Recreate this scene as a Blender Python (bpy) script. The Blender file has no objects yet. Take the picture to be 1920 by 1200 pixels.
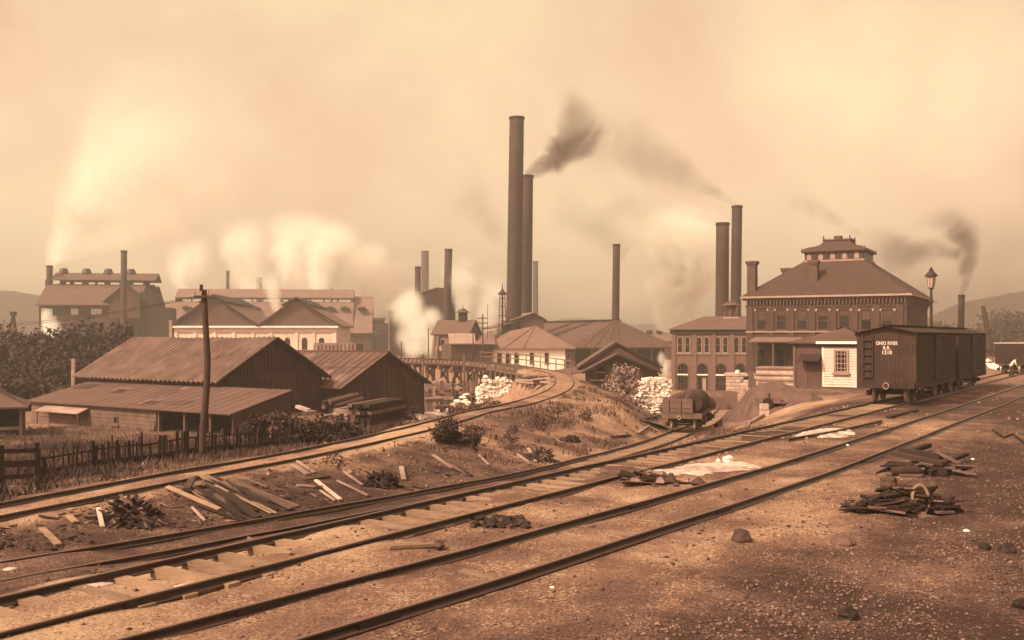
import bpy, math, random
import numpy as np
from mathutils import Vector, Matrix

random.seed(7)
RNG = np.random.default_rng(11)
SC = bpy.context.scene
COL = SC.collection
R = math.radians
# ------------------------------------------------------------------ camera
FPX, YH, CH = 1850.0, 632.0, 3.3          # focal length in 1920 px, horizon row, eye height (m)
cd = bpy.data.cameras.new('camera'); cam = bpy.data.objects.new('camera', cd); COL.objects.link(cam)
cam.location = (0, 0, CH); cam.rotation_euler = (R(90), 0, 0)
cd.sensor_width = 36; cd.lens = 36 * FPX / 1920; cd.shift_y = (YH - 600) / 1920
cd.clip_end = 6000; cd.clip_start = 0.1
SC.camera = cam
# ------------------------------------------------------------------ sky, sun, exposure
SUN_EL, SUN_AZ = R(43), R(-127)            # azimuth clockwise from +Y: the sun stands to the left, a little behind the camera
sd = Vector((math.sin(SUN_AZ) * math.cos(SUN_EL), math.cos(SUN_AZ) * math.cos(SUN_EL), math.sin(SUN_EL)))
sl = bpy.data.lights.new('sun', 'SUN'); sun = bpy.data.objects.new('sun', sl); COL.objects.link(sun)
sl.energy = 5.0; sl.angle = R(0.6); sl.color = (1.0, 0.845, 0.60)
sun.rotation_euler = sd.to_track_quat('Z', 'Y').to_euler()
W = bpy.data.worlds.new('World'); SC.world = W; W.use_nodes = True
nt = W.node_tree; nt.nodes.clear()
def nd(t, typ, **kw):
    n = t.nodes.new(typ)
    for k, v in kw.items(): setattr(n, k, v)
    return n
wo = nd(nt, 'ShaderNodeOutputWorld'); bg = nd(nt, 'ShaderNodeBackground'); bg.inputs[1].default_value = 0.1
sky = nd(nt, 'ShaderNodeTexSky', sky_type='NISHITA', sun_disc=False)
sky.sun_elevation = SUN_EL; sky.sun_rotation = SUN_AZ % (2 * math.pi); sky.dust_density = 6; sky.air_density = 1.5
bw = nd(nt, 'ShaderNodeRGBToBW'); nt.links.new(sky.outputs[0], bw.inputs[0])
pw = nd(nt, 'ShaderNodeMath', operation='POWER'); pw.inputs[1].default_value = 0.8; nt.links.new(bw.outputs[0], pw.inputs[0])
tc = nd(nt, 'ShaderNodeTexCoord'); mp = nd(nt, 'ShaderNodeMapping'); mp.inputs['Scale'].default_value = (1.0, 1.0, 1.15)
mp.inputs['Rotation'].default_value = (0, R(35), 0); mp.inputs['Location'].default_value = (0.35, 0.1, 0.2)
nt.links.new(tc.outputs['Generated'], mp.inputs[0])
nz = nd(nt, 'ShaderNodeTexNoise'); nz.inputs['Scale'].default_value = 3.1; nz.inputs['Detail'].default_value = 6; nz.inputs['Roughness'].default_value = 0.55
nz.inputs['Distortion'].default_value = 0.15
nt.links.new(mp.outputs[0], nz.inputs[0])
cr = nd(nt, 'ShaderNodeValToRGB'); e = cr.color_ramp.elements
e[0].position = 0.34; e[0].color = (0.73, 0.45, 0.30, 1); e[1].position = 0.66; e[1].color = (0.92, 0.695, 0.415, 1)
nt.links.new(nz.outputs[0], cr.inputs[0])
mx = nd(nt, 'ShaderNodeVectorMath', operation='SCALE'); nt.links.new(cr.outputs[0], mx.inputs[0]); nt.links.new(pw.outputs[0], mx.inputs['Scale'])
sc2 = nd(nt, 'ShaderNodeVectorMath', operation='SCALE'); sc2.inputs['Scale'].default_value = 5.2
nt.links.new(mx.outputs[0], sc2.inputs[0]); nt.links.new(sc2.outputs[0], bg.inputs[0]); nt.links.new(bg.outputs[0], wo.inputs[0])
SC.view_settings.view_transform = 'Standard'; SC.view_settings.look = 'None'
SC.view_settings.exposure = 0.0; SC.view_settings.gamma = 1.0; SC.view_settings.use_curve_mapping = False
SC.render.engine = 'CYCLES'
cy = SC.cycles
cy.max_bounces = 8; cy.diffuse_bounces = 3; cy.glossy_bounces = 2; cy.transmission_bounces = 4; cy.volume_bounces = 5; cy.transparent_max_bounces = 8
cy.volume_step_rate = 1.5; cy.volume_max_steps = 128

# ------------------------------------------------------------------ helpers
def at(px, py, Y):
    return Vector(((px - 960) / FPX * Y, Y, CH - (py - YH) / FPX * Y))
def gz(px, py, z):
    Y = FPX * (CH - z) / (py - YH)
    return Vector(((px - 960) / FPX * Y, Y, z))
def tag(o, label=None, cat=None, group=None, kind=None):
    if label: o['label'] = label
    if cat: o['category'] = cat
    if group: o['group'] = group
    if kind: o['kind'] = kind
    return o
def thing(name, label, cat, loc=(0, 0, 0), rz=0.0, group=None):
    o = bpy.data.objects.new(name, None); COL.objects.link(o); o.empty_display_size = 0.3
    o.location = loc; o.rotation_euler = (0, 0, rz)
    return tag(o, label, cat, group)
def copy_tree(o, parent=None):
    c = o.copy(); COL.objects.link(c)
    if parent: c.parent = parent
    for ch in list(o.children): copy_tree(ch, c)
    return c
class MB:
    def __init__(s): s.v = []; s.f = []
    def add(s, vs, fs):
        k = len(s.v); s.v += [tuple(p) for p in vs]; s.f += [tuple(i + k for i in f) for f in fs]; return s
    def obox(s, o, a, n, s0, s1, n0, n1, z0, z1):
        P = lambda p, q, z: (o[0] + a[0] * p + n[0] * q, o[1] + a[1] * p + n[1] * q, z)
        return s.add([P(s0, n0, z0), P(s1, n0, z0), P(s1, n1, z0), P(s0, n1, z0), P(s0, n0, z1), P(s1, n0, z1), P(s1, n1, z1), P(s0, n1, z1)],
                     [(0, 3, 2, 1), (4, 5, 6, 7), (0, 1, 5, 4), (1, 2, 6, 5), (2, 3, 7, 6), (3, 0, 4, 7)])
    def box(s, c, d, rz=0.0):
        a = (math.cos(rz), math.sin(rz)); n = (-a[1], a[0])
        return s.obox(c, a, n, -d[0] / 2, d[0] / 2, -d[1] / 2, d[1] / 2, c[2] - d[2] / 2, c[2] + d[2] / 2)
    def mm(s, x0, x1, y0, y1, z0, z1): return s.obox((0, 0), (1, 0), (0, 1), x0, x1, y0, y1, z0, z1)
    def beam(s, p0, p1, w, h, roll=0.0):
        p0 = Vector(p0); p1 = Vector(p1); d = (p1 - p0).normalized()
        up = Vector((0, 0, 1)) if abs(d.z) < 0.95 else Vector((0, 1, 0))
        x = d.cross(up).normalized(); y = x.cross(d)
        if roll: x, y = x * math.cos(roll) + y * math.sin(roll), y * math.cos(roll) - x * math.sin(roll)
        q = []
        for p in (p0, p1):
            q += [p - x * w / 2 - y * h / 2, p + x * w / 2 - y * h / 2, p + x * w / 2 + y * h / 2, p - x * w / 2 + y * h / 2]
        return s.add(q, [(0, 1, 2, 3), (7, 6, 5, 4), (0, 4, 5, 1), (1, 5, 6, 2), (2, 6, 7, 3), (3, 7, 4, 0)])
    def tube(s, pts, rad, n=8):
        pts = [Vector(p) for p in pts]; m = len(pts)
        if not hasattr(rad, '__len__'): rad = [rad] * m
        vs = []
        ref = Vector((0, 0, 1))
        for i, p in enumerate(pts):
            d = (pts[min(i + 1, m - 1)] - pts[max(i - 1, 0)]).normalized()
            u = d.cross(ref if abs(d.z) < 0.9 else Vector((1, 0, 0))).normalized(); w = d.cross(u)
            for k in range(n):
                t = 2 * math.pi * k / n
                vs.append(p + (u * math.cos(t) + w * math.sin(t)) * rad[i])
        fs = [(i * n + k, i * n + (k + 1) % n, (i + 1) * n + (k + 1) % n, (i + 1) * n + k) for i in range(m - 1) for k in range(n)]
        fs += [tuple(range(n))[::-1], tuple((m - 1) * n + k for k in range(n))]
        return s.add(vs, fs)
    def lathe(s, cx, cy, prof, n=16):
        return s.tube([(cx, cy, z) for r, z in prof], [max(r, 1e-3) for r, z in prof], n) if False else s._lathe(cx, cy, prof, n)
    def _lathe(s, cx, cy, prof, n):
        vs = [(cx + r * math.cos(2 * math.pi * k / n), cy + r * math.sin(2 * math.pi * k / n), z) for r, z in prof for k in range(n)]
        m = len(prof)
        fs = [(i * n + k, i * n + (k + 1) % n, (i + 1) * n + (k + 1) % n, (i + 1) * n + k) for i in range(m - 1) for k in range(n)]
        fs += [tuple(range(n))[::-1], tuple((m - 1) * n + k for k in range(n))]
        return s.add(vs, fs)
    def slab(s, a, b, c, d, t=0.08):
        a, b, c, d = map(Vector, (a, b, c, d)); nrm = (b - a).cross(d - a).normalized() * t
        if nrm.z < 0: nrm = -nrm; a, b, c, d = a, d, c, b
        q = [p - nrm * 0 for p in (a, b, c, d)] + [p + nrm for p in (a, b, c, d)]
        return s.add(q, [(0, 3, 2, 1), (4, 5, 6, 7), (0, 1, 5, 4), (1, 2, 6, 5), (2, 3, 7, 6), (3, 0, 4, 7)])
    def corr(s, a, b, c, d, pitch=0.24, amp=0.035, t=0.03, rows=1, wob=0.0):
        """corrugated sheet: a-b along the eave, d-c along the ridge; waves run up the slope"""
        a, b, c, d = map(Vector, (a, b, c, d)); L = (b - a).length; n = max(8, int(L / pitch * 5))
        nrm = (b - a).cross(d - a).normalized()
        if nrm.z < 0: nrm = -nrm
        k = len(s.v); vs = []; fs = []
        for j in range(rows + 1):
            fj = j / rows
            for i in range(n + 1):
                f = i / n; p = (a.lerp(b, f)).lerp(d.lerp(c, f), fj)
                h = amp * math.cos(2 * math.pi * f * L / pitch) + wob * math.sin(f * 37 + j * 3) * random.random() - wob * 9 * math.sin(math.pi * f) * (0.4 + 0.6 * math.sin(f * 9 + 1) ** 2) * (fj * 0.8 + 0.2)
                if j == 0 and wob: p = p + (a - d).normalized() * wob * 4 * random.random()
                vs.append(p + nrm * (t + h))
        m = n + 1
        for j in range(rows):
            for i in range(n): fs.append((j * m + i, j * m + i + 1, (j + 1) * m + i + 1, (j + 1) * m + i))
        off = len(vs); vs += [v - nrm * t for v in vs]
        fs += [tuple(off + q for q in f[::-1]) for f in fs]
        edge = [(0, 1), ]
        for i in range(n): fs.append((i + 1, i, off + i, off + i + 1)); q = rows * m + i; fs.append((q, q + 1, off + q + 1, off + q))
        for j in range(rows): q = j * m; fs.append((q, q + m, off + q + m, off + q)); q += n; fs.append((q + m, q, off + q, off + q + m))
        return s.add(vs, fs)
    def prism(s, poly, o, a, n, n0, n1):
        """poly: (s,z) outline in a facade plane, extruded from n0 to n1 along n"""
        m = len(poly); P = lambda q, k: (o[0] + a[0] * q[0] + n[0] * k, o[1] + a[1] * q[0] + n[1] * k, q[1])
        vs = [P(q, n0) for q in poly] + [P(q, n1) for q in poly]
        return s.add(vs, [tuple(range(m)), tuple(range(2 * m - 1, m - 1, -1))] + [(i, (i + 1) % m + 0, m + (i + 1) % m, m + i)[::-1] for i in range(m)])
    def rock(s, c, d, sub=1, jit=0.25, rz=None):
        base = ICO[sub]; rz = random.random() * 6.28 if rz is None else rz; ca, sa = math.cos(rz), math.sin(rz); ph = [random.random() * 6 for _ in range(3)]
        vs = []
        for x, y, z in base[0]:
            k = 1 + jit * (math.sin(x * 4.1 + ph[0]) * math.cos(y * 3.7 + ph[1]) + 0.6 * math.sin(z * 5 + ph[2])) * 0.8 + jit * 0.4 * (random.random() - 0.5)
            x, y, z = x * d[0] / 2 * k, y * d[1] / 2 * k, z * d[2] / 2 * k
            vs.append((c[0] + x * ca - y * sa, c[1] + x * sa + y * ca, c[2] + z))
        return s.add(vs, base[1])
    def obj(s, name, m, parent=None, loc=None, smooth=False, rz=0.0):
        me = bpy.data.meshes.new(name); me.from_pydata(s.v, [], s.f); me.materials.append(m)
        if smooth: me.polygons.foreach_set('use_smooth', [True] * len(me.polygons))
        me.validate(); me.update()
        o = bpy.data.objects.new(name, me); COL.objects.link(o)
        if parent: o.parent = parent
        if loc is not None: o.location = loc
        if rz: o.rotation_euler[2] = rz
        return o
def _ico():
    import bmesh
    out = {}
    for k in (1, 2, 3, 4):
        bm = bmesh.new(); bmesh.ops.create_icosphere(bm, subdivisions=k, radius=1.0)
        out[k] = ([tuple(v.co) for v in bm.verts], [tuple(v.index for v in f.verts) for f in bm.faces]); bm.free()
    out[0] = ([(1, 0, 0), (-1, 0, 0), (0, 1, 0), (0, -1, 0), (0, 0, 1), (0, 0, -1)],
              [(0, 2, 4), (2, 1, 4), (1, 3, 4), (3, 0, 4), (2, 0, 5), (1, 2, 5), (3, 1, 5), (0, 3, 5)])
    return out
ICO = _ico()
def np_obj(name, V, Fq, m, parent=None):
    """fast mesh from numpy: V (n,3), Fq (m,k) equal-sized faces"""
    me = bpy.data.meshes.new(name); n, k = Fq.shape
    me.vertices.add(len(V)); me.vertices.foreach_set('co', np.asarray(V, np.float32).ravel())
    me.loops.add(n * k); me.loops.foreach_set('vertex_index', Fq.astype(np.int32).ravel())
    me.polygons.add(n); me.polygons.foreach_set('loop_start', np.arange(0, n * k, k, dtype=np.int32))
    me.update(calc_edges=True); me.materials.append(m)
    o = bpy.data.objects.new(name, me); COL.objects.link(o)
    if parent: o.parent = parent
    return o

# ------------------------------------------------------------------ materials
def tone(v, warm=0.0):
    return (v, v * (0.50 + 0.45 * v - warm), v * (0.44 + 0.42 * v - warm), 1)
def mat(name, v, var=0.3, scale=3.0, rough=0.85, bump=0.25, stretch=(1, 1, 1), big=0.25, spec=0.25, fine=None, warm=0.0, metallic=0.0):
    m = bpy.data.materials.new(name); m.use_nodes = True; t = m.node_tree; b = t.nodes['Principled BSDF']
    b.inputs['Roughness'].default_value = rough; b.inputs['Specular IOR Level'].default_value = spec; b.inputs['Metallic'].default_value = metallic
    co = nd(t, 'ShaderNodeTexCoord'); mp = nd(t, 'ShaderNodeMapping'); mp.inputs['Scale'].default_value = stretch
    t.links.new(co.outputs['Object'], mp.inputs[0])
    n1 = nd(t, 'ShaderNodeTexNoise'); n1.inputs['Scale'].default_value = scale; n1.inputs['Detail'].default_value = 7; n1.inputs['Roughness'].default_value = 0.65
    n2 = nd(t, 'ShaderNodeTexNoise'); n2.inputs['Scale'].default_value = scale * big; n2.inputs['Detail'].default_value = 3
    t.links.new(mp.outputs[0], n1.inputs[0]); t.links.new(co.outputs['Object'], n2.inputs[0])
    r1 = nd(t, 'ShaderNodeValToRGB'); q = r1.color_ramp.elements
    q[0].position = 0.3; q[0].color = tone(v * (1 - var), warm); q[1].position = 0.7; q[1].color = tone(min(0.9, v * (1 + var)), warm)
    ad = nd(t, 'ShaderNodeMath', operation='MULTIPLY_ADD'); ad.inputs[1].default_value = 0.55; t.links.new(n2.outputs[0], ad.inputs[0])
    sc = nd(t, 'ShaderNodeMath', operation='MULTIPLY'); sc.inputs[1].default_value = 0.45; t.links.new(n1.outputs[0], sc.inputs[0])
    oi = nd(t, 'ShaderNodeObjectInfo'); ma = nd(t, 'ShaderNodeMath', operation='MULTIPLY_ADD'); ma.inputs[1].default_value = 0.16; ma.inputs[2].default_value = -0.08
    t.links.new(oi.outputs['Random'], ma.inputs[0]); s2 = nd(t, 'ShaderNodeMath', operation='ADD'); t.links.new(sc.outputs[0], s2.inputs[0]); t.links.new(ma.outputs[0], s2.inputs[1])
    t.links.new(s2.outputs[0], ad.inputs[2]); t.links.new(ad.outputs[0], r1.inputs[0]); t.links.new(r1.outputs[0], b.inputs['Base Color'])
    if bump:
        bp = nd(t, 'ShaderNodeBump'); bp.inputs['Strength'].default_value = bump; bp.inputs['Distance'].default_value = 0.03
        t.links.new(n1.outputs[0], bp.inputs['Height']); t.links.new(bp.outputs[0], b.inputs['Normal'])
    return m
def brickmat(name, v, mort, bw=0.24, bh=0.08, axis='xz', var=0.25):
    m = mat(name, v, var, 2.0, 0.9, 0.15, big=0.3); t = m.node_tree; b = t.nodes['Principled BSDF']
    src = b.inputs['Base Color'].links[0].from_socket
    co = nd(t, 'ShaderNodeTexCoord'); sp = nd(t, 'ShaderNodeSeparateXYZ'); cb = nd(t, 'ShaderNodeCombineXYZ'); t.links.new(co.outputs['Object'], sp.inputs[0])
    su = nd(t, 'ShaderNodeMath', operation='ADD'); t.links.new(sp.outputs[0], su.inputs[0]); t.links.new(sp.outputs[1], su.inputs[1])
    t.links.new(su.outputs[0], cb.inputs[0]); t.links.new(sp.outputs[2], cb.inputs[1])
    br = nd(t, 'ShaderNodeTexBrick'); br.inputs['Scale'].default_value = 1; br.inputs['Brick Width'].default_value = bw; br.inputs['Row Height'].default_value = bh
    br.inputs['Mortar Size'].default_value = bh * 0.12; br.inputs['Mortar'].default_value = tone(mort); t.links.new(cb.outputs[0], br.inputs[0])
    t.links.new(src, br.inputs['Color1']); dk = nd(t, 'ShaderNodeVectorMath', operation='SCALE'); dk.inputs['Scale'].default_value = 0.72
    t.links.new(src, dk.inputs[0]); t.links.new(dk.outputs[0], br.inputs['Color2']); t.links.new(br.outputs[0], b.inputs['Base Color'])
    return m
M = dict(
    rail=mat('rail_steel', 0.03, 0.35, 5, 0.5, 0.1, (1, 1, 1), spec=0.4), tie=mat('tie_wood', 0.2, 0.6, 7, 0.95, 0.5, (1, 6, 6)),
    plank=mat('weathered_plank', 0.13, 0.45, 5, 0.9, 0.5, (1, 8, 8)), pale=mat('pale_new_wood', 0.42, 0.4, 5, 0.85, 0.3, (1, 8, 8)),
    dark=mat('dark_old_wood', 0.03, 0.5, 5, 0.9, 0.5, (1, 8, 8)), board=mat('barn_board', 0.068, 0.45, 3, 0.95, 0.4, (7, 7, 0.6)),
    boardm=mat('mid_board', 0.085, 0.4, 3, 0.95, 0.4, (7, 7, 0.6)), corr=mat('corrugated_iron', 0.15, 0.4, 1.2, 0.6, 0.1, (1, 1, 1), big=0.5, spec=0.35),
    roll=mat('felt_roofing', 0.105, 0.25, 3, 0.95, 0.25, big=0.15), rollp=mat('pale_felt_roofing', 0.16, 0.25, 2.5, 0.95, 0.25, big=0.2),
    slate=mat('slate_roofing', 0.06, 0.25, 6, 0.8, 0.3, (1, 1, 4)), brick=brickmat('red_brick', 0.075, 0.17), brickl=brickmat('light_brick', 0.125, 0.24),
    brickd=brickmat('sooty_brick', 0.055, 0.12), white=mat('whitewash', 0.80, 0.14, 1.2, 0.9, 0.15), cream=mat('cream_plaster', 0.60, 0.2, 1.5, 0.9, 0.1),
    iron=mat('black_iron', 0.025, 0.4, 4, 0.6, 0.15, spec=0.4), stack=mat('sooty_stack_plate', 0.036, 0.5, 1.6, 0.75, 0.15, (1, 1, 0.12), big=0.3),
    glass=mat('dark_window_glass', 0.02, 0.3, 1.0, 0.12, 0.0, spec=0.6), black=mat('black_opening', 0.012, 0.3, 2, 0.9, 0.0),  # black puts the shade inside openings into the colour
    trim=mat('painted_trim', 0.3, 0.2, 4, 0.8, 0.1), stone=brickmat('pale_ashlar', 0.50, 0.30, 0.9, 0.4, var=0.2), carred=mat('boxcar_paint', 0.042, 0.6, 4, 0.8, 0.25, (5, 5, 0.7), warm=0.03),
    letter=mat('white_lettering', 0.62, 0.15, 8, 0.8, 0.0), coal=mat('coal_and_tar', 0.022, 0.5, 12, 0.65, 0.6), ash=mat('ash_dirt', 0.115, 0.35, 5, 0.95, 0.6), cinder=mat('cinder', 0.075, 0.4, 8, 0.95, 0.6),
    sand=mat('white_sand', 0.46, 0.5, 5, 0.95, 0.3), leaf=mat('foliage', 0.045, 0.55, 1.5, 0.8, 0.0, warm=-0.03), leafp=mat('pale_foliage', 0.22, 0.5, 1.5, 0.8, 0.0, warm=-0.03),
    grass=mat('dry_grass', 0.085, 0.55, 0.8, 0.9, 0.0, warm=0.0), bark=mat('bark', 0.035, 0.4, 6, 0.95, 0.5), stonef=mat('field_stone', 0.20, 0.45, 9, 0.9, 0.5),
    block=mat('white_block', 0.74, 0.28, 5, 0.9, 0.3), skin=mat('skin', 0.25, 0.1, 3, 0.6, 0), shirt=mat('pale_shirt', 0.6, 0.1, 4, 0.9, 0.1), cloth=mat('dark_cloth', 0.04, 0.2, 4, 0.9, 0.1),
    pole=mat('pole_wood', 0.055, 0.4, 4, 0.95, 0.4, (8, 8, 0.5)), glassl=mat('lantern_glass', 0.45, 0.2, 4, 0.3, 0), light=mat('pale_board', 0.28, 0.5, 4, 0.9, 0.3, (1, 6, 6)),
)
def dusty_lit(m, v, lo=0.75, hi=0.97):
    """pale dust and wear, plus painted light, on the upward faces of a thing"""
    t = m.node_tree; b = t.nodes['Principled BSDF']; src = b.inputs['Base Color'].links[0].from_socket; g = nd(t, 'ShaderNodeNewGeometry'); s = nd(t, 'ShaderNodeSeparateXYZ'); t.links.new(g.outputs['True Normal'], s.inputs[0])
    k = nd(t, 'ShaderNodeMapRange'); k.inputs['From Min'].default_value = lo; k.inputs['From Max'].default_value = hi; t.links.new(s.outputs[2], k.inputs['Value']); x = nd(t, 'ShaderNodeMix', data_type='RGBA'); t.links.new(k.outputs[0], x.inputs['Factor']); t.links.new(src, x.inputs['A']); x.inputs['B'].default_value = tone(v); t.links.new(x.outputs['Result'], b.inputs['Base Color'])
dusty_lit(M['rail'], 0.13)  # rail tops coloured paler: worn, with their lit look painted in
for e_, c_ in zip([n for n in M['tie'].node_tree.nodes if n.type == 'VALTORGB'][0].color_ramp.elements, ((0.13, 0.08, 0.058, 1), (0.34, 0.215, 0.150, 1))): e_.color = c_
class Fac:
    """a wall face in its thing's local frame: origin o, horizontal unit axis a, outward normal n"""
    def __init__(s, o, a, n): s.o, s.a, s.n = o, a, n
def arch_poly(s0, s1, z0, z1, arch, k=7):
    if not arch: return [(s0, z0), (s1, z0), (s1, z1), (s0, z1)]
    r = (s1 - s0) / 2; rise = r * arch; c = (s0 + s1) / 2; out = [(s0, z0), (s1, z0)]
    for i in range(k + 1):
        t = math.pi * i / k; out.append((c + r * math.cos(t), z1 - rise + rise * math.sin(t)))
    return out
def window(par, f, s, z, w, h, arch=0.0, nx=1, ny=1, frame='trim', fw=0.1, glass='glass', sill=True, name='window', proud=0.05):
    """window part (frame) with pane and sill sub-parts; s,z = lower left corner"""
    fr = MB(); po = arch_poly(s, s + w, z, z + h, arch); pi_ = arch_poly(s + fw, s + w - fw, z + fw, z + h - fw, arch)
    m = len(po)
    for i in range(m):
        j = (i + 1) % m; fr.prism([po[i], po[j], pi_[j], pi_[i]], f.o, f.a, f.n, -0.02, proud)
    for i in range(1, nx):
        x = s + w * i / nx; fr.obox(f.o, f.a, f.n, x - 0.02, x + 0.02, 0.0, proud * 0.8, z + fw, z + h - fw)
    for i in range(1, ny):
        y = z + h * i / ny; fr.obox(f.o, f.a, f.n, s + fw, s + w - fw, 0.0, proud * 0.78, y - 0.02, y + 0.02)
    o = fr.obj(name, M[frame], par)
    MB().prism(pi_, f.o, f.a, f.n, -0.02, 0.012).obj('pane', M[glass], o)
    if sill: MB().obox(f.o, f.a, f.n, s - 0.08, s + w + 0.08, 0.0, 0.13, z - 0.12, z - 0.003).obj('sill', M[frame], o)
    return o
def frame2(o, ang):
    a = (math.cos(ang), math.sin(ang)); return a, (-a[1], a[0])
def gable_walls(L, Wd, ze, zr, zb=0.0):
    """closed house body, ridge along x, width along y"""
    m = MB(); v = [(0, 0, zb), (L, 0, zb), (L, Wd, zb), (0, Wd, zb), (0, 0, ze), (L, 0, ze), (L, Wd, ze), (0, Wd, ze), (0, Wd / 2, zr), (L, Wd / 2, zr)]
    return m.add(v, [(0, 3, 2, 1), (0, 1, 5, 4), (2, 3, 7, 6), (0, 4, 8, 7, 3), (1, 2, 6, 9, 5), (4, 5, 9, 8), (7, 8, 9, 6)])
def gable_roof(L, Wd, ze, zr, ov=0.4, og=0.3, t=0.1, corr=0, lift=0.02, amp=0.035):
    m = MB(); sl = (zr - ze) / (Wd / 2); e = ze - sl * ov + lift; r = zr + lift
    for y0, y1 in ((-ov, Wd / 2), (Wd + ov, Wd / 2)):
        q = ((-og, y0, e), (L + og, y0, e), (L + og, y1, r), (-og, y1, r))
        if corr: m.corr(*q, pitch=corr, amp=amp, t=0.05, rows=3, wob=0.012)
        else: m.slab(*q, t=t)
    return m
def hip_roof(L, Wd, ze, zr, ov=0.4, inset=None, t=0.1, corr=0):
    ins = Wd / 2 if inset is None else inset; m = MB(); s = ov
    A, B, C, D = (-s, -s, ze), (L + s, -s, ze), (L + s, Wd + s, ze), (-s, Wd + s, ze); P, Q = (ins, Wd / 2, zr), (L - ins, Wd / 2, zr)
    vs = [A, B, C, D, P, Q, ] + [(x, y, z - t) for x, y, z in (A, B, C, D)]
    return m.add(vs, [(0, 1, 5, 4), (2, 3, 4, 5), (1, 2, 5), (3, 0, 4), (0, 6, 7, 1), (1, 7, 8, 2), (2, 8, 9, 3), (3, 9, 6, 0), (6, 9, 8, 7)])
def battens(f, s0, s1, zlo, zhi, step=0.28, w=0.05, d=0.03, jit=0.3):
    """vertical battens on a wall face; zhi may be a function of s"""
    m = MB(); s = s0 + step
    while s < s1:
        x = s + random.uniform(-jit, jit) * step * 0.4; top = zhi(x) if callable(zhi) else zhi
        m.obox(f.o, f.a, f.n, x - w / 2, x + w / 2, 0.0, d * random.uniform(0.5, 1.2), zlo, top - 0.03); s += step
    return m
# ------------------------------------------------------------------ track lines
U = np.array([0.55125, 0.83434]); N = np.array([0.83434, -0.55125]); O0 = np.array([-6.28, 12.1])
def cat_spline(P, step=0.5):
    P = np.asarray(P, float); P = np.vstack([2 * P[0] - P[1], P, 2 * P[-1] - P[-2]]); out = []
    for i in range(1, len(P) - 2):
        p0, p1, p2, p3 = P[i - 1:i + 3]; n = max(2, int(np.linalg.norm(p2 - p1) / 0.25))
        t = np.linspace(0, 1, n, endpoint=False)[:, None]
        out.append(0.5 * (2 * p1 + (p2 - p0) * t + (2 * p0 - 5 * p1 + 4 * p2 - p3) * t ** 2 + (3 * p1 - p0 - 3 * p2 + p3) * t ** 3))
    out.append(P[-2][None]); Q = np.vstack(out)
    for _ in range(12): Q[1:-1] = 0.25 * Q[:-2] + 0.5 * Q[1:-1] + 0.25 * Q[2:]
    d = np.r_[0, np.cumsum(np.linalg.norm(np.diff(Q[:, :2], axis=0), axis=1))]; s = np.arange(0, d[-1], step)
    return np.c_[[np.interp(s, d, Q[:, k]) for k in range(Q.shape[1])]].T
A_t = np.array([-14, 0, 40, 80, 140.0])
lineA = cat_spline([np.r_[O0 + U * t + N * 0.75, 0.0] for t in A_t])
Bt = [(-14, 2.95), (-6, 3.2), (-3, 3.32), (0, 3.5), (2, 3.68), (5, 3.92), (8, 4.1), (12, 4.34), (16, 4.52), (22, 4.62), (32, 4.68), (44, 4.8), (70, 4.8), (140, 4.8)]
lineB = cat_spline([np.r_[O0 + U * t + N * o, 0.0] for t, o in Bt])
Cp = [(-260, 1098, -1.0), (0, 1054, -1.0), (240, 1015, -1.05), (480, 974, -1.12), (780, 920, -1.3), (987, 882, -1.6), (1103, 854, -1.9), (1194, 830, -2.2), (1255, 809, -2.5)]
Cw = [tuple(gz(*p)) for p in Cp]
def offset(P, d):
    T = np.gradient(P[:, :2], axis=0); T /= np.linalg.norm(T, axis=1)[:, None]
    Q = P.copy(); Q[:, 0] += T[:, 1] * d; Q[:, 1] -= T[:, 0] * d; return Q
lineC = offset(cat_spline(Cw + [(12.6, 70, -2.9), (17.0, 84, -3.3), (22, 104, -3.9), (25, 118, -4.2)]), 0.72)
Dp = [(-300, 1010, -0.72), (0, 954, -0.7), (375, 883, -0.72), (550, 852, -0.75), (780, 803, -0.72), (900, 770, -0.65), (980, 754, -0.5), (1045, 731, -0.35), (1058, 712, -0.15), (1040, 698, 0.1), (985, 688, 0.35), (925, 680, 0.55), (860, 675, 0.7)]
lineD = cat_spline([tuple(gz(*p)) for p in Dp] + [(-14, 119, 0.8), (-30, 124, 0.8), (-60, 130, 0.8)])
DT0 = 215                                    # index where D leaves the fill for the trestle (set below)
DT0 = int(np.argmax((lineD[:, 1] > 97) & (lineD[:, 0] < 3.0)))
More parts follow.
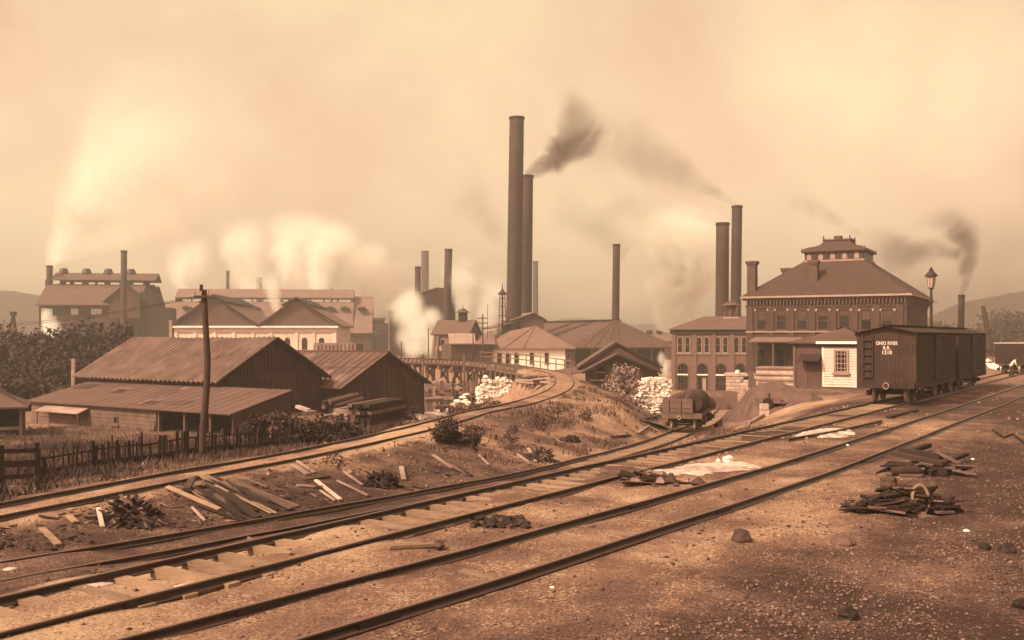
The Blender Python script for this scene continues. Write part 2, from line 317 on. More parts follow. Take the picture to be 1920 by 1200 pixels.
# ------------------------------------------------------------------ terrain: thin plate spline through surveyed points
ctl = []
for L, wd, every, dz in ((lineA, (-0.9, 0.9), 10, 0.0), (lineB, (-0.9, 0.9), 10, 0.0), (lineC, (-1.0, 1.0), 10, -0.13), (lineD[:DT0], (-1.1, 1.1), 8, -0.13)):
    for w in wd:
        Q = offset(L, w)[::every]; Q = Q[Q[:, 1] > -4]
        ctl += [(x, y, z + dz) for x, y, z in Q]
ctl += [(6, 10, 0.0), (2, 6, 0), (12, 14, 0.02), (18, 22, 0.03), (26, 32, 0.0), (34, 42, 0), (45, 55, 0), (60, 75, 0), (90, 110, 0), (40, 20, 0), (60, 40, 0), (110, 90, 0.3), (150, 60, 0.5), (20, 4, 0), (-4, 3, 0), (3, -6, 0), (-20, -6, -0.3), (30, -6, 0),
        (-14, 30.5, -1.15), (-9.5, 38.2, -1.25), (-7.0, 44, -1.4), (-12, 37.2, -1.25), (-20, 26, -1.1), (-24, 34, -1.7), (-34, 69, -2.65), (-26, 63.5, -2.6), (-16, 57, -2.55), (-14, 73, -2.2), (-30, 85, -2.6), (-20, 50, -2.3), (-30, 55, -2.5), (-12, 48, -1.9), (-38, 62, -2.7), (-45, 45, -2.5),
        (-7, 80, -3.1), (-12.4, 71.8, -2.7), (-9, 60, -2.35), (-5, 60, -2.3), (-4, 68, -2.9), (-6, 85, -3.5), (0, 90, -3.6), (-1, 74, -2.6), (0.5, 68, -1.6), (-6, 100, -4.3), (-14, 110, -4.4), (-20, 95, -3.6), (0, 104, -4.0), (-4, 118, -4.2), (5, 108, -3.4), (9, 100, -3.2),
        (8.2, 80, -1.2), (10.5, 79, -2.6), (12, 80, -3.3), (12.5, 86, -3.4), (7.5, 68, -1.2), (9.5, 70, -2.4), (6.5, 60, -1.0), (8, 92, -2.2), (10, 95, -3.1), (11, 110, -3.3),
        (25, 130, -4.4), (30, 139, -4.6), (24, 95, -3.6), (5, 130, -3.2), (0, 170, -2.6), (-15, 190, -2.6), (-60, 200, -3), (-80, 240, -3), (-50, 300, -3), (20, 200, -3), (45, 200, -3), (0, 300, -3), (100, 300, -1), (-60, 120, -3), (-50, 90, -3), (-110, 150, -3), (-150, 300, -3), (160, 220, 0),
        (24.5, 107, -0.9), (22.5, 103, -3.2), (40, 100, -0.3), (46, 114, -0.3), (33, 95, -0.5), (30, 62, 0), (24, 62, -0.05), (20, 58, -0.15), (17.5, 60, -0.3), (18, 70, -0.7), (15.0, 52, -0.6), (12, 45, -0.8), (50, 90, 0), (24, 76, -0.4), (27, 86, -0.4), (17, 46, 0.0), (21, 52, 0)]
for y in (450, 700, 1000):
    for k in (-1, -0.4, 0, 0.4, 1): ctl.append((k * y, y, -3))
ctl = np.array(ctl)
def tc_(x, y): yy = np.asarray(y) + 12.0; return np.c_[np.asarray(x) / yy * 2.2, np.log(np.maximum(yy, 1.5))]
_P = tc_(ctl[:, 0], ctl[:, 1])
def _U(d2): return np.where(d2 > 1e-12, d2 * np.log(np.maximum(d2, 1e-12)), 0)
_n = len(_P); _K = _U(((_P[:, None] - _P[None]) ** 2).sum(-1)) + np.eye(_n) * 2e-4; _Q = np.c_[np.ones(_n), _P]
_S = np.linalg.solve(np.block([[_K, _Q], [_Q.T, np.zeros((3, 3))]]), np.r_[ctl[:, 2], 0, 0, 0])
def zt(x, y):
    p = tc_(np.atleast_1d(x), np.atleast_1d(y)); out = np.empty(len(p))
    for i in range(0, len(p), 20000):
        q = p[i:i + 20000]; out[i:i + 20000] = _U(((q[:, None] - _P[None]) ** 2).sum(-1)) @ _S[:_n] + np.c_[np.ones(len(q)), q] @ _S[_n:]
    return out
def z1(x, y): return float(zt(x, y)[0])
def hash2(i, j, s): 
    h = np.sin(i * 127.1 + j * 311.7 + s * 74.7) * 43758.5453; return h - np.floor(h)
def vnoise(x, y, s=0):
    i, j = np.floor(x), np.floor(y); fx, fy = x - i, y - j; fx = fx * fx * (3 - 2 * fx); fy = fy * fy * (3 - 2 * fy)
    return (hash2(i, j, s) * (1 - fx) + hash2(i + 1, j, s) * fx) * (1 - fy) + (hash2(i, j + 1, s) * (1 - fx) + hash2(i + 1, j + 1, s) * fx) * fy
def fbm(x, y, o=4, s=0):
    v = 0; a = 0.5
    for k in range(o): v = v + a * vnoise(x * 2 ** k, y * 2 ** k, s + k); a *= 0.5
    return v
def dist_line(x, y, L, every=2):
    Q = L[::every, :2]; out = np.full(len(x), 1e9)
    for i in range(0, len(x), 20000):
        out[i:i + 20000] = np.sqrt(((np.c_[x[i:i + 20000], y[i:i + 20000]][:, None] - Q[None]) ** 2).sum(-1).min(1))
    return out
def meadow(x, y):
    """how grassy a spot is: the ground beyond the curved track and the upper bank"""
    k = np.zeros(len(x)); Dx = np.interp(y, lineD[:170, 1], lineD[:170, 0])
    behind = np.clip((Dx - 1.6 - x) / 1.5, 0, 1) * (y > 15) * (y < 66)
    k = np.maximum(k, behind * np.clip((66 - y) / 10, 0, 1) * np.clip((4 - x) / 6, 0, 1)); return k
NU, NV = 560, 560
uu = np.linspace(-1.15, 1.15, NU); uu = np.sign(uu) * np.abs(uu) ** 1.0
vv = np.linspace(math.log(4.0), math.log(1012), NV)
UU, VV = np.meshgrid(uu, vv); GY = np.exp(VV).ravel() - 12; GX = UU.ravel() * (GY + 12)
def near_line(x, y, L, every=2):
    Q = L[::every]; d = np.empty(len(x)); z = np.empty(len(x))
    for i in range(0, len(x), 20000):
        k = ((np.c_[x[i:i + 20000], y[i:i + 20000]][:, None] - Q[None, :, :2]) ** 2).sum(-1); j = k.argmin(1)
        d[i:i + 20000] = np.sqrt(k[np.arange(len(j)), j]); z[i:i + 20000] = Q[j, 2]
    return d, z
def height(x, y, full=False):
    """ground height with its lumps, kept below the rails along every track"""
    x = np.atleast_1d(np.asarray(x, float)); y = np.atleast_1d(np.asarray(y, float)); z = zt(x, y); nl = [near_line(x, y, L) for L in (lineA, lineB, lineC, lineD[:DT0])]
    dt = np.min([q[0] for q in nl], 0); near = np.clip((120 - y) / 60, 0, 1); calm = np.clip((dt - 0.8) / 1.2, 0.2, 1)
    z = z + near * calm * ((fbm(x * 0.45, y * 0.45, 4, 3) - 0.47) * 0.26 + (fbm(x * 2.2, y * 2.2, 3, 9) - 0.44) * 0.11)
    o_ = (x - O0[0]) * N[0] + (y - O0[1]) * N[1]
    for c_, w_, dp in ((7.3, 0.10, 0.035), (8.75, 0.10, 0.035), (10.6, 0.12, 0.03), (12.0, 0.12, 0.03)):
        z = z - dp * np.exp(-((o_ - c_ - 1.2 * (fbm(y * 0.07, y * 0 + c_ // 3, 2, 6) - 0.45)) / w_) ** 2) * np.clip((60 - y) / 20, 0, 1) * np.clip(fbm(y * 0.3, x * 0.3, 3, 8) * 4 - 1.2, 0, 1)
    for (d, zl), dz in zip(nl, (0.066, 0.07, -0.02, -0.05)):
        k = np.clip((1.7 - d) / 0.6, 0, 1); z = np.where(d < 1.7, np.minimum(z, (zl + dz) * k + np.maximum(z, zl + dz) * (1 - k)), z)
    return (z, nl) if full else z
def hz(x, y): return float(height(x, y)[0])
GZ, _nl = height(GX, GY, True); dA, dB, dC, dD = [q[0] for q in _nl]
bank = np.clip(1 - np.abs(GY - 0) / 1e9, 0, 1)
# soil: how sandy the dirt is (1 pale trodden sand, 0 dark cinder)
tA = (GX - O0[0]) * U[0] + (GY - O0[1]) * U[1]; oA = (GX - O0[0]) * N[0] + (GY - O0[1]) * N[1]
f1 = fbm(GX * 0.18, GY * 0.18, 4, 21); f2 = fbm(GX * 0.8, GY * 0.8, 4, 33)
sandy = 0.52 + (f1 - 0.47) * 1.1 + (f2 - 0.47) * 0.9
sandy += 0.32 * np.exp(-((oA + 0.9) / 0.8) ** 2) * np.clip((24 - tA) / 14, 0, 1)
sandy += 0.34 * np.clip((17 - tA) / 20, 0, 1) * np.clip((oA + 2.5) / 1.0, 0, 1) * np.clip((7.5 - oA) / 3.5, 0, 1)
sandy -= 0.42 * np.clip((oA - 5.6) / 3.0, 0, 1)
sandy -= 0.34 * np.clip((tA - 14) / 26, 0, 1) * (oA > -3)
sandy += 0.18 * np.exp(-(dD / 1.7) ** 2)
sandy -= 0.20 * np.clip(1 - np.abs(oA - 0.75) / 0.8, 0, 1) ** 0.5
sandy -= 0.07 * ((oA < -3.2) & (GY < 75) & (GX < 11))
between = (oA < -1.6) & (dD > 1.5) & (GY < 40) & (GX < 6)
sandy -= 0.30 * between * np.clip((3 - GX) / 7, 0, 1)
sandy -= 0.12 * np.exp(-((dC) / 1.0) ** 2)
far = np.clip((GY - 62) / 20, 0, 1); sandy = sandy * (1 - far) + far * 0.62
md = meadow(GX, GY); sandy = sandy * (1 - md) + md * (0.08 + 0.4 * f2)
sandy = np.clip(sandy, 0, 1)
idx = np.arange(NU * NV).reshape(NV, NU)
gm = bpy.data.materials.new('ground_dirt'); gm.use_nodes = True
ground = np_obj('ground', np.c_[GX, GY, GZ], np.c_[idx[:-1, :-1].ravel(), idx[:-1, 1:].ravel(), idx[1:, 1:].ravel(), idx[1:, :-1].ravel()], gm)
ground.data.polygons.foreach_set('use_smooth', [True] * len(ground.data.polygons))
at_ = ground.data.attributes.new('sandy', 'FLOAT', 'POINT'); at_.data.foreach_set('value', sandy.astype(np.float32))
tag(ground, kind='structure')
t = gm.node_tree; b = t.nodes['Principled BSDF']; b.inputs['Roughness'].default_value = 0.95; b.inputs['Specular IOR Level'].default_value = 0.12
co = nd(t, 'ShaderNodeTexCoord'); a0 = nd(t, 'ShaderNodeAttribute', attribute_name='sandy')
def gnoise(scale, det, rg=0.6, st=None):
    n = nd(t, 'ShaderNodeTexNoise'); n.inputs['Scale'].default_value = scale; n.inputs['Detail'].default_value = det; n.inputs['Roughness'].default_value = rg
    t.links.new(co.outputs['Object'], n.inputs[0]); return n
na, nb, nc = gnoise(1.1, 9, 0.72), gnoise(20, 6, 0.7), gnoise(62, 3, 0.7)
vo = nd(t, 'ShaderNodeTexVoronoi'); vo.inputs['Scale'].default_value = 34; vo.inputs['Randomness'].default_value = 1.0; t.links.new(co.outputs['Object'], vo.inputs['Vector'])
vb = nd(t, 'ShaderNodeRGBToBW'); t.links.new(vo.outputs['Color'], vb.inputs[0])
def fm(op, a, bb, c=None):
    n = nd(t, 'ShaderNodeMath', operation=op)
    for i, q in enumerate((a, bb, c)):
        if q is None: continue
        if isinstance(q, (int, float)): n.inputs[i].default_value = q
        else: t.links.new(q, n.inputs[i])
    return n.outputs[0]
s1 = fm('MULTIPLY_ADD', na.outputs[0], 1.0, -0.5); s2 = fm('MULTIPLY_ADD', nb.outputs[0], 1.3, -0.65); s3 = fm('MULTIPLY_ADD', nc.outputs[0], 1.2, -0.6)
mask = nd(t, 'ShaderNodeMapRange'); mask.inputs['From Min'].default_value = 0.45; mask.inputs['From Max'].default_value = 0.62; t.links.new(na.outputs[0], mask.inputs['Value'])
speck = fm('MULTIPLY', fm('SUBTRACT', fm('POWER', vb.outputs[0], 5.0), fm('MULTIPLY', fm('POWER', fm('SUBTRACT', 1.0, vb.outputs[0]), 5.0), 1.2)), fm('MULTIPLY_ADD', mask.outputs[0], 0.9, 0.2))
sm = fm('ADD', fm('ADD', fm('ADD', a0.outputs['Fac'], s1), fm('ADD', s2, s3)), speck)
rp = nd(t, 'ShaderNodeValToRGB'); q = rp.color_ramp.elements
q[0].position = 0.0; q[0].color = tone(0.055); q[1].position = 1.0; q[1].color = (0.50, 0.335, 0.235, 1)
k1 = q.new(0.3); k1.color = tone(0.13); k2 = q.new(0.62); k2.color = (0.255, 0.140, 0.104, 1)
t.links.new(sm, rp.inputs[0]); t.links.new(rp.outputs[0], b.inputs['Base Color'])
bp = nd(t, 'ShaderNodeBump'); bp.inputs['Strength'].default_value = 1.0; bp.inputs['Distance'].default_value = 0.045
t.links.new(fm('ADD', fm('ADD', nb.outputs[0], fm('MULTIPLY', nc.outputs[0], 0.5)), fm('MULTIPLY', vb.outputs[0], 0.12)), bp.inputs['Height']); t.links.new(bp.outputs[0], b.inputs['Normal'])
# distant ridges closing the horizon
def ridge(name, x0, x1, y, h, s, m):
    n = 90; xs = np.linspace(x0, x1, n); hs = -3 + h * np.clip(np.minimum((xs - x0), (x1 - xs)) / abs(x1 - x0) * 4, 0, 1) * (0.7 + 0.5 * fbm(xs * 0.02, xs * 0 + s, 4, s))
    V = []; rows = ((0, -40), (0.55, -14), (0.9, 0), (1.0, 14), (0.8, 40), (0, 80))
    for k, dy in rows: V += [(x, y + dy + 6 * math.sin(x * 0.05 + k), -4 + (hh + 4) * k) for x, hh in zip(xs, hs)]
    V = np.array(V); V[:, 2] += (fbm(V[:, 0] * 0.15, V[:, 1] * 0.15, 3, 4) - 0.45) * 3.0
    i = np.arange(n * len(rows)).reshape(len(rows), n)
    return tag(np_obj(name, V, np.c_[i[:-1, :-1].ravel(), i[:-1, 1:].ravel(), i[1:, 1:].ravel(), i[1:, :-1].ravel()], m), kind='structure')
mh = mat('wooded_hill', 0.035, 0.4, 0.15, 0.95, 0.3)
ridge('hill', -520, -130, 520, 34, 2, mh); ridge('hill', 190, 640, 540, 44, 5, mh); ridge('hill', -200, 240, 760, 20, 8, mh)

# ------------------------------------------------------------------ railway tracks
def rail_mesh(P, zoff=0.0, hh=0.13):
    """P (n,3) = rail head line"""
    prof = [(-0.062, -hh), (0.062, -hh), (0.062, -hh + 0.015), (0.012, -hh + 0.03), (0.012, -0.042), (0.032, -0.03), (0.03, 0.0), (-0.03, 0.0), (-0.032, -0.03), (-0.012, -0.042), (-0.012, -hh + 0.03), (-0.062, -hh + 0.015)]
    T = np.gradient(P[:, :2], axis=0); T /= np.linalg.norm(T, axis=1)[:, None]; Rn = np.c_[T[:, 1], -T[:, 0]]
    V = []; k = len(prof)
    for i in range(len(P)):
        for d, z in prof: V.append((P[i, 0] + Rn[i, 0] * d, P[i, 1] + Rn[i, 1] * d, P[i, 2] + z + zoff))
    n = len(P); F = []
    for i in range(n - 1):
        for j in range(k): F.append((i * k + j, i * k + (j + 1) % k, (i + 1) * k + (j + 1) % k, (i + 1) * k + j))
    return np.array(V), np.array(F)
def track(name, label, line, gauge, ztop, tie_step, tie_z, tie_len, s0, s1, tie_rng, wob=0.0, joints=True):
    r = thing(name, label, 'track'); L = line[s0:s1].copy()
    for sgn in (-1, 1):
        P = offset(L, sgn * gauge / 2); P[:, 2] += ztop + wob * (fbm(np.arange(len(P)) * 0.11, np.zeros(len(P)) + sgn * 7.7, 3) - 0.45)
        Q = P.copy(); 
        if wob: lat = wob * 0.9 * (fbm(np.arange(len(P)) * 0.07, np.zeros(len(P)) + sgn * 3.3, 3, 5) - 0.45); Q = offset(P, 0); T = np.gradient(P[:, :2], axis=0); T /= np.linalg.norm(T, axis=1)[:, None]; Q[:, 0] += T[:, 1] * lat; Q[:, 1] -= T[:, 0] * lat
        V, F = rail_mesh(Q); np_obj('rail', V, F, M['rail'], r)
        if joints:
            s = random.uniform(6, 10)
            while s < min(len(Q) * 0.5 - 4, 44):
                k = int(s * 2); p = Vector(Q[k]); q = Vector(Q[k + 1]); d_ = (q - p).normalized(); n_ = Vector((d_.y, -d_.x, 0))
                for e_ in (-1, 1): MB().beam(p - d_ * 0.32 + n_ * 0.027 * e_ + Vector((0, 0, -0.062)), p + d_ * 0.32 + n_ * 0.027 * e_ + Vector((0, 0, -0.062)), 0.02, 0.07).obj('joint_bar', M['iron'], r)
                s += random.uniform(8.5, 9.5)
    T = np.gradient(L[:, :2], axis=0); T /= np.linalg.norm(T, axis=1)[:, None]
    base = MB(); base.box((0, 0, -0.07), (tie_len, 0.23, 0.14)); me = None
    for i in range(tie_rng[0], min(tie_rng[1], len(L)), 1):
        pass
    d = np.arange(len(L)) * 0.5; s = tie_rng[0]
    while s < min(tie_rng[1], d[-1]):
        x, y, z = (np.interp(s, d, L[:, k]) for k in range(3)); tx, ty = np.interp(s, d, T[:, 0]), np.interp(s, d, T[:, 1])
        if me is None: o = base.obj('tie', M['tie'], r); me = o.data
        else: o = bpy.data.objects.new('tie', me); COL.objects.link(o); o.parent = r
        o.location = (x + random.uniform(-0.06, 0.06), y + random.uniform(-0.06, 0.06), z + tie_z + random.uniform(-0.015, 0.012)); o.rotation_euler = (random.uniform(-0.006, 0.006), random.uniform(-0.006, 0.006), math.atan2(-tx, ty) + random.uniform(-0.06, 0.06))
        o.scale = (random.uniform(0.94, 1.05), random.uniform(0.85, 1.2), 1); s += tie_step * random.uniform(0.88, 1.12)
    return r
trA = track('railway_track', 'straight main track with pale ties showing between its rails, the boxcars standing on it', lineA, 1.5, 0.125, 0.62, 0.036, 1.66, 0, 250, (2, 62), 0.05)
trB = track('railway_track', 'nearest railway track, its ties buried in the dirt, passing in front of the boxcars', lineB, 1.53, 0.125, 0.7, -0.014, 1.7, 0, 250, (10, 34), 0.05)
trC = track('railway_track', 'sunken siding half buried in cinders that leads to the flatcar', lineC, 1.44, 0.0, 0.75, -0.125, 2.1, 0, len(lineC), (30, 80), 0.08)
trD = track('railway_track', 'curved track that bends along the bank and out onto the timber trestle', lineD, 1.44, 0.0, 0.72, -0.128, 2.2, 0, len(lineD), (4, 175), 0.04)
# ------------------------------------------------------------------ buildings
def bld(name, label, p0, p1, zb, cat='building', group=None):
    """root at the front left corner, local x along the front, local y to the back"""
    d = Vector((p1[0] - p0[0], p1[1] - p0[1])); r = thing(name, label, cat, (p0[0], p0[1], zb), math.atan2(d.y, d.x), group)
    return r, d.length
def xy(px, Y): return ((px - 960) / FPX * Y, Y)
def _w(r, x, y):
    c, s = math.cos(r.rotation_euler[2]), math.sin(r.rotation_euler[2]); return r.location[0] + x * c - y * s, r.location[1] + x * s + y * c
def fx(r, y, px):
    """local x where the line local y = const meets the pixel column px"""
    k = (px - 960) / FPX; c, s = math.cos(r.rotation_euler[2]), math.sin(r.rotation_euler[2])
    X0, Y0 = _w(r, 0, y); return (k * Y0 - X0) / (c - k * s)
def fz(r, x, y, py):
    X, Y = _w(r, x, y); return CH - (py - YH) / FPX * Y - r.location[2]
FRONT = lambda y=0.0: Fac((0, y), (1, 0), (0, -1))
RIGHT = lambda L, y=0.0: Fac((L, y), (0, 1), (1, 0))
def stack(name, label, px, ytop, ybase, wpx, Y, px_base=None, m='stack', rings=0, zlow=-3.0, cat='chimney', taper=1.06, group=None):
    T = at(px, ytop, Y); zb = min(zlow, at(px, ybase, Y).z); r0 = wpx * Y / FPX / 2
    pb = px if px_base is None else px_base; Bx = (pb - 960) / FPX * Y
    root = thing(name, label, cat, (Bx, Y, zb), 0, group); H = T.z - zb; dx = T.x - Bx
    n = 28; prof = []; zs = [0, H * 0.25, H * 0.5, H * 0.75, H]
    MB().tube([(dx * z / H, 0, z) for z in zs], [r0 * (taper + (1 - taper) * z / H) for z in zs], n).obj('shaft', M[m], root, smooth=True)
    k = max(3, int(H / 2.2))
    for i in range(1, k):
        z = H * i / k; rr = r0 * (taper + (1 - taper) * z / H) + 0.012 + 0.004 * wpx * Y / FPX
        if z + zb > -1.5: MB().tube([(dx * (z + d) / H, 0, z + d) for d in (-0.05, 0.05)], rr, n).obj('plate_band', M[m], root)
    if wpx >= 19: 
        for e_ in (-0.18, 0.18): MB().tube([(dx * z / H + math.sin(0.5) * (r0 * (taper + (1 - taper) * z / H) + 0.12) + e_, -math.cos(0.5) * (r0 * (taper + (1 - taper) * z / H) + 0.12), z) for z in zs], 0.05, 5).obj('ladder_rail', M['iron'], root)
    c = MB(); c.tube([(dx, 0, H - 0.5), (dx, 0, H - 0.3), (dx, 0, H + 0.02)], [r0 * 1.03, r0 * 1.1, r0 * 1.1], n); c.obj('rim', M[m], root)
    MB().tube([(dx, 0, H + 0.021), (dx, 0, H + 0.03)], r0 * 0.85, n).obj('mouth', M['black'], root)
    return root
# --- open shed at the left edge
r, L = bld('open_shed', 'small open fronted shed with a hipped roof at the left end of the barn lean-to', xy(-90, 57), xy(44, 58.5), -2.6, 'shed')
hip_roof(L, 5.0, 1.78, 2.95, 0.25, inset=2.2).obj('roof', M['roll'], r)
MB().mm(0.1, L - 0.1, 4.8, 5.0, 0, 1.75).obj('back_wall', M['dark'], r)
for x in (0.1, L * 0.5, L - 0.15): MB().box((x, 0.1, 0.88), (0.16, 0.16, 1.76)).obj('post', M['plank'], r)
MB().mm(0.2, L - 0.25, 0.02, 0.07, 0.42, 0.62).obj('rail', M['plank'], r); MB().mm(L - 0.2, L - 0.1, 0.3, 4.7, 0, 1.7).obj('side_wall', M['boardm'], r)
# --- big corrugated barn with lean-to
r, L = bld('barn', 'big dark board barn with a ribbed iron roof and a long lean-to along its front', (-32.1, 73.76), (-19.3, 65.0), -2.75, 'barn')
Wd = 9.4; ze, zr = 3.33, 5.98
gable_walls(L, Wd, ze, zr).obj('wall', M['board'], r)
gable_roof(L, Wd, ze, zr, 0.5, 0.45, corr=0.5, amp=0.085).obj('roof', M['corr'], r)
zg = lambda s: ze + (zr - ze) * (1 - abs(s - Wd / 2) / (Wd / 2))
f = RIGHT(L); battens(f, 0, Wd, 0.0, zg, 0.3, 0.06, 0.035).obj('boarding', M['board'], r)
MB().obox(f.o, f.a, f.n, 0.1, Wd - 0.1, 0.0, 0.05, ze - 0.12, ze + 0.04).obj('belt_rail', M['board'], r)
m = MB()
for s0, s1, in ((-0.5, Wd / 2), (Wd + 0.5, Wd / 2)):
    zz = lambda s: ze + (zr - ze) * (1 - abs(s - Wd / 2) / (Wd / 2)) - 0.03
    m.beam((L + 0.4, s0, zz(s0)), (L + 0.4, s1, zz(s1)), 0.06, 0.2)
m.obj('barge_board', M['dark'], r)
lt0, lt1 = 0.9, L + 7.0
MB().slab((lt0, -4.9, 1.52), (lt1, -4.9, 1.52), (lt1, -0.03, 2.72), (lt0, -0.03, 2.72), 0.07).obj('lean_to_roof', M['roll'], r)
m = MB(); x = lt0 + 0.4
while x < lt1 - 0.3: m.beam((x, -4.95, 1.62), (x, -0.1, 2.81), 0.02, 0.012); x += 0.92
m.obj('roof_seams', M['roll'], r)
for k in range(9):
    x = random.uniform(lt0 + 0.5, lt1 - 2.5); f0 = random.uniform(0.05, 0.7); f1 = min(0.97, f0 + random.uniform(0.15, 0.3)); w_ = random.uniform(0.8, 2.0); zq = lambda f: 1.52 + (2.72 - 1.52) * f + 0.075; yq = lambda f: -4.9 + 4.87 * f
    MB().slab((x, yq(f0), zq(f0)), (x + w_, yq(f0), zq(f0)), (x + w_, yq(f1), zq(f1)), (x, yq(f1), zq(f1)), 0.02).obj('roof_patch', M[random.choice(('rollp', 'corr', 'roll', 'board'))], r)
MB().mm(lt0 + 0.25, L - 0.3, -4.55, -4.4, 0.0, 1.55).obj('lean_to_wall', M['plank'], r)
m = MB()
for k in range(6):
    x = lt0 + 0.25
    while x < L - 0.6:
        w = random.uniform(2.0, 4.0); m.mm(x, min(x + w - 0.02, L - 0.3), -4.6 - random.uniform(0, 0.03), -4.55, 0.03 + k * 0.25, 0.26 + k * 0.25); x += w
m.obj('siding', M['plank'], r)
f = FRONT(-4.6)
for px, py in ((218, 788), (286, 796)):
    x = fx(r, -4.6, px); z = fz(r, x, -4.6, py); o = window(r, f, x - 0.25, z - 0.25, 0.5, 0.5, fw=0.06, frame='plank', glass='black', name='window_opening')
for x in (L - 0.1, L + 2.4, L + 4.8): MB().box((x, -4.5, 0.75), (0.15, 0.15, 1.5)).obj('post', M['plank'], r)
v = [(lt1 - 0.1, -4.6, 0), (lt1 - 0.1, -0.1, 0), (lt1 - 0.1, -0.1, 2.78), (lt1 - 0.1, -4.6, 1.55)]
MB().add(v + [(p[0] - 0.1, p[1], p[2]) for p in v], [(0, 1, 2, 3), (7, 6, 5, 4), (0, 4, 5, 1), (1, 5, 6, 2), (2, 6, 7, 3), (3, 7, 4, 0)]).obj('end_wall', M['board'], r)
battens(Fac((lt1 - 0.1, -4.6), (0, 1), (1, 0)), 0, 4.5, 0, lambda s: 1.5 + s * 0.27, 0.3).obj('end_boarding', M['board'], r)
MB().mm(L - 0.3, lt1 - 0.2, -0.16, -0.06, 0, 2.75).obj('rear_wall', M['board'], r)
x0, x1 = fx(r, -4.7, 86), fx(r, -4.7, 166)
MB().slab((x0, -5.5, 0.98), (x1, -5.5, 0.98), (x1, -4.6, 1.32), (x0, -4.6, 1.32), 0.05).obj('awning', M['light'], r)
for x in (x0 + 0.1, x1 - 0.1): MB().beam((x, -5.4, 0.0), (x, -5.4, 0.98), 0.07, 0.07).obj('awning_prop', M['plank'], r)
q = at(138, 680, 74.5); o = MB().mm(-0.13, 0.13, -0.13, 0.13, -2.2, 1.0).obj('stove_pipe', M['light'], r); 
bpy.context.view_layer.update(); o.matrix_world = Matrix.Translation((q.x, q.y, at(138, 700, 74.5).z + 0.1))
# --- second barn
r, L = bld('barn', 'smaller dark board barn with a patched felt roof, right of the big ribbed roof barn', (-20.38, 76.96), (-12.4, 71.8), -3.15, 'barn')
Wd = 9.76; ze, zr = 2.86, 5.22
gable_walls(L, Wd, ze, zr).obj('wall', M['board'], r)
gable_roof(L, Wd, ze, zr, 0.45, 0.4, t=0.09).obj('roof', M['roll'], r)
m = MB()
for k in range(14):
    x = -0.3 + k * 0.75 + random.uniform(-0.1, 0.1); m.beam((x, -0.42, ze - 0.05), (x, Wd / 2, zr + 0.14), 0.04, 0.03)
m.beam((-0.3, Wd * 0.25, ze + (zr - ze) * 0.5 + 0.13), (L + 0.3, Wd * 0.25, ze + (zr - ze) * 0.5 + 0.13), 0.12, 0.04)
m.beam((-0.4, Wd / 2, zr + 0.13), (L + 0.4, Wd / 2, zr + 0.13), 0.3, 0.08); m.obj('roof_battens', M['roll'], r)
for k in range(8):
    x = random.uniform(-0.2, L - 1.6); f0 = random.uniform(0.02, 0.7); f1 = min(0.95, f0 + random.uniform(0.2, 0.4)); w_ = random.uniform(0.6, 1.4); zq = lambda f: ze - 0.24 + (zr - ze + 0.24) * f + 0.13; yq = lambda f: -0.45 + (Wd / 2 + 0.45) * f
    MB().slab((x, yq(f0), zq(f0)), (x + w_, yq(f0), zq(f0)), (x + w_, yq(f1), zq(f1)), (x, yq(f1), zq(f1)), 0.02).obj('roof_patch', M[random.choice(('rollp', 'corr', 'plank'))], r)
zg = lambda s: ze + (zr - ze) * (1 - abs(s - Wd / 2) / (Wd / 2))
battens(RIGHT(L), 0, Wd, 0, zg, 0.33, 0.07, 0.04).obj('boarding', M['board'], r)
for s0, s1 in ((-0.4, Wd / 2), (Wd + 0.4, Wd / 2)): MB().beam((L + 0.38, s0, zg(s0) - 0.02), (L + 0.38, s1, zg(s1) - 0.02), 0.05, 0.18).obj('barge_board', M['dark'], r)
f = FRONT(); x0, x1, x2 = fx(r, 0, 599), fx(r, 0, 617), fx(r, 0, 641)
MB().obox(f.o, f.a, f.n, x0, x1, -0.02, 0.02, 0.3, 2.3).obj('door_opening', M['black'], r)  # black sheet on the closed wall paints the dark inside of the doorway
d_ = MB().obox(f.o, f.a, f.n, x1, x2, 0.02, 0.09, 0.5, 2.15).obj('sliding_door', M['boardm'], r)
battens(Fac((0, -0.09), (1, 0), (0, -1)), x1, x2, 0.5, 2.15, 0.25, 0.04, 0.02).obj('door_battens', M['boardm'], r)
# --- far left mill with raised roof and four vents
r, L = bld('rolling_mill', 'tall mill at far left with a raised vented roof and an open upper storey', xy(74, 228), xy(278, 232), -3.0, 'factory')
zz = lambda py, y=0.0: fz(r, L / 2, y, py)
ze, zt_, zm0, zm1 = zz(574), zz(536, 8), zz(527, 8), zz(514, 11)
MB().slab((-0.6, -1.2, ze), (L - 2.0, -1.2, ze), (L - 2.0, 8, zt_), (-0.6, 8, zt_), 0.3).obj('lower_roof', M['roll'], r)
MB().slab((-0.6, 23.2, ze), (L, 23.2, ze), (L, 14, zt_), (-0.6, 14, zt_), 0.3).obj('lower_roof', M['roll'], r)
MB().slab((0.6, 7, zm0), (L + 0.4, 7, zm0), (L + 0.4, 11, zm1), (0.6, 11, zm1), 0.25).obj('monitor_roof', M['roll'], r)
MB().slab((0.6, 15, zm0), (L + 0.4, 15, zm0), (L + 0.4, 11, zm1), (0.6, 11, zm1), 0.25).obj('monitor_roof', M['roll'], r)
m = MB()
for k, (a, b_) in enumerate(((85, 97), (112, 124), (131, 139), (154, 166), (178, 183), (196, 207), (224, 250), (268, 274))):
    m.mm(fx(r, 8, a), fx(r, 8, b_), 7.9, 8.2, zt_ - 0.3, zm0 + 0.3)
m.mm(0, L, 7.9, 8.2, zt_ - 0.3, zt_ + 0.35); m.obj('monitor_wall', M['dark'], r)
